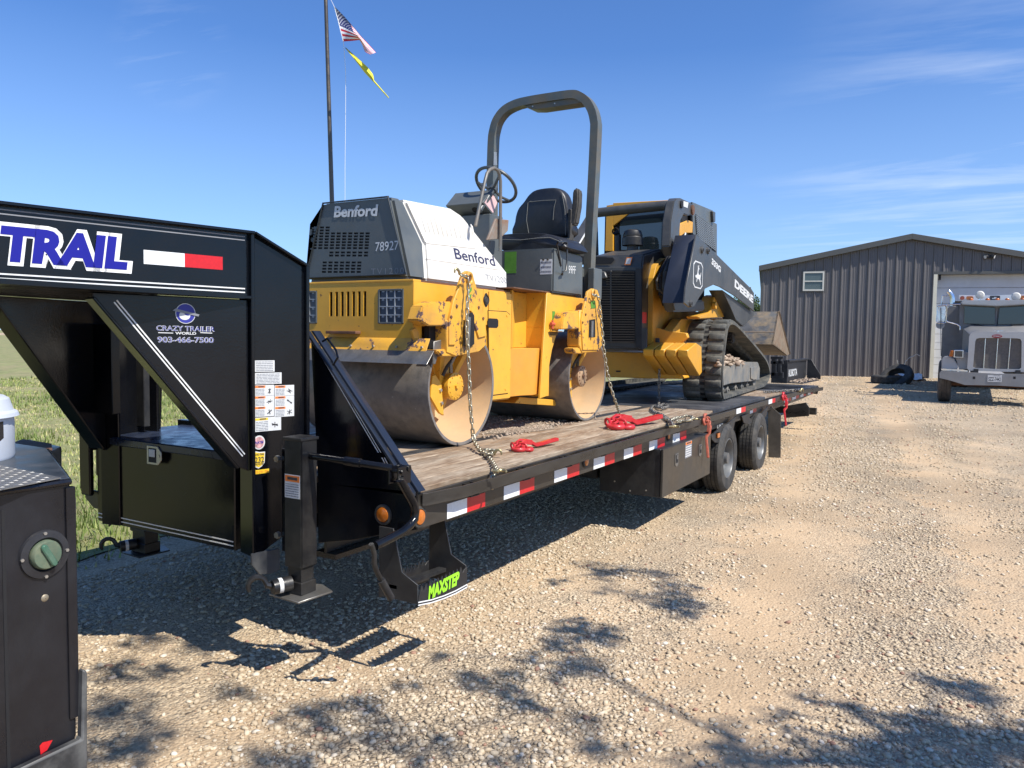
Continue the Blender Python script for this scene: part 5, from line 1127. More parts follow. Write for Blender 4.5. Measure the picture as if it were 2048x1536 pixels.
def track(x1, x0, near):
    n = len(base); vs = [(x1, y, z) for y, z in base]+[(x0, y, z) for y, z in base]+[(x1, y, z) for y, z in inner]+[(x0, y, z) for y, z in inner]; fs = []
    for i in range(n):
        j = (i+1) % n; fs += [(i, j, n+j, n+i), (2*n+i, 3*n+i, 3*n+j, 2*n+j), (i, 2*n+i, 2*n+j, j), (n+i, n+j, 3*n+j, 3*n+i)]
    tr = MB(T=LM).add(vs, fs).build('rubber_track', RUBT, L, smooth=40)
    rs = resample(base, .152)
    w = x1-x0
    def lugmat(y, z, ty, tz, xc): # local frame: X along width, Y along tangent, Z outward
        return Matrix(((1, 0, 0, xc), (0, ty, tz*sgn, y), (0, tz, -ty*sgn, z), (0, 0, 0, 1)))
    if near:
        src = None
        for (y, z, ty, tz) in rs[:-1]:
            for xc in (x1-w*.235, x0+w*.235):
                M = lugmat(y, z, ty, tz, xc)
                if src is None:
                    hw_ = w*.195; src = MB().hexa([(-hw_, -.052, -.004), (hw_, -.052, -.004), (hw_, .052, -.004), (-hw_, .052, -.004), (-hw_*.97, -.036, .028), (hw_*.97, -.036, .028), (hw_*.97, .036, .028), (-hw_*.97, .036, .028)]).build('tread_lug', RUBT, None, bevel=.005)
                    src.parent = tr; src.matrix_local = M; MW[src.name] = LM @ M
                else: share(src, tr, M)
    else:
        mb = MB(T=LM)
        for (y, z, ty, tz) in rs[:-1]:
            for xc in (x1-w*.235, x0+w*.235):
                M = lugmat(y, z, ty, tz, xc); hw_ = w*.195
                mb.hexa([M @ Vector(p) for p in [(-hw_, -.052, -.004), (hw_, -.052, -.004), (hw_, .052, -.004), (-hw_, .052, -.004), (-hw_, -.036, .028), (hw_, -.036, .028), (hw_, .036, .028), (-hw_, .036, .028)]])
        mb.build('tread_lugs', RUBT, tr, kind='stuff')
    hb = MB(T=LM)
    for k, (y, z, ty, tz) in enumerate(resample(base, .076)[:-1]):
        M = lugmat(y, z, ty, tz, (x1+x0)/2); hb.hexa([M @ Vector(p) for p in [(-.028, -.018, 0), (.028, -.018, 0), (.028, .018, 0), (-.028, .018, 0), (-.028, -.018, .0025), (.028, -.018, .0025), (.028, .018, .0025), (-.028, .018, .0025)]])
    hb.build('sprocket_holes', DARK, tr, smooth=0, kind='stuff')
    ib = MB(T=LM)
    for k, (y, z, ty, tz) in enumerate(resample(inner, .076)[:-1]):
        M = lugmat(y, z, ty, tz, (x1+x0)/2+.0); ib.hexa([M @ Vector(p) for p in [(-.05, -.014, -.055), (.05, -.014, -.055), (.05, .014, -.055), (-.05, .014, -.055), (-.06, -.022, 0), (.06, -.022, 0), (.06, .022, 0), (-.06, .022, 0)]])
    ib.build('drive_lugs', RUBT, tr, smooth=0, kind='stuff')
    return tr
track(0, -.50, True); track(-1.72, -2.22, False)
DUSTY = mat('dusty_grey_undercarriage', (.15, .155, .15), .6, var=.2, vscale=7, dirt=(.30, .25, .18), dscale=4, damt=.75)
LSX('track_frame', DUSTY, ((1446, 742), (1461, 731), (1496, 724), (1516, 724), (1520, 736), (1519, 760), (1502, 763), (1463, 767), (1447, 772)), -.06, .34, bevel=.01, seg=2)
LSX('idler_guard', DUSTY, ((1502, 735), (1514, 733), (1514, 758), (1508, 760), (1502, 757)), -.045, .03)
for (cx, cy, r_) in ((1447, 781, 6), (1456, 780, 7), (1472, 776, 7), (1484, 773, 6.5), (1495, 770, 6.5)):
    c = LS(cx, cy, -.10); rr_ = (LS(cx, cy-r_, -.10)-c).length; ro = MB().cyl(c, c-_nn*.28, max(rr_, .05), n=20).build('track_roller', DUSTY, L, bevel=.004)
    MB().cyl(c+_nn*.002, c+_nn*.02, .018, n=12).build('roller_pin', BOLT, ro)
c = LS(1509, 765, -.10); MB().cyl(c, c-_nn*.3, (LS(1509, 753, -.10)-c).length, n=28).build('front_idler', DUSTY, L, bevel=.006)
c = LS(1468, 668, -.14); rs_ = (LS(1468, 647, -.14)-c).length
sp_ = MB(); sp_.cyl(c, c-_nn*.22, rs_*.8, n=28)
for i in range(14):
    a = 2*pi*i/14; q = c-_nn*.02+(_d*cos(a)+Z3*sin(a))*rs_*.84; sp_.cyl(q, q-_nn*.18, .018, n=8)
sp_.build('drive_sprocket', DARK, L)
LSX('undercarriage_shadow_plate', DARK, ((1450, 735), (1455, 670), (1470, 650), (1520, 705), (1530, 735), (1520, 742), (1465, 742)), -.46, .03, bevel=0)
# packed soil lying on the track frame
dv_ = []; rs2 = np.random.default_rng(11)
pc = [LS(x, y, -.05-.26*rs2.random()) for x, y in zip(rs2.uniform(1457, 1507, 260), rs2.uniform(0, 1, 260))]
Pp = []
for p in pc:
    q = loc(p); fy = (q.y-loc(LS(1449, 735, 0)).y)/(loc(LS(1507, 735, 0)).y-loc(LS(1449, 735, 0)).y); top = loc(LS(1450+fy*55, 735-5*fy, 0)).z
    Pp.append(LM @ Vector((q.x, q.y, top+.02+.13*max(0, 1-abs(fy-.25)*1.5)*rs2.random())))
V, Fc, n = stones(np.array([tuple(p) for p in Pp]), rs2.uniform(.03, .12, len(Pp)), rs2)
SOIL = tone_mat('dry_clod', [(0, (.20, .14, .10)), (.5, (.34, .26, .19)), (1, (.46, .37, .28))], .95)
o = np_object('packed_soil', V, Fc, 3, SOIL, np.repeat(rs2.uniform(0, 1, n), 12), 'stuff'); o.parent = L; o.matrix_parent_inverse = LM.inverted(); MW[o.name] = LM
LSX('undercarriage_arm', YEL2, ((1345, 662), (1363, 638), (1392, 637), (1452, 636), (1462, 650), (1440, 690), (1400, 700), (1350, 690)), -.53, .12)
# engine compartment and tail
ED = -.80; BD = -.45
xe = loc(LF(1283, 600, ED)).x
def LSE(x, y): return LS(x, y, xe)
hood = [(1281, 700), (1281, 537), (1286, 508), (1322, 498), (1333, 515), (1308, 556), (1306, 658), (1294, 702)]
hoodp = [LSE(x, y) for x, y in hood]
for i_, yy_ in ((0, ED), (1, ED), (2, ED+.05)):
    q_ = loc(hoodp[i_]); hoodp[i_] = LM @ Vector((q_.x, yy_, q_.z))
xfar = -2.2-xe
EB = MB().ext(hoodp, _nn*(xfar-xe)).build('engine_cover', GRYL, L, bevel=.02, seg=2)
LD = ED-.012
DR = LFX('engine_door', GRYL, ((1150, 534), (1283, 534), (1284, 698), (1150, 684)), LD, .012, bevel=.003)
LFX('door_recess', DARK, ((1160, 541), (1270, 541), (1269, 686), (1160, 677)), LD-.003, .0025, bevel=0, parent=DR)
sl = MB()
for k in range(29):
    y = 543+5.0*k; x0 = 1213 if k < 6 else 1160
    sl.ext([LF(x0, y-.4, LD-.018), LF(1269, y, LD-.018), LF(1269, y+1.8, LD-.014), LF(x0, y+1.4, LD-.014)], -_d*.010)
sl.build('door_louvre', GRYL, DR, smooth=0, kind='stuff')
LFX('door_rib', GRYL, ((1220, 541), (1223, 541), (1223, 684), (1220, 684)), LD-.022, .006, parent=DR)
LFX('door_edge', BLKS, ((1271, 537), (1283, 537), (1284, 697), (1271, 694)), LD-.02, .018, parent=DR)
LFX('tail_lamp_pod', GRYL, ((1197, 541), (1210, 543), (1214, 556), (1197, 558)), LD-.06, .05, bevel=.01, parent=DR)
for (x0, y0, x1, y1, m) in ((1282, 625, 1290, 646, REFR),): 
    a = LSE(x0+2, y1); b = LSE(x1+3, y0); MB().ext([a+_nn*.001, Vector((b.x, b.y, a.z))+_nn*.001, b+_nn*.001, Vector((a.x, a.y, b.z))+_nn*.001], _nn*.001).build('red_reflector', m, EB, smooth=0)
q = [LF(x, y, ED-.0005) for x, y in ((1249, 530), (1261, 530), (1265, 514), (1253, 515))]; MB().ext(q, -_d*.001).build('warning_sticker', ORL, EB, smooth=0); MB().ext([sum(q, Vector())/4+(p-sum(q, Vector())/4)*.75-_d*.0012 for p in q], -_d*.001).build('sticker_field', LBL, EB, smooth=0)
LFX('hood_grille_vent', DARK, ((1150, 512), (1226, 515), (1229, 520), (1222, 528), (1150, 530)), ED-.001, .001, bevel=0)
bp_ = LF(1330, 720, -.30)
LFX('belly_plate', YEL2, ((1100, 700), (1330, 706), (1338, 714), (1364, 758), (1300, 757), (1100, 751)), -.30, 1.6, bevel=.01)
LFX('belly_seam', DARK, ((1232, 741), (1241, 741), (1241, 744), (1232, 744)), -.303, .002, bevel=0)
LFX('tail_corner', GRYL, ((1276, 655), (1294, 657), (1293, 702), (1276, 697)), ED-.03, .015)
# side body, hoses
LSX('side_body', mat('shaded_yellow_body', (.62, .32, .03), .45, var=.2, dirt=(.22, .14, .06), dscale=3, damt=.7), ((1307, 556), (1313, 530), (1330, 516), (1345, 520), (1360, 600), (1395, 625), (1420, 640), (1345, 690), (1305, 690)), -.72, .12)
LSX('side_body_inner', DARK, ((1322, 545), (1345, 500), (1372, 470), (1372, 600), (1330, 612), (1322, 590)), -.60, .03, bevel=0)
for pts, r_ in ((((1363, 486), (1352, 500), (1341, 518), (1331, 545), (1329, 575), (1334, 595)), .030), (((1358, 500), (1344, 524), (1336, 550), (1336, 592)), .022), (((1320, 548), (1313, 562), (1315, 578), (1328, 588)), .012)):
    MB().tube([LS(x, y, -.50) for x, y in pts], r_, 10).build('hydraulic_hose', RUB, L)
MB().tube([LS(1366, 480, -.50), LS(1356, 494, -.50)], .036, 12).build('hose_fitting', BOLT, L)
LSX('tilt_cylinder', GRYL, ((1345, 602), (1408, 600), (1410, 622), (1350, 624)), -.35, .12, bevel=.02, seg=2)
# rear bumper plate and stacked counterweights
LFX('bumper_arm', YEL2, ((1294, 656), (1316, 656), (1336, 662), (1372, 666), (1375, 675), (1358, 688), (1330, 694), (1330, 704), (1294, 702)), BD+.08, .10)
LFX('blue_sticker', mat('cyan_sticker', (.05, .33, .55), .5), ((1300, 665), (1311, 665), (1311, 676), (1300, 676)), BD+.078, .001, bevel=0)
cwp = [(1376, 700), (1393, 686), (1403, 693), (1404, 745), (1399, 752), (1376, 714)]
xo_ = loc(LF(1404, 720, -.20)).x
cp = [LS(x, y, xo_) for x, y in cwp]
for k in range(4):
    a0 = -k*.135; MB().ext([p+_nn*a0 for p in cp], -_nn*.120).build('counterweight_plate', YEL2, L, bevel=.008)
for k in range(3):
    q = LS(1390, 693, xo_)-_nn*(.06+.135*k); MB().cyl(q-_d*.05+Z3*.0, q-_d*.05+Z3*.012, .022, n=10).build('plate_hole', DARK, L)
LFX('bumper_lug', GRYL, ((1310, 676), (1318, 676), (1320, 700), (1311, 700)), BD-.02, .03, bevel=.006)
# cab
CD = .35
LFX('cab_rear_frame', YEL2, ((1213, 411), (1226, 409), (1226, 502), (1210, 502)), CD, .05)
LFX('cab_rear_frame', YEL2, ((1226, 406), (1346, 399.5), (1346, 430), (1330, 418), (1262, 424), (1226, 452)), CD, .05)
LFX('cab_window', GLS, ((1240, 440), (1262, 423), (1333, 416), (1346, 430), (1348, 498), (1238, 500)), CD+.02, .01, bevel=0)
xc = loc(LF(1386, 440, CD)).x
cabs = [LS(x, y, xc+.0) for x, y in ((1386, 404), (1425, 421), (1434, 448), (1434, 510), (1386, 480))]
LB('cab_roof', GRYL, (-1.75, -.63, .36, 1.9, loc(LF(1280, 403, CD)).z-.05, loc(LF(1280, 405, CD)).z-.035), bevel=.02)
LB('cab_interior', DARK, (-1.7, -.65, .42, 1.85, 1.2, loc(LF(1280, 410, CD)).z-.06), bevel=0)
side = [(1385, 404), (1426, 421), (1427, 444), (1434, 448), (1434, 512), (1408, 488), (1386, 468)]
CS = LSX('cab_side_panel', GRY, side, -.58, .03)
gr = MB(); rb = MB()
mesh_q = [(1391, 428), (1424, 452), (1432, 505), (1394, 476)]
MB().ext([LS(x, y, -.579) for x, y in mesh_q], _nn*.001).build('mesh_opening', DARK, CS, smooth=0)
def bil(u, v): 
    a = (mesh_q[0][0]*(1-u)+mesh_q[1][0]*u, mesh_q[0][1]*(1-u)+mesh_q[1][1]*u); b = (mesh_q[3][0]*(1-u)+mesh_q[2][0]*u, mesh_q[3][1]*(1-u)+mesh_q[2][1]*u)
    return a[0]*(1-v)+b[0]*v, a[1]*(1-v)+b[1]*v
for k in range(1, 8): rb.tube([LS(*bil(k/8, 0), -.570), LS(*bil(k/8, 1), -.570)], .011, 4)
for k in range(1, 13): rb.tube([LS(*bil(0, k/13), -.570), LS(*bil(1, k/13), -.570)], .011, 4)
rb.build('side_mesh', mat('mesh_grey', (.14, .155, .165), .45), CS, smooth=0, kind='stuff')
LSX('work_light', GRYL, ((1426, 422), (1431, 424), (1431, 444), (1427, 444)), -.54, .08, bevel=.008)
LSX('lift_yoke', YEL2, ((1360, 448), (1376, 440), (1386, 444), (1385, 466), (1370, 466), (1360, 474)), -.45, .12, bevel=.006)
tw = [(1349, 402), (1354, 396), (1362, 396), (1383, 406), (1389, 416), (1386, 430), (1376, 431), (1368, 428), (1361, 442), (1359, 470), (1353, 497), (1345, 512), (1340, 492), (1342, 441)]
TW = LSX('boom_tower', GRYL, tw, -.40, .10, bevel=.010, seg=2)
c = LS(1362, 409, -.398); MB().cyl(c, c+_nn*.015, .045, n=20).build('pivot_pin', DARK, TW)
c = LS(1384, 420, -.398); MB().cyl(c, c+_nn*.02, .06, n=20).build('pivot_boss', RUST, TW)
q = [LS(x, y, -.396) for x, y in ((1367, 402), (1377, 405), (1375, 416), (1367, 413))]; MB().ext(q, _nn*.001).build('warning_sticker', LBL, TW, smooth=0)
MB().tube([LF(1190, 426, -.05), LF(1352, 409, -.05)], .060, 18).build('boom_cross_tube', GRYL, L)
LSX('far_boom_arm', GRYL, ((1195, 426), (1198, 520), (1168, 520), (1150, 500)), -1.95, .15)
MB().tube([LS(1194, 428, -1.94), LS(1151, 500, -1.94)], .012, 6).build('weld_bead', LBL, L)
# boom
bm_pts = [(1393, 469), (1503, 578), (1508, 586), (1508, 622), (1469, 591), (1441, 574), (1428, 569), (1411, 577), (1398, 596), (1389, 612), (1380, 615), (1369, 606), (1372, 575)]
xb = -.10
BM = LSX('lift_boom', GRYL, bm_pts, xb, .02, bevel=.003)
LSX('lift_boom_inner', GRYL, bm_pts, xb-.26, .02, bevel=.003)
MB().ext([LS(1393, 469, xb-.02), LS(1372, 575, xb-.02), LS(1369, 606, xb-.02), LS(1369, 606, xb-.02)+_d*.02, LS(1372, 575, xb-.02)+_d*.06, LS(1393, 469, xb-.02)+_d*.05], -_nn*.24).build('boom_web', mat('deep_charcoal_web', (.018, .022, .034), .4, var=.15), L, bevel=.002)
MB().ext([LS(1393, 469, xb-.02), LS(1503, 578, xb-.02), LS(1508, 586, xb-.02), LS(1508, 590, xb-.02), LS(1500, 580, xb-.02), LS(1393, 474, xb-.02)], -_nn*.24).build('boom_top_plate', GRYL, L, bevel=.002)
MB().tube([LS(1371, 466, xb-.27), LS(1341, 600, xb-.27)], .010, 6).build('weld_bead', LBL, L)
LSX('boom_lower_link', GRYL, ((1445, 580), (1470, 598), (1509, 624), (1508, 632), (1487, 653), (1472, 640), (1462, 616)), xb-.05, .18)
for (px, py) in ((1388+15, 500), (1412+3, 501), (1380, 607)):
    c = LS(px, py, xb); bo = MB().cyl(c, c+_nn*.022, .042, .036, 20).build('boom_pin_boss', GRYL, BM, bevel=.002); MB().cyl(c+_nn*.0225, c+_nn*.026, .018, n=14).build('grease_pin', DARK, bo)
LSX('boom_bracket', YEL2, ((1428, 594), (1434, 590), (1442, 593), (1464, 610), (1468, 626), (1455, 634), (1400, 638), (1396, 633), (1420, 624)), -.30, .16, bevel=.01, seg=2)
for (px, py) in ((1425, 611), (1447, 613)):
    c = LS(px, py, -.30); MB().cyl(c, c+_nn*.05, .05, n=18).build('bracket_boss', YEL2, L, bevel=.004)
# deer badge and lettering
bc = LS(1396, 550, xb+.001); hw_, hh_ = (LS(1406, 550, xb)-LS(1386, 550, xb)).length/2, (LS(1396, 524, xb).z-LS(1396, 578, xb).z)/2
def badge(s_, t_, m, off):
    pts = [(-.62, -1), (.62, -1), (1, -.72), (1, .72), (.62, 1), (-.62, 1), (-1, .72), (-1, -.72)]
    return MB().ext([bc+_nn*off+_d*hw_*s_*x*.95+Z3*hh_*s_*y for x, y in pts], _nn*.0012).build('badge_field', m, BM, smooth=0)
badge(1.0, 0, LBL, .0); badge(.90, 0, GRYL, .0015)
deer = [(-.15, -.95), (.05, -.55), (-.30, -.35), (-.55, -.50), (-.62, -.42), (-.38, -.15), (-.30, .05), (-.12, .20), (-.10, .48), (-.35, .50), (-.35, .58), (-.12, .68), (-.22, .92), (-.05, .72), (.08, .95), (.06, .62), (.12, .30), (.30, .12), (.62, .22), (.52, -.05), (.62, -.40), (.95, -.78), (.85, -.80), (.45, -.50), (.30, -.28), (.15, -.45), (.0, -.85)]
deer = [(-.62, -.28), (-.30, -.30), (-.42, -.62), (-.34, -.66), (-.16, -.34), (.25, -.36), (.62, -.82), (.70, -.76), (.52, -.30), (.62, .05), (.70, .30), (.58, .22), (.50, .02), (.10, .06), (-.02, .20), (.02, .42), (.22, .56), (.16, .62), (.06, .58), (.12, .88), (.02, .84), (-.04, .62), (-.12, .80), (-.20, .78), (-.12, .58), (-.16, .40), (-.22, .12), (-.34, -.02), (-.64, -.10), (-.70, -.18)]
MB().ext([bc+_nn*.003+_d*hw_*.82*x+Z3*hh_*.86*y for x, y in deer], _nn*.0012).build('leaping_deer', LBL, BM, smooth=0)
def ltext(s, x0, y0, x1, y1, hpx, m, **k):
    a = LS(x0, y0, xb+.001); b = LS(x1, y1, xb+.001); u = b-a; t_ = LS(x0, y0-hpx, xb+.001); text(s, a, u, _nn.cross(u.normalized()), (t_-a).length*.86, m, BM, w=u.length, **k)
ltext('333G', 1423, 527, 1441, 545, 13, LBL, off=.05); ltext('DEERE', 1469, 573, 1506, 606, 17, LBL, off=.05)
# exhaust and air pre-cleaner
c = LF(1236, 502, 0.0); t_ = LF(1236, 470, 0.0); MB().cyl(c, t_, .040, n=18).build('exhaust_stack', BLKS, L)
c2 = LF(1233, 464, -.02); MB().lathe([(.046, 0), (.046, .05), (.040, .05), (.040, .0)], c2+Z3*.0-_d*.05, _d+Z3*.25, 20).build('exhaust_outlet', BLKS, L); MB().cyl(c2, c2+Vector((0, .03, -.04)), .040, n=18).build('exhaust_elbow', DARK, L)
pcn = LF(1265, 492, 0.0); pr_ = (LF(1285, 492, 0)-pcn).length
MB().lathe([(pr_*.5, -.08), (pr_*.5, 0), (pr_*1.0, .005), (pr_*1.0, .10), (pr_*.92, .115), (pr_*.95, .13), (pr_*.8, .19), (pr_*.5, .205), (.001, .21)], pcn, Z3, 28).build('air_precleaner', BLKS, L)
MB().lathe([(pr_*1.7, -.16), (pr_*1.3, -.08), (pr_*.55, -.06), (pr_*.5, .0)], pcn, Z3, 24).build('intake_base', GRYL, L)
# bucket at the far end
xbk = -.16
BKT = mat('scuffed_bucket_steel', (.060, .062, .064), .55, metal=.3, var=.35, vscale=8, dirt=(.24, .17, .09), dscale=5, damt=.8, bump=.1)
BKTS = mat('rust_dust_bucket_side', (.20, .16, .11), .7, var=.3, vscale=9, dirt=(.20, .10, .045), dscale=6, damt=.7)
sd = [(1557, 623), (1545.5, 689), (1575, 711), (1579, 708)]
bs_ = [LS(x, y, xbk) for x, y in sd]
MB().ext(bs_, -_nn*.03).build('bucket_side', BKTS, L, bevel=.003)
a, b, c_ = bs_[0], bs_[1], bs_[2]
MB().ext([a, b, b+_d*.03, a+_d*.03], -_nn*1.95).build('bucket_back', BKT, L, bevel=.003)
MB().ext([b, c_, c_+_d*.03, b+_d*.03+Z3*.03], -_nn*1.95).build('bucket_floor', BKTS, L, bevel=.003)
MB().tube([a+_nn*.004, bs_[3]+_nn*.004], 0, rect=(.018, .01)).build('bucket_edge', BKTS, L)
for z_ in (.45,): MB().ext([a.lerp(b, .62)-_d*.004, a.lerp(b, .64)-_d*.004, a.lerp(b, .64)-_d*.004-_nn*1.9, a.lerp(b, .62)-_d*.004-_nn*1.9], -_d*.004).build('bucket_weld_line', BKTS, L, smooth=0)

# ================================================================== BOX BLADE on the beaver tail
KX = -2.86
KB = thing('box_blade', 'black box blade with white lettering standing on the tail of the trailer, soil in it', 'box blade', (KX, 13.6, DZ-.03))
def KS(x, y): return on_x(x, y, KX)
kb = [KS(1576, 723), KS(1613, 717), KS(1613, 763), KS(1576, 777)]
BP = MB().ext([Vector((KX, kb[0].y, kb[0].z)), Vector((KX, kb[1].y, kb[0].z)), Vector((KX, kb[1].y, .925)), Vector((KX, kb[0].y, .925))], (-.03, 0, 0)).build('back_plate', BLKS, KB, bevel=.004)
for Y_ in (kb[0].y, kb[1].y):
    MB().ext([(KX+.02, Y_, kb[0].z+.01), (KX+.02, Y_, .93), (KX+.30, Y_, .93), (KX+.30, Y_, 1.02), (KX+.10, Y_, kb[0].z+.01)] if Y_ == kb[1].y else [(KX+.0, Y_-.03, kb[0].z+.03), (KX+.0, Y_-.03, .92), (KX-.30, Y_-.03, .92), (KX-.30, Y_-.03, kb[0].z-.02)], (0, .03, 0)).build('end_plate', BLKS, KB, bevel=.004)
MB().ext([(KX, kb[0].y, .925), (KX+.28, kb[0].y, .92), (KX+.28, kb[1].y, .905), (KX, kb[1].y, .91)], (0, 0, .015)).build('cutting_floor', BLKS, KB, bevel=.002)
MB().tube([(KX-.01, kb[0].y, kb[0].z+.01), (KX-.01, kb[1].y, kb[0].z+.01)], 0, rect=(.02, .04), up=(0, 0, 1)).build('top_bar', BLKS, KB, bevel=.004)
a = KS(1577, 753); b = KS(1594, 748); text('KUBOTA', Vector((KX+.0015, a.y, a.z)), Y3, Z3, (KS(1577, 738).z-a.z)*.9, LBL, BP, w=(b.y-a.y)*1.0, off=.03)
rs3 = np.random.default_rng(5); Pp = np.stack([rs3.uniform(KX+.02, KX+.26, 160), rs3.uniform(kb[0].y+.1, kb[1].y-.1, 160), .93+rs3.uniform(0, .03, 160)], 1)
V, Fc, n = stones(Pp, rs3.uniform(.02, .06, 160), rs3); o = np_object('soil_heap', V, Fc, 3, SOIL, np.repeat(rs3.uniform(0, 1, n), 12), 'stuff'); o.parent = KB; o.matrix_parent_inverse = MW[KB.name].inverted(); MW[o.name] = MW[KB.name]
for (x0, x1, y0, y1) in ((1541, 1566, 713, 718), (1541, 1566, 722, 728), (1543, 1552, 718, 752), (1556, 1562, 718, 752), (1541, 1566, 745, 756)):
    q = [on_y(x, y, 13.9) for x, y in ((x0, y0), (x1, y0), (x1, y1), (x0, y1))]; MB().ext(q, (0, .05, 0)).build('hitch_frame', BLKS, KB, bevel=.004)
# ================================================================== CHAINS, BINDERS AND LOOSE THINGS ON THE DECK
LINKM = {}
def link_mesh(m, pitch, r):
    key = (m.name, round(pitch, 4), round(r, 4))
    if key in LINKM: return LINKM[key]
    w = r*1.75; hl = pitch/2+r*.55-w*.0; pts = []
    for k in range(7): a = -pi/2+pi*k/6; pts.append((hl-w+w*cos(a)*1.0, w*sin(a)*1.0, 0))
    for k in range(7): a = pi/2+pi*k/6; pts.append((-(hl-w)+w*cos(a), w*sin(a), 0))
    mb = MB().tube(pts, r, 6, closed=True, up=(0, 0, 1)); me = bpy.data.meshes.new('link')
    bm = bmesh.new(); vs = [bm.verts.new(p) for p in mb.v]
    for f in mb.f: bm.faces.new([vs[i] for i in f])
    bmesh.ops.recalc_face_normals(bm, faces=bm.faces); bm.to_mesh(me); bm.free()
    me.polygons.foreach_set('use_smooth', [True]*len(me.polygons)); me.materials.append(m); LINKM[key] = me; return me
def spline(P_, k=8):
    P_ = [Vector(p) for p in P_]; o = []
    for i in range(len(P_)-1):
        a, b, c, d = P_[max(i-1, 0)], P_[i], P_[i+1], P_[min(i+2, len(P_)-1)]
        for j in range(k): t = j/k; o.append(.5*((2*b)+(c-a)*t+(2*a-5*b+4*c-d)*t*t+(3*b-a-3*c+d)*t**3))
    return o+[P_[-1]]
def chain(label, pts, m=CHN, pitch=.038, r=.0052, name='tie_down_chain', group='tie down chains over the machines', jit=.12, hooks=()):
    P_ = spline(pts); c0 = P_[-1]
    t = thing(name, label, 'chain', (c0.x, c0.y, c0.z), 0, group); Wi = MW[t.name].inverted(); me = link_mesh(m, pitch, r)
    acc = 0; nxt = 0; k = 0
    for a, b in zip(P_[:-1], P_[1:]):
        l = (b-a).length
        while nxt <= acc+l and l > 1e-6:
            p = a.lerp(b, (nxt-acc)/l); d = (b-a).normalized(); u = d.orthogonal().normalized()
            if abs(d.z) < .99: u = (Z3-d*d.z).normalized()
            w = d.cross(u); ang = (pi/4 if k % 2 else -pi/4)+random.uniform(-jit, jit)
            u2 = u*cos(ang)+w*sin(ang); w2 = d.cross(u2)
            M = Matrix(((d.x, u2.x, w2.x, p.x), (d.y, u2.y, w2.y, p.y), (d.z, u2.z, w2.z, p.z), (0, 0, 0, 1)))
            o = bpy.data.objects.new('link', me); COL.objects.link(o); o.parent = t; o.matrix_local = Wi @ M; MW[o.name] = M
            nxt += pitch; k += 1
        acc += l
    for (p, d, up, s_) in hooks:
        hm_ = MB(); p = Vector(p); d = Vector(d).normalized(); up = Vector(up).normalized()
        pts_ = [p, p+d*.035*s_]+[p+d*(.035+.030)*s_+(d*-cos(a)+up*sin(a))*.030*s_ for a in [radians(x) for x in (0, 35, 70, 105, 140, 175, 205)]]
        hm_.tube(pts_, [.009*s_, .011*s_]+[.012*s_]*4+[.010*s_, .008*s_, .005*s_], 8); hm_.build('grab_hook', mat('gold_zinc_hook', (.42, .36, .20), .38, metal=.85, dirt=(.16, .13, .08), damt=.5) if 'gold_zinc_hook' not in MATS else MATS['gold_zinc_hook'], t)
    return t
def dk(x, y, h=.012): return on_z(x, y, DZ+h)
XCh = -2.855
c1 = chain('zinc chain hanging from the front lifting eye of the roller to the rail', [on_x(925, 551, XCh), on_x(935, 556, XCh), on_x(937, 575, XCh), on_x(935, 600, XCh), on_x(934, 660, XCh), on_x(938, 740, XCh), on_x(940, 800, XCh+.005), on_x(944, 850, XCh+.01), on_x(948, 880, XCh+.02), dk(957, 897, .03), dk(966, 905, .02), dk(975, 912), dk(985, 925), dk(993, 940, .02), on_x(992, 944, -2.25), on_x(984, 958, -2.235), on_x(984, 975, -2.235)], pitch=.041, r=.0058,
           hooks=((dk(985, 942, .03), (1, .35, 0), (-.3, .8, .1), .8), (dk(980, 908, .02), (1, .3, .1), (0, 0, 1), .8), (on_x(925, 551, XCh), (-.2, -1, .3), (0, 0, 1), .8)))
for k, seq in enumerate(([(962, 902, .02), (976, 901, .03), (990, 902, .02), (984, 908, .02)], [(968, 905, .01), (978, 908, .035), (988, 906, .02)])):
    P_ = [dk(*q) for q in seq]; Wi = MW[c1.name].inverted(); me = link_mesh(CHN, .041, .0058); sp2 = spline(P_, 3)
    for i in range(len(sp2)-1):
        d = (sp2[i+1]-sp2[i]).normalized(); u = (Z3-d*d.z).normalized(); w = d.cross(u); a = random.uniform(0, pi); u2 = u*cos(a)+w*sin(a); w2 = d.cross(u2); p = sp2[i]
        M = Matrix(((d.x, u2.x, w2.x, p.x), (d.y, u2.y, w2.y, p.y), (d.z, u2.z, w2.z, p.z), (0, 0, 0, 1))); o = bpy.data.objects.new('link', me); COL.objects.link(o); o.parent = c1; o.matrix_local = Wi @ M
XC2 = -2.82
chain('zinc chain falling from the rear lifting eye of the roller to a binder', [on_x(1187, 590, XC2), on_x(1197, 596, XC2), on_x(1200, 620, XC2), on_x(1204, 660, XC2), on_x(1208, 700, XC2+.01), on_x(1214, 740, XC2+.02), on_x(1222, 775, XC2+.04), on_x(1231, 803, XC2+.06), dk(1240, 828, .03), dk(1252, 836, .02), dk(1266, 838, .03)], pitch=.041, r=.0058)
Xl = loc(LF(1318, 690, BD-.05)); 
def LC(x, y): return LF(x, y, BD-.05)
pile = [(1318, 812, .01), (1328, 808, .02), (1336, 812, .012), (1324, 816, .03), (1308, 813, .012), (1302, 819, .012), (1310, 825, .02), (1322, 829, .02), (1333, 836, .015), (1342, 845, .02), (1347, 852, .02)]
chain('dull steel chain hanging from the loader bumper and heaped on the deck', [LC(1319, 697), LC(1319, 730), LC(1318, 770), LC(1318, 800)]+[dk(*p) for p in pile]+[on_x(1341, 854, -2.25), on_x(1336, 862, -2.235)], m=CHND, pitch=.046, r=.0068, jit=.5)
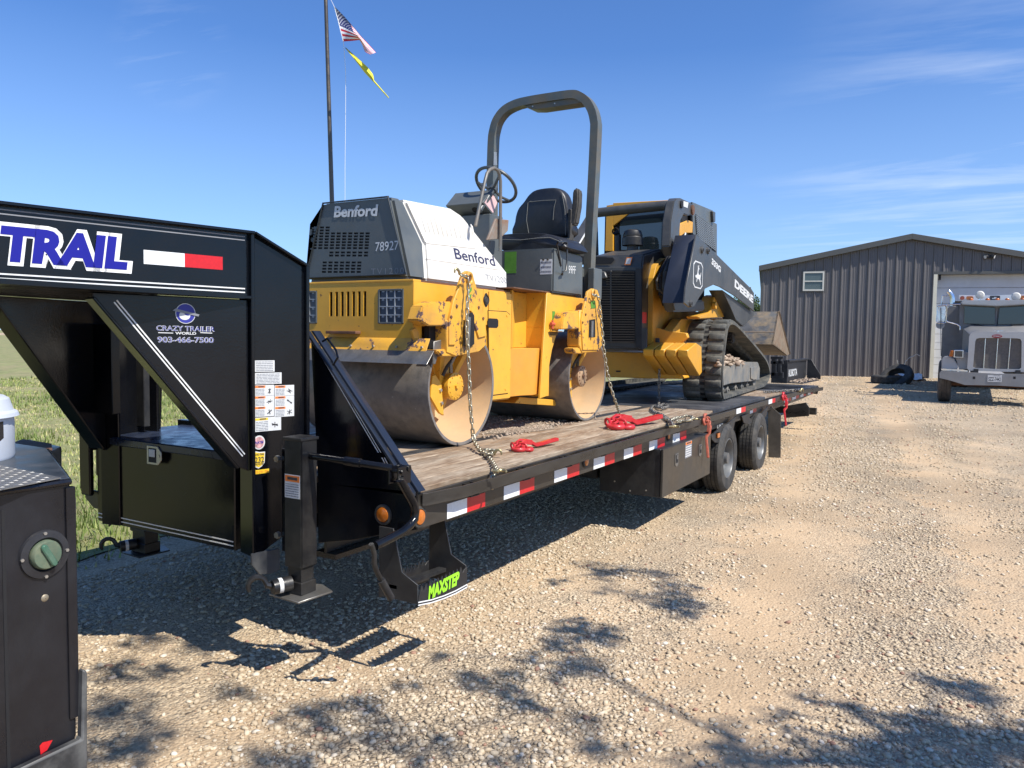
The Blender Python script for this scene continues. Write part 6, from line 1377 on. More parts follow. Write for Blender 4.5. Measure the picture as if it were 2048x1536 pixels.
chain('slack pale chain lying along the deck edge by the rusty binder', [dk(*p) for p in ((1300, 836, .012), (1312, 834, .02), (1326, 836, .01), (1340, 840, .03), (1352, 836, .02), (1364, 834, .012), (1376, 832, .02), (1386, 836, .02), (1378, 841, .02), (1366, 842, .012), (1352, 843, .02))], m=CHN, pitch=.045, r=.0062, jit=.6,
      hooks=((dk(1384, 838, .02), (1, .3, 0), (-.3, .9, 0), .8), (dk(1338, 853, .03), (1, .4, 0), (-.3, .9, 0), .9)))
chain('steel chain stretched over the trailer tail beside the box blade', [on_z(x, y, DZ+.02-max(0, 0)) for x, y in ((1530, 784), (1545, 783), (1560, 782), (1575, 781), (1590, 781), (1602, 783))], m=CHND, pitch=.055, r=.009, jit=.5, hooks=((on_z(1598, 782, DZ+.03), (.5, 1, 0), (0, 0, 1), 1.1),))
# lever binders
def binder_mesh(parent, M, m, s=1.0):
    def tr(p): return M @ (Vector(p)*s)
    h = MB(); pts = [(.05, 0, .035), (.10, .012, .055), (.155, .02, .045), (.20, .0, .018), (.26, -.004, .022), (.34, -.006, .030), (.42, -.008, .036)]
    for a, b in zip(pts[:-1], pts[1:]): pass
    h.tube([tr(p) for p in pts], 0, rect=(.011*s, .017*s), up=M.to_3x3() @ Vector((0, 0, 1))); H_ = h.build('lever_handle', m, parent, bevel=.004, seg=2, smooth=50)
    g = MB(); g.tube([tr(p) for p in ((.24, .014, .022), (.33, .012, .030), (.40, .010, .036))], 0, rect=(.0045*s, .0025*s), up=M.to_3x3() @ Vector((0, 0, 1))); g.build('handle_groove', mat('dark_red_groove', (.16, .006, .01), .5) if 'dark_red_groove' not in MATS else MATS['dark_red_groove'], H_)
    y = MB(); y.tube([tr(p) for p in ((.03, -.012, .03), (.09, -.014, .05), (.15, -.01, .04))], 0, rect=(.016*s, .006*s), up=M.to_3x3() @ Vector((0, 0, 1))); y.tube([tr(p) for p in ((.03, .03, .03), (.09, .032, .05), (.15, .03, .04))], 0, rect=(.016*s, .006*s), up=M.to_3x3() @ Vector((0, 0, 1))); y.build('binder_jaw', m, parent, bevel=.002)
    for (p, a0, fl) in (((0, -.03, .014), 2.6, 1), ((.045, -.055, .012), 1.2, -1)):
        hk = MB(); c = Vector(p); pts = [c+Vector((.045*cos(a0), .045*sin(a0), .01))]+[c+Vector((cos(a0+fl*k), sin(a0+fl*k), 0))*.032 for k in (.3, .8, 1.3, 1.8, 2.3, 2.9, 3.5, 4.1)]
        hk.tube([tr(q) for q in pts], [.011*s, .013*s]+[.0145*s]*5+[.012*s, .008*s], 9); hk.build('grab_hook', m, parent, smooth=60)
    for (p, d, u) in (((.018, -.005, .035), (1, .3, .4), (0, 1, 0)), ((.0, .02, .03), (.5, 1, .2), (0, 0, 1)), ((.05, .0, .045), (1, -.4, .1), (0, .3, 1)), ((.035, -.03, .03), (.3, -1, .1), (0, 0, 1))):
        d = Vector(d).normalized(); u = Vector(u); u = (u-d*u.dot(d)).normalized(); w = d.cross(u); pts = []
        for k in range(12):
            a = 2*pi*k/12; pts.append(Vector(p)+d*.026*cos(a)+u*.017*sin(a))
        l = MB(); l.tube([tr(q) for q in pts], .0068*s, 7, closed=True); l.build('link', m, parent)
def binder(label, M, m, s=1.0):
    o = M.translation; t = thing('lever_chain_binder', label, 'chain binder', tuple(o), 0, 'lever chain binders'); binder_mesh(t, M, m, s); return t
def frame(o, xdir, up):
    x = Vector(xdir).normalized(); z = (Vector(up)-x*Vector(up).dot(x)).normalized(); y = z.cross(x); return Matrix(((x.x, y.x, z.x, o.x), (x.y, y.y, z.y, o.y), (x.z, y.z, z.z, o.z), (0, 0, 0, 1)))
a = dk(1030, 902, 0); b = dk(1112, 889, 0); binder('bright red lever binder lying on the planks nearest the front chain', frame(a, b-a, Z3), RED, (b-a).length/.42)
a = dk(1222, 858, 0); b = dk(1318, 846, 0); binder('bright red lever binder lying on the planks below the rear roller chain', frame(a, b-a, Z3), RED, (b-a).length/.42)
a = on_x(1409, 836, -2.21); b = on_x(1409.5, 912, -2.17); binder('faded rusty orange lever binder hooked over the rail above the wheel', frame(a, b-a, X3), REDO, (b-a).length/.40)
a = on_x(1565, 792, -2.21); b = on_x(1566.5, 852, -2.15); binder('red lever binder hanging from the rail near the trailer tail', frame(a, b-a, X3), RED, (b-a).length/.42)
# timber block and dirt on the deck
a = on_z(984, 832, DZ); TB = MB().hexa([a+Vector(p) for p in ((-.28, -.03, 0), (.0, -.03, 0), (.03, .06, 0), (-.25, .06, 0), (-.28, -.03, .10), (.0, -.03, .10), (.03, .06, .12), (-.25, .06, .12))]).build('timber_block', mat('grey_weathered_timber', (.30, .27, .22), .85, var=.3, stretch=(1, 6, 6), bump=.3), None, bevel=.006)
tag(TB, 'small weathered timber block wedged behind the front drum of the roller', 'wood block')
rs4 = np.random.default_rng(8); n = 3200; X_ = rs4.uniform(-4.6, -2.95, n); Y_ = rs4.normal(5.75, .55, n)
kp = (Y_ > 4.75) & (Y_ < 8.2); X_, Y_ = X_[kp], Y_[kp]; n = len(X_)
V, Fc, n = stones(np.stack([X_, Y_, np.full(n, DZ+.004)], 1), rs4.uniform(.006, .03, n)**1.0, rs4)
np_object('deck_dirt', V, Fc, 3, SOIL, np.repeat(rs4.uniform(0, 1, n), 12), 'stuff', 'dry mud crumbs scattered on the planks under the roller', 'dirt')
DM = mat('dried_mud_film', (.27, .215, .155), .95, var=.35, vscale=18, bump=.5, bscale=50, dirt=(.16, .12, .085), dscale=6, damt=.7)
mb = MB(); ring = []
for k in range(40):
    a = 2*pi*k/40; r_ = 1+.22*noise.noise(Vector((cos(a)*2, sin(a)*2, 4))); ring.append((-3.72+.80*cos(a)*r_, 5.62+.62*sin(a)*r_, DZ+.003))
mb.ext(ring, (0, 0, .002)); mb.build('mud_patch', DM, None, smooth=0, kind='stuff')
# ================================================================== METAL BUILDING
FA = radians(12); FE = Vector((cos(FA), sin(FA), 0)); FN = Vector((sin(FA), -cos(FA), 0)); FO = Vector((-.808, 31.642, 0))
def BF(x, y, off=0.0): return on_p(x, y, FO+FN*off, FN)
def bs(p): return (Vector(p)-FO).dot(FE)
def W3(s_, z, off=0.0): return FO+FE*s_+FN*off+Z3*z
s0 = bs(BF(1521, 640)); sR = bs(BF(1823, 467)); zR = BF(1823, 470).z-.04; zE = BF(1521, 532).z-.04; s1 = 2*sR-s0
zg = .44
BD_ = thing('metal_building', 'dark grey ribbed metal building with one small window and a tall pale overhead door', 'building', (FO.x, FO.y+5, .4))
SID = mat('charcoal_ribbed_siding', (.120, .113, .112), .38, metal=.0, var=.08, vscale=.8, dirt=(.15, .14, .13), dscale=1.2, damt=.25)
TRIM = mat('bronze_grey_trim', (.085, .085, .078), .4, var=.06)
def ztop(s_): return zE+(zR-zE)*(1-abs(s_-sR)/(sR-s0))-.02
dL = bs(BF(1869, 650)); dR = dL+4.6; dT = BF(1872, 549).z
def panel(a, zb_fun):
    pr = []; P_ = .3048
    for k in range(3):
        o = a+k*P_
        pr += [(o, 0), (o+.024, 0), (o+.050, .042), (o+.086, .042), (o+.112, 0), (o+.165, 0), (o+.175, .007), (o+.190, .007), (o+.200, 0), (o+.235, 0), (o+.245, .007), (o+.260, .007), (o+.270, 0)]
    pr.append((a+.9144, 0)); pr = [(s_, h) for s_, h in pr if s_ <= s1+.001]
    vs = []; 
    for s_, h in pr: vs += [W3(s_, zb_fun(s_), h), W3(s_, ztop(s_), h)]
    n = len(pr); fs = [(2*i, 2*i+2, 2*i+3, 2*i+1) for i in range(n-1)]
    return MB().add(vs, fs).build('wall_panel', SID, BD_, smooth=0, recalc=False)
s_ = s0; off0 = (dL-s0) % .9144
k = 0
edges = [s0]
while edges[-1] < s1-.01:
    e = edges[-1]
    nx = min(e+.9144, s1); edges.append(nx)
def seg_panel(a, b, z0):
    pr = []; P_ = .3048; i0 = int((a-s0)/P_)-1
    for i in range(i0, i0+8):
        o = s0+i*P_
        for ds, h in ((0, 0), (.024, 0), (.050, .042), (.086, .042), (.112, 0), (.165, 0), (.175, .007), (.190, .007), (.200, 0), (.235, 0), (.245, .007), (.260, .007), (.270, 0)):
            if a-1e-6 <= o+ds <= b+1e-6: pr.append((o+ds, h))
    if not pr or pr[0][0] > a+.002: pr = [(a, 0)]+pr
    if pr[-1][0] < b-.002: pr.append((b, 0))
    if a < sR < b: pr = sorted(pr+[(sR, 0)])
    vs = []
    for q, h in pr: vs += [W3(q, z0, h), W3(q, ztop(q), h)]
    MB().add(vs, [(2*i, 2*i+2, 2*i+3, 2*i+1) for i in range(len(pr)-1)]).build('wall_panel', SID, BD_, smooth=0, recalc=False)
for a, b in zip(edges[:-1], edges[1:]):
    if b <= dL or a >= dR: seg_panel(a, b, zg)
    elif a < dL < b: seg_panel(a, dL, zg); seg_panel(dL+.001, b, dT)
    elif a < dR < b: seg_panel(a, dR-.001, dT); seg_panel(dR, b, zg)
    else: seg_panel(a, b, dT)
D_B = 18.0
def wallq(name, pts, m=SID): MB().ext(pts, (0, 0, .001) if False else FE*.02).build(name, m, BD_, smooth=0)
MB().ext([W3(s0, zg, 0), W3(s0, zg, -D_B), W3(s0, zE, -D_B), W3(s0, zE, 0)], FE*.03).build('side_wall', SID, BD_, smooth=0)
MB().ext([W3(s1-.03, zg, 0), W3(s1-.03, zg, -D_B), W3(s1-.03, zE, -D_B), W3(s1-.03, zE, 0)], FE*.03).build('side_wall', SID, BD_, smooth=0)
MB().ext([W3(s0, zg, -D_B), W3(s1, zg, -D_B), W3(s1, zE, -D_B), W3(sR, zR, -D_B), W3(s0, zE, -D_B)], -FN*.03).build('back_wall', SID, BD_, smooth=0)
for (a, za, b, zb2) in ((s0-.12, zE-.02, sR, zR+.015), (s1+.12, zE-.02, sR, zR+.015)):
    MB().ext([W3(a, za, .20), W3(b, zb2, .20), W3(b, zb2, -D_B-.2), W3(a, za, -D_B-.2)], Z3*.05).build('roof_slope', TRIM, BD_, smooth=0)
    MB().ext([W3(a, za-.145, .205), W3(b, zb2-.145, .205), W3(b, zb2+.055, .205), W3(a, za+.055, .205)], -FN*.05).build('rake_trim', TRIM, BD_, bevel=.004)
    MB().ext([W3(a, za-.145, .155), W3(b, zb2-.145, .155), W3(b, zb2-.145, .0), W3(a, za-.145, .0)], Z3*.01).build('soffit', TRIM, BD_, smooth=0)
MB().ext([W3(s0-.03, zg, .04), W3(s0+.06, zg, .04), W3(s0+.06, zE-.14, .04), W3(s0-.03, zE-.14, .04)], -FN*.06).build('corner_trim', TRIM, BD_, smooth=0)
# window
wa, wb, wz0, wz1 = bs(BF(1606, 560)), bs(BF(1648, 560)), BF(1625, 582).z, BF(1625, 543.5).z
VIN = mat('cream_vinyl_frame', (.56, .55, .49), .5, var=.05); fw = .055
WF = MB()
for (a, b, c, d) in ((wa-.0, wa+fw, wz0, wz1), (wb-fw, wb, wz0, wz1), (wa+fw, wb-fw, wz0, wz0+fw), (wa+fw, wb-fw, wz1-fw, wz1), (wa+fw, wb-fw, (wz0+wz1)/2-.02, (wz0+wz1)/2+.02)):
    WF.ext([W3(a, c, .075), W3(b, c, .075), W3(b, d, .075), W3(a, d, .075)], -FN*.07)
WF = WF.build('window', VIN, BD_, bevel=.003)
for (c, d) in ((wz0+fw, (wz0+wz1)/2-.02), ((wz0+wz1)/2+.02, wz1-fw)):
    MB().ext([W3(wa+fw, c, .045), W3(wb-fw, c, .045), W3(wb-fw, d, .045), W3(wa+fw, d, .045)], -FN*.006).build('pane', glass_mat('green_tinted_pane', (.055, .085, .08), .08) if 'gp' not in MATS else MATS['gp'], WF, smooth=0)
    MATS['gp'] = bpy.data.materials['green_tinted_pane']
    bl = MB(); z = c+.02
    while z < d-.01: bl.ext([W3(wa+fw, z, .047), W3(wb-fw, z, .047), W3(wb-fw, z+.018, .047), W3(wa+fw, z+.018, .047)], FN*.001); z += .042
    bl.build('blind_slat', mat('pale_blind', (.12, .15, .145), .6) if 'pale_blind' not in MATS else MATS['pale_blind'], WF, smooth=0, kind='stuff')
MB().ext([W3(wa-.05, wz0-.05, .04), W3(wb+.05, wz0-.05, .04), W3(wb+.05, wz1+.06, .04), W3(wa-.05, wz1+.06, .04)], -FN*.038).build('window_surround', TRIM, BD_, smooth=0)
# overhead door in its recess
DRM = mat('pale_grey_door', (.55, .57, .60), .5, var=.04, dirt=(.45, .44, .42), dscale=1.0, damt=.3)
rec = -.30; nsec = 7
for k in range(nsec):
    z0 = zg+(dT-zg+.1)*k/nsec; z1 = zg+(dT-zg+.1)*(k+1)/nsec-.012
    sec = MB().ext([W3(dL+.03, z0, rec), W3(dR-.03, z0, rec), W3(dR-.03, z1, rec), W3(dL+.03, z1, rec)], -FN*.05).build('door_section', DRM, BD_, bevel=.004)
    MB().ext([W3(dL+.03, (z0+z1)/2-.01, rec+.001), W3(dR-.03, (z0+z1)/2-.01, rec+.001), W3(dR-.03, (z0+z1)/2+.01, rec+.001), W3(dL+.03, (z0+z1)/2+.01, rec+.001)], FN*.006).build('section_rib', DRM, sec, smooth=0)
CRM = mat('cream_jamb_trim', (.62, .59, .47), .5, var=.05)
MB().ext([W3(dL-.10, zg, .045), W3(dL+.02, zg, .045), W3(dL+.02, dT, .045), W3(dL-.10, dT, .045)], FN*(rec-.05)).build('door_jamb', CRM, BD_, smooth=0)
MB().ext([W3(dR-.02, zg, .045), W3(dR+.10, zg, .045), W3(dR+.10, dT, .045), W3(dR-.02, dT, .045)], FN*(rec-.05)).build('door_jamb', CRM, BD_, smooth=0)
MB().ext([W3(dL-.10, dT, .045), W3(dR+.10, dT, .045), W3(dR+.10, dT+.10, .045), W3(dL-.10, dT+.10, .045)], FN*(rec-.05)).build('door_header', TRIM, BD_, smooth=0)
p = W3(bs(BF(1880, 556)), dT-.10, -.05); MB().cbox(p, (.08, .1, .18)).build('door_sensor', DARK, BD_)
# twin flood lamp
fl = BF(1977, 513); sl_ = bs(fl); fz = fl.z
FLp = MB().ext([W3(sl_-.05, fz-.07, .036), W3(sl_+.05, fz-.07, .036), W3(sl_+.05, fz+.05, .036), W3(sl_-.05, fz+.05, .036)], FN*.06).build('flood_lamp', BLKS, BD_, bevel=.01)
for d_ in (-1, 1):
    c = W3(sl_+d_*.05, fz, .12); a = (FN*.6+FE*d_*.9-Z3*.35).normalized(); MB().cyl(c, c+a*.12, .045, .065, 14).build('lamp_head', BLKS, FLp); MB().cyl(c+a*.121, c+a*.124, .058, n=14).build('lamp_lens', LBL, FLp)

# ================================================================== DUMP TRUCK
TYb = 21.35
def TY(x, y, d=0.0): return on_y(x, y, TYb+d)
gzT = gz(0, TYb+.3); txc = TY(1993, 760).x
DT = thing('dump_truck', 'silver grey dump truck with a tall framed grille and long bumper parked before the building', 'dump truck', (txc, TYb+1, gzT))
SLV = mat('silver_grey_truck_paint', (.44, .44, .44), .28, metal=.25, var=.08, vscale=3, dirt=(.30, .28, .25), dscale=3, damt=.45)
HOODM = mat('matte_grey_hood_top', (.17, .17, .17), .5, metal=.1, var=.1, dirt=(.26, .24, .21), damt=.5)
CHR = mat('chrome', (.72, .73, .75), .14, metal=1.0, var=.05, dirt=(.4, .38, .34), damt=.25)
BMP = mat('dull_steel_bumper', (.24, .245, .25), .36, metal=.35, var=.12, vscale=5, dirt=(.32, .30, .27), dscale=3, damt=.5)
GRL = mat('grimy_grille_mesh', (.12, .11, .10), .7, var=.25, vscale=20, dirt=(.17, .15, .12), dscale=6, damt=.6, bump=.3)
def tm(p): return Vector((2*txc-p.x, p.y, p.z))
def TP(name, m, pts, d, th, both=False, bevel=.01, parent=None, seg=2):
    P_ = [TY(x, y, d) for x, y in pts]; o = MB().ext(P_, (0, th, 0)).build(name, m, parent or DT, bevel=bevel, seg=seg)
    if both: MB().ext([tm(p) for p in P_], (0, th, 0)).build(name, m, parent or DT, bevel=bevel, seg=seg)
    return o
def sym(pts, d): P_ = [TY(x, y, d) for x, y in pts]; return P_+[tm(p) for p in P_[::-1]]
def TS(name, m, pts, d, th, bevel=.01, parent=None, seg=2): return MB().ext(sym(pts, d), (0, th, 0)).build(name, m, parent or DT, bevel=bevel, seg=seg)
TS('front_bumper', BMP, ((1993, 747.5), (1882, 742), (1879, 746), (1879, 756), (1897, 760), (1930, 770), (1993, 771)), 0, .10, bevel=.015)
for px in (1948, 2029): TP('tow_hole', DARK, ((px-2.5, 753), (px+2.5, 753), (px+2.5, 758), (px-2.5, 758)), -.002, .002, bevel=0)
a = TY(1975, 763.5, -.004); b = TY(2003, 764, -.004); pl_ = MB().ext([a, b, Vector((b.x, b.y, TY(2003, 750).z)), Vector((a.x, a.y, TY(1975, 750).z))], (0, -.004, 0)).build('number_plate', LBL, DT, smooth=0)
text('SZZ-7442', Vector((a.x+.015, a.y-.004, a.z+.025)), X3, Z3, .085, INK, pl_, w=b.x-a.x-.03, off=.02); text('TEXAS', Vector((a.x+.11, a.y-.004, a.z+.135)), X3, Z3, .032, INK, pl_, w=.14)
# grille surround and mesh
go = sym(((1993, 664.5), (1950, 663.5), (1942, 666), (1938.5, 672), (1934, 741), (1993, 743)), .15); gi_ = sym(((1993, 676), (1955, 676), (1951, 679), (1946, 735.5), (1993, 738)), .15)
mb = MB(); n = len(go)
oo = go+[p+Vector((0, .1, 0)) for p in go]; 
# ring built segment by segment between outer and resampled inner outline
def lerp_ring(A, B_, k):
    def samp(P_, k):
        L_ = [0]; 
        for i in range(len(P_)): L_.append(L_[-1]+(P_[(i+1) % len(P_)]-P_[i]).length)
        out = []
        for j in range(k):
            t = L_[-1]*j/k
            for i in range(len(P_)):
                if L_[i] <= t <= L_[i+1]: out.append(P_[i].lerp(P_[(i+1) % len(P_)], (t-L_[i])/max(1e-6, L_[i+1]-L_[i]))); break
        return out
    return samp(A, k), samp(B_, k)
ra, rb_ = lerp_ring(go, gi_, 48)
vs = ra+rb_+[p+Vector((0, .10, 0)) for p in rb_]+[p+Vector((0, .12, 0)) for p in ra]; k = 48
fs = [(m_*k+i, m_*k+(i+1) % k, ((m_+1) % 4)*k+(i+1) % k, ((m_+1) % 4)*k+i) for m_ in range(4) for i in range(k)]
GS = mb.add(vs, fs).build('grille_surround', SLV, DT, smooth=40)
TS('grille_mesh', GRL, ((1993, 675), (1950, 675), (1945, 737), (1993, 739)), .20, .02, bevel=0, parent=GS)
for (x0, x1) in ((1971, 1967), (1996, 1991.5), (2021, 2016)): MB().tube([TY(x0, 677, .185), TY(x1, 738, .185)], .012, 8).build('grille_bar', CHR, GS)
c = TY(1994, 672.5, .14); MB().ext([c+Vector((.105*cos(a), 0, .042*sin(a))) for a in [2*pi*i/28 for i in range(28)]], (0, -.012, 0)).build('oval_badge', mat('red_oval_badge', (.25, .02, .03), .3), GS, bevel=.003)
text('PETERBILT', c+Vector((-.075, -.013, -.014)), X3, Z3, .030, LBL, GS, w=.15, off=.01)
mb = MB(); c = TY(1996, 664, .2); mb.box(c.x-.10, c.x+.10, c.y-.01, c.y+.02, c.z+.02, c.z+.035); mb.box(c.x-.012, c.x+.012, c.y-.02, c.y+.05, c.z-.01, c.z+.03); mb.build('hood_ornament', CHR, DT, bevel=.003)
# hood tapering back to the cab
f = sym(((1993, 666), (1950, 665), (1941, 670), (1936, 735), (1993, 737)), .27)
bk_ = sym(((1993, 652), (1940, 651), (1926, 657), (1922, 728), (1993, 730)), 1.75)
n = len(f); MB().add(f+bk_, [tuple(range(n)), tuple(range(n, 2*n))]+[(i, (i+1) % n, n+(i+1) % n, n+i) for i in range(n)]).build('hood', HOODM, DT, bevel=.03, seg=3)
# fenders
fp = [(1884, 742), (1884, 722), (1888, 713), (1900, 711), (1912, 722), (1916, 738), (1936, 740), (1936, 743), (1884, 742.5)]
TP('fender', SLV, ((1883, 738), (1883, 720), (1887, 713), (1897, 712), (1908, 718), (1915, 730), (1916, 738)), .28, 1.0, both=True, bevel=.02)
TP('fender_lip', CHR, ((1882, 737), (1925, 739), (1936, 741), (1936, 744), (1883, 741)), .22, .12, both=True, bevel=.008)
TP('inner_fender', SLV, ((1908, 700), (1936, 704), (1936, 738), (1918, 738), (1912, 718)), .40, .8, both=True, bevel=.01)
for mm in (0, 1):
    ff = tm if mm else (lambda p: p)
    a, b = TY(1907, 715, .16), TY(1928, 700, .16)
    HL = MB().ext([ff(Vector(q)) for q in ((a.x, a.y, a.z), (b.x, a.y, a.z-.01), (b.x, a.y, b.z), (a.x, a.y, b.z))], (0, .12, 0)).build('headlight', CHR, DT, bevel=.012)
    MB().ext([ff(Vector(q)) for q in ((a.x+.025, a.y-.001, a.z+.02), (b.x-.025, a.y-.001, a.z+.015), (b.x-.025, a.y-.001, b.z-.025), (a.x+.025, a.y-.001, b.z-.025))], (0, -.004, 0)).build('headlight_lens', mat('smoky_lens', (.05, .05, .05), .15, var=.5, vscale=20) if 'smoky_lens' not in MATS else MATS['smoky_lens'], HL)
    c0_, c1_ = TY(1898, 713, .18), TY(1906.5, 701, .18); MB().ext([ff(Vector(q)) for q in ((c0_.x, a.y+.02, c0_.z), (c1_.x, a.y+.0, c0_.z), (c1_.x, a.y+.0, c1_.z), (c0_.x+.02, a.y+.02, c1_.z))], (0, .10, 0)).build('turn_lamp', ORA, DT, bevel=.012)
    # tyre, seen nose on
    tl_, tr_ = TY(1873.5, 800, .35), TY(1901, 800, .35); rr2 = .52; xo2 = tl_.x; w2 = tr_.x-tl_.x; Yc = TYb+.75
    pr = [(.30, .02), (.44, .0), (.48, .012), (rr2-.006, .035), (rr2, .05)]
    for i in range(4):
        a0 = .05+(w2-.10)*i/4; a1 = .05+(w2-.10)*(i+1)/4; pr += [(rr2, a0+.006), (rr2, a1-.006)]+([(rr2-.012, a1-.004), (rr2-.012, a1+.004)] if i < 3 else [])
    pr += [(rr2, w2-.05), (rr2-.006, w2-.035), (.48, w2-.012), (.44, w2), (.30, w2-.02)]
    ctr = ff(Vector((xo2, Yc, gz(0, Yc)+rr2))); MB().lathe(pr, ctr, (1, 0, 0) if mm == 0 else (-1, 0, 0), 48, closed=True).build('tyre', mat('dusty_truck_tyre', (.055, .05, .045), .85, var=.2, dirt=(.15, .12, .10), damt=.6) if 'dusty_truck_tyre' not in MATS else MATS['dusty_truck_tyre'], DT, smooth=28)
    # mirrors
    lo_ = [(1877, 612), (1892, 610), (1894, 614), (1892, 645), (1890, 646), (1876, 646), (1873, 643), (1875, 614)]
    MI = MB().ext([ff(TY(x, y, 1.5)) for x, y in ((1877, 613), (1891, 612), (1889, 644), (1875, 644))], (0, .09, 0)).build('wing_mirror', CHR, DT, bevel=.02, seg=2)
    MB().tube([ff(TY(x, y, 1.48)) for x, y in lo_], .016, 8, closed=True).build('mirror_loop', CHR, MI)
    MB().tube([ff(TY(x, y, 1.5)) for x, y in ((1921, 608.5), (1897, 609), (1893.5, 612), (1892.5, 640), (1895, 644), (1914, 649), (1920, 653), (1920, 660))], .016, 8).build('mirror_arm', CHR, MI)
    cv = ff(TY(1880.5, 650, 1.48)); MB().cyl(cv, cv+Vector((0, .05, 0)), .10, n=20).build('spot_mirror', BMP, MI)
    ex = [ff(TY(x, y, 2.3)) for x, y in ((1904, 700), (1904.5, 612), (1905, 598), (1904, 592), (1900.5, 586), (1896.5, 582.5))]
    MB().tube([ex[0], ex[1]], .085, 18).build('exhaust_heat_shield', BMP, DT); MB().tube(ex[1:], .058, 16).build('exhaust_stack', CHR, DT)
    MB().tube([ff(TY(1895, 612, 2.4)), ff(TY(1883, 612, 2.4)), ff(TY(1885, 592, 2.4)), ff(TY(1898, 591, 2.4))], .02, 8).build('grab_rail', CHR, DT)
    MB().tube([ff(TY(1881.5, 615, 1.3)), ff(TY(1882, 712, 1.3))], .008, 6).build('antenna', DARK, DT)
TP('air_cleaner_side', HOODM, ((1882, 735), (1884, 655), (1896, 615), (1918, 612), (1922, 650), (1922, 720), (1906, 720)), 2.2, .3, both=True)
# cab
cb = sym(((1993, 601.5), (1925, 601), (1919, 607), (1918, 700), (1993, 702)), 1.78)
MB().ext(cb, (0, 1.7, 0)).build('cab', HOODM, DT, bevel=.03, seg=2)
TS('roof_visor', SLV, ((1993, 600), (1926, 600.5), (1921, 606), (1926, 609), (1993, 612)), 1.55, .25, bevel=.02)
for mm in (0, 1):
    ff = tm if mm else (lambda p: p)
    q = [ff(TY(x, y, 1.755)) for x, y in ((1928.5, 612), (1990.5, 615), (1990.5, 649), (1927.5, 647.5))]
    MB().ext(q, (0, .015, 0)).build('windshield', glass_mat('truck_glass', (.006, .016, .024), .09) if 'tg' not in MATS else MATS['tg'], DT, bevel=.008); MATS['tg'] = bpy.data.materials['truck_glass']
    MB().tube([ff(TY(x, y, 1.73)) for x, y in ((1972, 653), (1958, 650), (1942, 648.5))], .010, 6).build('wiper', DARK, DT)
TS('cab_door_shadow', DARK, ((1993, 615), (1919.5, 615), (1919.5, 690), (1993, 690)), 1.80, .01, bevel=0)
for px in (1942, 1975, 1994.5, 2014.5, 2046):
    c = TY(px, 601, 1.62); MB().lathe([(.05, -.02), (.05, .03), (.035, .055), (.001, .062)], c, Z3, 16).build('roof_marker', ORA, DT)
for px, py in ((1960, 590), (2032, 593)):
    c = TY(px, py, 1.9); BL_ = MB().lathe([(.001, -.04), (.08, -.03), (.105, 0), (.08, .035), (.001, .045)], c, (0, -1, 0), 24).build('round_roof_lamp', mat('cream_lamp', (.58, .57, .52), .5), DT) if 'cream_lamp' not in MATS else MB().lathe([(.001, -.04), (.08, -.03), (.105, 0), (.08, .035), (.001, .045)], c, (0, -1, 0), 24).build('round_roof_lamp', MATS['cream_lamp'], DT)
    MB().cyl(c-Z3*.16, c-Z3*.09, .025, n=10).build('lamp_stalk', CHR, BL_)
# dump body header with lamps
BH = TS('dump_body_header', WHT, ((1993, 590.5), (1918, 590), (1918, 601), (1993, 602)), 3.6, .12, bevel=.01)
TS('dump_body', mat('dark_body_interior', (.05, .045, .04), .7), ((1993, 603), (1910, 602), (1900, 612), (1902, 700), (1993, 702)), 3.9, 4.6, bevel=.02)
c = TY(1924.5, 596, 3.59); MB().cyl(c, c-Y3*.02, .055, n=20).build('round_red_lamp', REDO, BH)
for mm in (0, 1):
    ff = tm if mm else (lambda p: p)
    MB().ext([ff(TY(x, y, 3.59)) for x, y in ((1932, 596), (1934, 592.5), (1945, 592.5), (1947, 596), (1945, 599.5), (1934, 599.5))], (0, -.02, 0)).build('amber_lamp_strip', ORA, BH)
q = [TY(x, y, 3.595) for x, y in ((1980, 600), (2000, 600), (2000, 591.5), (1980, 591.5))]; MB().ext(q, (0, -.01, 0)).build('body_maker_plate', INK, BH, smooth=0)
q = [TY(x, y, 3.583) for x, y in ((1984, 598), (1993, 598), (1993, 594), (1988, 594), (1988, 596), (1984, 596))]; MB().ext(q, (0, -.003, 0)).build('plate_mark', LBL, BH, smooth=0)
# underneath
MB().cyl((txc-1.0, TYb+.75, gzT+.48), (txc+1.0, TYb+.75, gzT+.48), .07, n=12).build('front_axle', RUST, DT)
mb = MB(); [mb.box(txc+dx-.05, txc+dx+.05, TYb+.1, TYb+8, gzT+.62, gzT+.86) for dx in (-.42, .42)]; mb.box(txc-.5, txc+.5, TYb+.6, TYb+.75, gzT+.50, gzT+.70); mb.build('chassis_rails', BLKS, DT)
for dx in (-.6, -.25, .35, .7): MB().cyl((txc+dx, TYb+.25, gzT+.66), (txc+dx, TYb+.55, gzT+.64), .07, n=14).build('air_canister', mat('tan_canister', (.35, .28, .2), .6) if 'tan_canister' not in MATS else MATS['tan_canister'], DT)
for Yr in (6.4, 7.7):
    for sx in (-1, 1):
        for o_ in (.95, .64):
            c = Vector((txc+sx*o_, TYb+Yr, gz(0, TYb+Yr)+.5)); MB().lathe([(.28, -.11), (.46, -.13), (.5, -.10), (.5, .10), (.46, .13), (.28, .11)], c, X3, 32, closed=True).build('rear_tyre', MATS['dusty_truck_tyre'], DT, smooth=30)

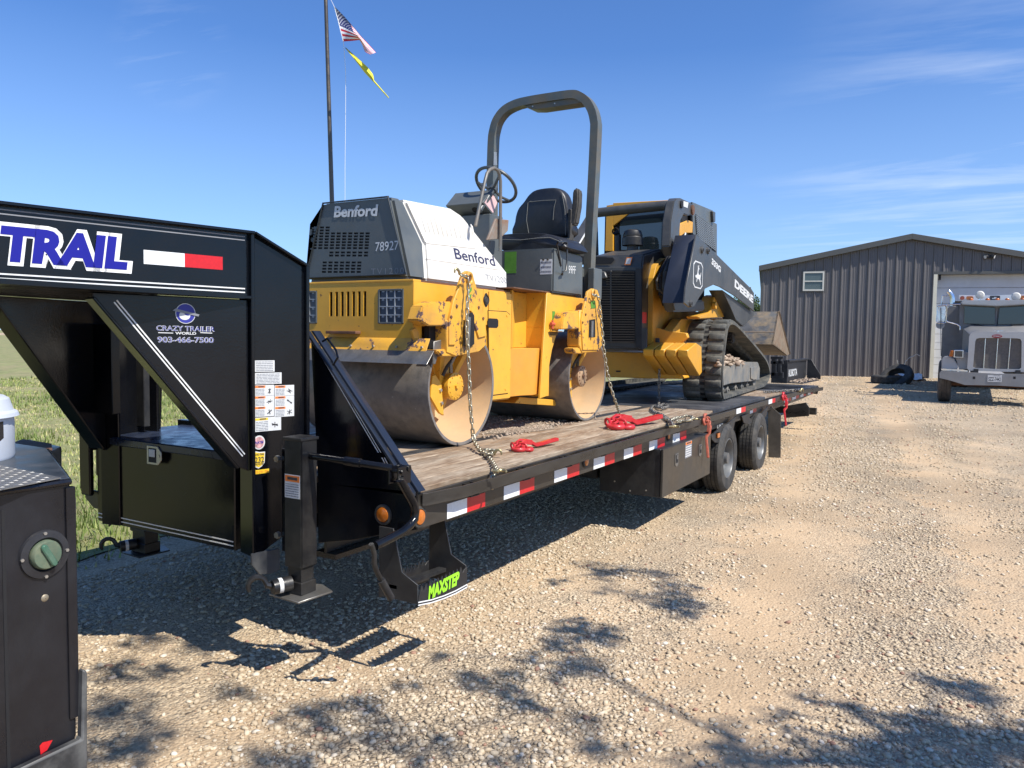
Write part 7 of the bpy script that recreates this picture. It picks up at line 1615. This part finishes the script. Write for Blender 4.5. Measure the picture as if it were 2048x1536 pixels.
# ================================================================== TYRES AND SCRAP BY THE WALL
def loose_tyre(c, axis, R_, w_, label):
    h = w_/2; pr = [(R_*.56, -h*.9), (R_*.80, -h), (R_*.95, -h*.85), (R_, -h*.6)]
    for i in range(4): a0 = -h*.6+h*1.2*i/4; a1 = -h*.6+h*1.2*(i+1)/4; pr += [(R_, a0+.006), (R_, a1-.006)]+([(R_-.012, a1-.004), (R_-.012, a1+.004)] if i < 3 else [])
    pr += [(R_, h*.6), (R_*.95, h*.85), (R_*.80, h), (R_*.56, h*.9), (R_*.60, h*.4), (R_*.60, -h*.4)]
    o = MB().lathe(pr, c, axis, 48, closed=True).build('truck_tyre', RUB, None, smooth=30); tag(o, label, 'tyre', 'loose truck tyres by the wall'); return o
g1 = on_g(1768, 766); R_ = .52
t1 = on_g(1772, 768); loose_tyre((t1.x, t1.y+.45, t1.z+.14), (0, 0, 1), .50, .27, 'truck tyre lying flat on the gravel under the leaning tyre')
c = on_y(1793, 754, t1.y+.42); LT_ = loose_tyre(c, Vector((-.28, -.62, .72)), .52, .27, 'truck tyre with a white label leaning on the flat tyre')
LT_2 = MB().lathe([(.523, -.05), (.5235, .06)], c, Vector((-.28, -.62, .72)), 60); keep = []
nax = Vector((-.28, -.62, .72)).normalized()
lbl = MB(); 
for i in range(len(LT_2.f)):
    f_ = [LT_2.v[j] for j in LT_2.f[i]]; m_ = sum(f_, Vector())/4
    if abs(m_.x-(c.x+.22)) < .07 and m_.z < c.z-.05 and m_.y < c.y: lbl.add(f_, [(0, 1, 2, 3)])
if lbl.f: o = lbl.build('tyre_label', LBL, LT_, smooth=0, recalc=False)
sc0 = on_g(1822, 764)
SCR = thing('scrap_heap', 'crumpled white plastic sheet and brown cardboard scrap with bent rods against the wall', 'scrap pile', (sc0.x, sc0.y+.8, sc0.z))
mb = MB(); rs5 = random.Random(4); gx_, gy_ = 9, 5; Yq = sc0.y+.7
vs = [on_y(1799+46*i/(gx_-1), 742+10*(i/(gx_-1))-2+rs5.uniform(-3, 3)+j*2.2, Yq)+Vector((rs5.uniform(-.03, .03), -.12*j+rs5.uniform(-.05, .05), 0)) for i in range(gx_) for j in range(gy_)]
mb.add(vs, [(i*gy_+j, (i+1)*gy_+j, (i+1)*gy_+j+1, i*gy_+j+1) for i in range(gx_-1) for j in range(gy_-1)]); mb.build('plastic_sheet', WHT, SCR, smooth=0, recalc=False)
for k in range(7):
    p = on_y(rs5.uniform(1820, 1842), rs5.uniform(750, 762), Yq+.1); a = rs5.uniform(0, 3); MB(T=Matrix.Translation(p) @ Matrix.Rotation(a, 4, 'Z') @ Matrix.Rotation(rs5.uniform(-.6, .6), 4, 'X')).cbox((0, 0, 0), (.35, .22, .03)).build('cardboard_piece', mat('brown_card', (.34, .22, .12), .85) if 'brown_card' not in MATS else MATS['brown_card'], SCR)
MB().tube([on_y(x, y, Yq+.1) for x, y in ((1805, 736), (1812, 722), (1819, 715), (1828, 712), (1833, 708), (1840, 712))], .012, 6).build('bent_rod', BOLT, SCR)
MB().tube([on_y(x, y, Yq+.1) for x, y in ((1798, 742), (1796, 730), (1794.5, 720))], .014, 6).build('bent_rod', BOLT, SCR)

# ================================================================== FLAGPOLE, ROPE, FLAGS
YP = 12.6
pb, ptp = on_y(666, 470, YP), on_y(651.5, 0, YP); dirp = (ptp-pb).normalized(); base_ = pb-dirp*((pb.z-gz(pb.x, YP))/dirp.z); topp = ptp+dirp*1.9
pm = mat('bronze_flagpole', (.10, .085, .07), .35, metal=.6, var=.15, vscale=3, dirt=(.18, .15, .11), damt=.4)
FP_ = thing('flagpole', 'tall dark bronze flagpole rising behind the road roller', 'flagpole', tuple(base_))
MB().cyl(base_, topp, .058, .036, 20).build('pole', pm, FP_); MB().lathe([(.001, -.09), (.06, -.06), (.085, 0), (.06, .06), (.001, .09)], topp+dirp*.09, Z3, 20).build('finial_ball', mat('gold_ball', (.6, .42, .12), .3, metal=1), FP_)
MB().cyl(base_-Z3*.02, base_+Z3*.06, .14, .09, 20).build('base_collar', pm, FP_)
def rope_pt(x, y, d=0.0): return on_y(x, y, YP-.25+d)
RP_ = MB().tube([topp+Vector((.05, -.05, -.1)), rope_pt(662, 0), rope_pt(668, 12), rope_pt(678, 48), rope_pt(687, 86), rope_pt(689.5, 115), rope_pt(691.5, 150), rope_pt(691, 250), rope_pt(690, 330), rope_pt(690, 392), rope_pt(689, 470)], .0045, 6).build('halyard_rope', WHT, FP_)
def cloth(tab, amp, ph_):
    def S(u, v):
        for i in range(len(tab)-1):
            if tab[i][0] <= u <= tab[i+1][0]+1e-9:
                t = (u-tab[i][0])/(tab[i+1][0]-tab[i][0]); a = [tab[i][j]*(1-t)+tab[i+1][j]*t for j in range(1, 5)]; break
        x = a[0]*(1-v)+a[2]*v; y = a[1]*(1-v)+a[3]*v
        return rope_pt(x, y, amp*sin(u*9+v*2.2+ph_)*u+.05*sin(v*5+u*3))
    return S
def patch(S, u0, u1, v0, v1, name, m, parent, nu=14, nv=2, off=0.0):
    vs = [S(u0+(u1-u0)*i/nu, v0+(v1-v0)*j/nv)+Vector((off*.3, -off, off*.2)) for i in range(nu+1) for j in range(nv+1)]
    return MB().add(vs, [(i*(nv+1)+j, (i+1)*(nv+1)+j, (i+1)*(nv+1)+j+1, i*(nv+1)+j+1) for i in range(nu) for j in range(nv)]).build(name, m, parent, recalc=False, smooth=60)
US = cloth([(0, 669, 13, 686, 83), (.25, 687, 31, 702, 82), (.5, 706, 53, 719, 80), (.65, 718, 68, 724, 88), (.8, 733, 84, 730, 104), (1, 752, 105, 741, 109)], .16, 0)
hc_ = US(0, 0); F1 = thing('united_states_flag', 'red, white and blue striped flag flying at the top of the pole', 'flag', tuple(hc_), 0)
FR, FW, FB_ = mat('flag_red', (.50, .02, .035), .8, var=.06), mat('flag_white', (.74, .74, .76), .8, var=.05), mat('flag_blue', (.025, .035, .16), .8, var=.06)
for k in range(13):
    v0, v1 = k/13, (k+1)/13; patch(US, (.42 if k < 7 else 0.0), 1, v0, v1, 'stripe', FR if k % 2 == 0 else FW, F1)
CT = patch(US, 0, .42, 0, 7/13, 'canton', FB_, F1, 8, 6)
mb = MB()
for r_ in range(9):
    for c_ in range(6 if r_ % 2 == 0 else 5):
        u = .42*(.1+(c_+(0 if r_ % 2 == 0 else .5))*.155); v = 7/13*(.1+r_*.1); p = US(u, v)+Vector((.006, -.02, .004)); du = (US(u+.01, v)-US(u-.01, v)).normalized(); dv_ = (US(u, v-.01)-US(u, v+.01)).normalized()
        vs = [p+(du*cos(a)+dv_*sin(a))*(.024 if k % 2 == 0 else .010) for k, a in enumerate([pi/2+2*pi*i/10 for i in range(10)])]; mb.add(vs, [tuple(range(10))])
mb.build('stars', FW, CT, smooth=0, recalc=False, kind='stuff')
patch(US, -.0, .03, 0, 1, 'hoist_band', FW, F1, 2, 8, off=.012)
YF_ = cloth([(0, 690, 94, 691, 97), (.3, 711, 112, 709, 119), (.6, 735, 134, 729, 145), (.75, 747, 150, 742, 159), (.80, 748, 160, 747, 164), (1, 778, 195, 777, 197)], .05, 1)
F2 = patch(YF_, 0, 1, 0, 1, 'yellow_flag', mat('flag_yellow', (.62, .58, .04), .8, var=.15, vscale=5), None, 30, 6); tag(F2, 'narrow folded yellow flag streaming below the striped flag', 'flag')
# ================================================================== TOW TRUCK BED, lower left
XB = -2.27
TB_ = thing('flatbed_tow_truck', 'rear corner of a black steel flatbed truck bed with a green fuel cap', 'flatbed truck', (XB-1.2, .4, 0))
BED = mat('scuffed_black_bed_paint', (.006, .0065, .010), .25, var=.3, vscale=5, dirt=(.028, .028, .03), dscale=3, damt=.35, chip=(.20, .19, .17), chipamt=.73, chipscale=10, bump=.04)
zt2 = on_x(140, 960, XB).z; yR2 = on_x(148, 1100, XB).y; zb2_ = on_x(168, 1490, XB).z
yL2 = -1.8
BS = MB().ext([(XB, yL2, zb2_), (XB, yR2-.03, zb2_), (XB, yR2, zb2_+.03), (XB, yR2, zt2-.02), (XB, yR2-.015, zt2), (XB, yL2, zt2)], (-.03, 0, 0)).build('side_skirt', BED, TB_, bevel=.008, seg=2)
c1_ = on_z(93, 900, zt2); c2_ = on_z(0, 917, zt2)
top = [Vector((XB-.002, yL2, zt2-.004)), Vector((XB-.002, yR2-.01, zt2-.004)), Vector((c1_.x, c1_.y, zt2-.004)), Vector((-4.7, c1_.y, zt2-.004)), Vector((-4.7, yL2, zt2-.004))]
TOPM = mat('blue_black_bed_top', (.030, .038, .05), .30, var=.25, vscale=4, dirt=(.12, .12, .12), dscale=4, damt=.5)
MB().ext(top, (0, 0, .012)).build('bed_top', TOPM, TB_, bevel=.003)
MB().ext([Vector((XB-.01, yR2-.005, zb2_)), Vector((c1_.x, c1_.y, zb2_+.25)), Vector((c1_.x, c1_.y, zt2-.006)), Vector((XB-.01, yR2-.005, zt2-.006))], (-.02, -.02, 0)).build('tail_skirt', BED, TB_, bevel=.003)
# tread plate with raised diamonds
tz = zt2+.009
tri = [on_z(x, y, tz) for x, y in ((-60, 993), (122, 957), (0, 932), (-60, 918))]
TRP = MB().ext([Vector((p.x, p.y, tz)) for p in tri], (0, 0, .003)).build('tread_plate', mat('bright_tread_plate', (.30, .30, .29), .4, metal=.75, var=.15, vscale=20, dirt=(.2, .18, .15), damt=.5), TB_, smooth=0)
def inside(p, poly):
    s_ = 0
    for i in range(len(poly)):
        a, b = poly[i], poly[(i+1) % len(poly)]; c = (b.x-a.x)*(p[1]-a.y)-(b.y-a.y)*(p[0]-a.x)
        if s_ == 0: s_ = 1 if c > 0 else -1
        elif (c > 0) != (s_ > 0): return False
    return True
mb = MB(); x0m, x1m = min(p.x for p in tri), max(p.x for p in tri); y0m, y1m = min(p.y for p in tri), max(p.y for p in tri); i = 0; x = x0m
while x < x1m:
    y = y0m; j = 0
    while y < y1m:
        if inside((x, y), tri):
            a = pi/4 if (i+j) % 2 else -pi/4; d = Vector((cos(a), sin(a), 0))*.014; w = Vector((-sin(a), cos(a), 0))*.0035; c = Vector((x, y, tz+.003)); mb.add([c-d, c+w, c+d, c-w, c+Z3*.0022-d*.5, c+Z3*.0022+d*.5], [(0, 3, 4), (4, 3, 5), (3, 2, 5), (0, 4, 1), (4, 5, 1), (5, 2, 1)])
        y += .024; j += 1
    x += .024; i += 1
mb.build('tread_diamonds', TRP.data.materials[0], TRP, smooth=0, kind='stuff')
MB().tube([(XB+.002, yL2, zt2-.004), (XB+.002, yR2-.01, zt2-.004), (c1_.x, c1_.y+.002, zt2-.004)], .010, 8).build('bed_edge_bead', BED, TB_)
# fuel filler
fc = on_x(88, 1108, XB); ro, ri = abs(on_x(137, 1108, XB).y-fc.y), abs(on_x(119, 1108, XB).y-fc.y)
vsc = (on_x(88, 1062, XB).z-fc.z)/ro
def ring(name, prof, m, parent, n=44):
    return MB().lathe([(r, h) for r, h in prof], fc, X3, n).build(name, m, parent)
FR_ = ring('filler_ring', [(ro, .000), (ro*.97, .008), (ri*1.12, .011), (ri*1.03, .006), (ri*1.0, .001), (.001, .0012)], mat('worn_rubber_ring', (.013, .013, .016), .45, var=.2, dirt=(.04, .04, .042), damt=.5), TB_)
GC = mat('green_fuel_cap', (.085, .125, .085), .42, var=.2, vscale=18, dirt=(.20, .20, .12), dscale=12, damt=.6)
CP = ring('fuel_cap', [(ri*.96, .002), (ri*.95, .016), (ri*.86, .022), (.001, .024)], GC, FR_)
a = radians(-62); d = Y3*cos(a)+Z3*sin(a)*-1; d = (Y3*sin(radians(28))*1.0-Z3*cos(radians(28))); w = X3.cross(d)
MB().ext([fc+X3*.022+d*ri*.85*s1_+w*ri*.20*s2_ for s1_, s2_ in ((-1, -.6), (-1, .6), (-.8, 1), (.8, 1), (1, .6), (1, -.6), (.8, -1), (-.8, -1))], (.011, 0, 0)).build('cap_grip', mat('bright_green_grip', (.045, .125, .08), .4, var=.3, dirt=(.16, .19, .14), dscale=15, damt=.5), CP, bevel=.003)
sb = MB()
for x, y in ((90, 1067), (134, 1100), (44, 1121), (92, 1153)): sb.bolt(on_x(x, y, XB+.009), (1, 0, 0), .0055, .004)
sb.build('ring_screw', BOLT, FR_)
c = on_x(90, 1196, XB); bo_ = MB().lathe([(.011, 0), (.009, .002), (.006, .003), (.001, .004)], c, X3, 20).build('side_bolt', mat('dirty_brass_bolt', (.28, .24, .17), .5, metal=.5, dirt=(.12, .1, .08), damt=.5), TB_)
q = [on_x(x, y, XB+.001) for x, y in ((81, 1509), (79, 1492), (85, 1485), (105, 1480), (94, 1500))]; MB().ext(q, (.001, 0, 0)).build('red_sticker', REFR, BS, smooth=0)
B('panel_seam', DARK, TB_, (XB+.0002, XB+.0015, on_x(6, 1200, XB).y, on_x(13, 1200, XB).y, .40, on_x(5, 1020, XB).z), bevel=0)
lg = on_x(160, 1340, XB); MB().ext([(XB+.001, .8, .30), (XB+.001, yR2+.012, .30), (XB+.001, yR2+.018, lg.z), (XB+.001, yR2+.004, lg.z+.012)]+[(XB+.001, yR2-.004, on_x(160, 1470, XB).z), (XB+.001, .8, on_x(60, 1525, XB).z)], (.03, 0, 0)).build('lower_bumper', mat('dusty_lower_bumper', (.03, .031, .033), .5, var=.3, dirt=(.16, .16, .15), dscale=6, damt=.6), TB_, bevel=.006)
q = [on_x(x, y, XB-.05) for x, y in ((143, 974), (149, 980), (153, 1000), (153, 1068), (148, 1075), (145, 1060))]
MB().ext(q, (-.02, 0, 0)).build('tail_lamp_guard', GALV, TB_, bevel=.002)
for k in (0, 1): B('corner_stack', BED, TB_, (XB-.012, XB+.004+.004*k, yR2-.012-.012*k, yR2+.004, zb2_+.1, zt2-.02), bevel=.002)
# rusty hitch box beyond the bed
zq = zt2-.10
hb_ = [on_z(x, y, zq) for x, y in ((20, 889), (36, 880), (60, 879), (123, 893), (100, 905))]
MB().ext([Vector((p.x, p.y, zq)) for p in hb_], (0, 0, -.5)).build('hitch_box', BED, TB_, bevel=.004)
MB().ext([Vector((p.x, p.y, zq+.001)) for p in [hb_[0], hb_[1].lerp(hb_[2], .4), hb_[2].lerp(hb_[3], .7), hb_[4].lerp(hb_[3], .2)]], (0, 0, .003)).build('rusty_top', RUST, TB_, smooth=0)
# white tank
bz_ = on_z(31, 916, zt2+.008); R_t = .19; vd = Vector((bz_.x, bz_.y, 0)).normalized(); lf = Vector((-vd.y, vd.x, 0)); lf = lf if lf.x < 0 or lf.y < 0 else -lf
lf = Vector((-vd.y, vd.x, 0)); 
if proj_left := (RGT.x*lf.x+RGT.y*lf.y) > 0: lf = -lf
ct = Vector((bz_.x, bz_.y, 0))+lf*R_t+vd*.06
zt_t = on_p(32, 792, (bz_.x, bz_.y, 0), Vector((vd.x, vd.y, 0))).z; zl_t = on_p(32, 832, (bz_.x, bz_.y, 0), Vector((vd.x, vd.y, 0))).z
TK = thing('white_tank', 'white plastic drum with a lid standing on the flatbed at the left edge', 'tank', (ct.x, ct.y, bz_.z))
PLS = mat('pale_blue_white_plastic', (.52, .56, .62), .4, var=.05, dirt=(.45, .44, .4), damt=.3)
MB().lathe([(.001, 0), (R_t*.98, 0), (R_t, .01), (R_t, zl_t-bz_.z)], (ct.x, ct.y, bz_.z), Z3, 40).build('tank_body', PLS, TK)
MB().lathe([(R_t*1.0, zl_t-bz_.z-.004), (R_t*1.08, zl_t-bz_.z), (R_t*1.06, zl_t-bz_.z+.012), (R_t*.99, zl_t-bz_.z+.02), (R_t*.93, zt_t-bz_.z-.01), (R_t*.85, zt_t-bz_.z), (.001, zt_t-bz_.z+.004)], (ct.x, ct.y, bz_.z), Z3, 40).build('tank_lid', PLS, TK)
mb = MB(); ang0 = atan2(-ct.y, -ct.x); zA = zl_t-.012
for k in range(16):
    a, b = ang0-1.0+k*.12, ang0-1.0+(k+1)*.12; za, zb3 = [zA-.17+.10*max(0, (t_+.15))**1.0 for t_ in ((k-8)/8, (k-7)/8)]
    P4 = [Vector((ct.x+(R_t+.001)*cos(t), ct.y+(R_t+.001)*sin(t), z)) for t, z in ((a, za), (b, zb3), (b, zA), (a, zA))]; mb.add(P4, [(0, 1, 2, 3)])
mb.build('dark_label', mat('dark_glossy_label', (.02, .02, .022), .25), TK, recalc=False)

# ================================================================== TREES
LEAF = tone_mat('tree_leaf', [(0, (.025, .05, .012)), (.5, (.05, .09, .022)), (1, (.09, .135, .035))], .6)
BARK = mat('grey_brown_bark', (.12, .095, .07), .9, var=.3, vscale=8, bump=.4, bscale=30)
def leaves(C, Rr, n, size, rng_):
    """leaf quads scattered through clumps: C clump centres, Rr radii, n leaves each"""
    P_ = []; 
    for c, r, k in zip(C, Rr, n):
        v = rng_.normal(0, 1, (k, 3)); v /= np.linalg.norm(v, axis=1)[:, None]; P_.append(np.array(c)+v*(rng_.uniform(0, 1, k)**.5)[:, None]*np.array(r))
    P_ = np.concatenate(P_); m = len(P_); a = rng_.normal(0, 1, (m, 3)); a /= np.linalg.norm(a, axis=1)[:, None]; b = np.cross(a, rng_.normal(0, 1, (m, 3))); b /= np.linalg.norm(b, axis=1)[:, None]
    s_ = size*rng_.uniform(.6, 1.3, m)[:, None]; q = np.stack([P_-a*s_, P_+b*s_*.45, P_+a*s_, P_-b*s_*.45], 1)
    return q.reshape(-1, 3), np.arange(4*m).reshape(-1, 4), m
def tree(name, label, base, clumps, radii, counts, size, trunk_r, seed, top):
    T_ = thing(name, label, 'tree', tuple(base)); rg = np.random.default_rng(seed)
    V, Fc, m = leaves([tuple(c) for c in clumps], radii, counts, size, rg)
    V = V-np.array(base); o = np_object('crown', V, Fc, 4, LEAF, np.repeat(rg.uniform(0, 1, m), 4), 'stuff'); del o['kind']; o.parent = T_; MW[o.name] = MW[T_.name]
    base = Vector(base); top = Vector(top); mb = MB(); fork = base.lerp(top, .45)
    mb.tube([base, base.lerp(fork, .5)+Vector((.05, .03, 0)), fork], [trunk_r, trunk_r*.8, trunk_r*.65], 12); mb.build('trunk', BARK, T_)
    lb = MB()
    done = [(fork, trunk_r*.5), (top, trunk_r*.3)]; lb.tube([fork, fork.lerp(top, .5)+Vector((.1, 0, 0)), top], [trunk_r*.55, trunk_r*.4, trunk_r*.3], 8)
    rest = [Vector(c) for c in clumps]
    while rest:                                  # every limb grows from the nearest one already there
        bd = None
        for i, c in enumerate(rest):
            for (q, r_) in done:
                d = (c-q).length
                if bd is None or d < bd[0]: bd = (d, i, q, r_)
        d, i, q, r_ = bd; c = rest.pop(i); r2_ = max(.006, r_*.72); mid = q.lerp(c, .5)+Vector((0, 0, .10*d)); lb.tube(spline([q, mid, c], 3), [r_*.8+(r2_-r_*.8)*k/6 for k in range(7)], 6); done.append((c, r2_))
    lb.build('limbs', BARK, T_, kind='stuff'); return T_
# small tree beside the building, seen between the loader and the wall
tb_ = on_y(1497, 690, 64); rg = np.random.default_rng(2); bx_, bz2 = tb_.x, gz(tb_.x, 64)
cl = [(bx_+rg.uniform(-1.1, 1.1), 64+rg.uniform(-1.5, 1.5), on_y(1497, 640, 64).z+rg.uniform(-1.6, 1.7)) for _ in range(22)]
tree('distant_tree', 'leafy green tree beyond the yard between the loader boom and the building', (bx_, 64, bz2), cl, [rg.uniform(.5, 1.0) for _ in cl], [420]*len(cl), .10, .16, 5, (bx_, 64, bz2+5))
# tree standing to the right of the photographer; its leaves shade the near gravel
Ld = -SUN_DIR/SUN_DIR.z
sp_px = [(1180, 1130, 26, .5), (1210, 1146, 32, .8), (1262, 1140, 28, .6), (1325, 1150, 30, .7), (1352, 1178, 34, .9), (1345, 1205, 44, 1.3), (1372, 1232, 30, .9), (1215, 1180, 24, .5), (1275, 1195, 26, .5),
         (1108, 1165, 26, .45), (1150, 1260, 46, 1.2), (1200, 1272, 40, 1.2), (1110, 1292, 36, .9), (1170, 1330, 42, 1.2), (1112, 1350, 30, .8), (1065, 1325, 30, .6), (985, 1365, 44, 1.1), (935, 1362, 34, .8), (1020, 1398, 38, .9), (1070, 1415, 30, .7), (880, 1310, 26, .4),
         (820, 1370, 34, .5), (640, 1432, 60, .9), (720, 1400, 40, .6), (735, 1470, 60, .9), (1150, 1440, 40, .6), (1195, 1500, 44, .8), (860, 1500, 60, .6), (1020, 1520, 60, .7), (560, 1535, 80, .8),
         (240, 1340, 46, 1.0), (230, 1420, 60, 1.3), (250, 1500, 70, 1.4), (330, 1345, 40, .7), (480, 1380, 40, .5), (400, 1290, 40, .8), (300, 1280, 40, .9),
         (1875, 1365, 36, 1.0), (1935, 1375, 40, 1.0), (1965, 1395, 34, .9), (1620, 1400, 36, .45), (1700, 1420, 36, .55), (1560, 1430, 40, .5), (1450, 1470, 50, .7), (1600, 1490, 50, .8), (1720, 1515, 60, 1.2), (1820, 1470, 60, 1.5), (1900, 1465, 60, 1.6), (1990, 1500, 70, 2.0), (1900, 1530, 70, 2.0), (1800, 1535, 70, 1.6), (2040, 1480, 60, 1.6), (1520, 1530, 60, .9), (1420, 1540, 60, .8)]
cl = []; rd = []; ct_ = []; rg = np.random.default_rng(17)
for (x, y, r, dn) in sp_px:
    g_ = on_z(x, y, 0); wr = (on_z(x+r, y, 0)-g_).length; h = rg.uniform(4.2, 6.4)
    c = g_-Ld*h; cl.append(tuple(c)); rd.append((wr*1.35, wr*1.6, wr*.9)); ct_.append(int(max(14, 290*dn*(wr/.22)**2)))
tree('shade_tree', 'broad leafy tree beside the drive, throwing dappled shade on the gravel', (8.2, -1.2, 0), cl, rd, ct_, .042, .22, 6, (7.0, .5, 6.0))
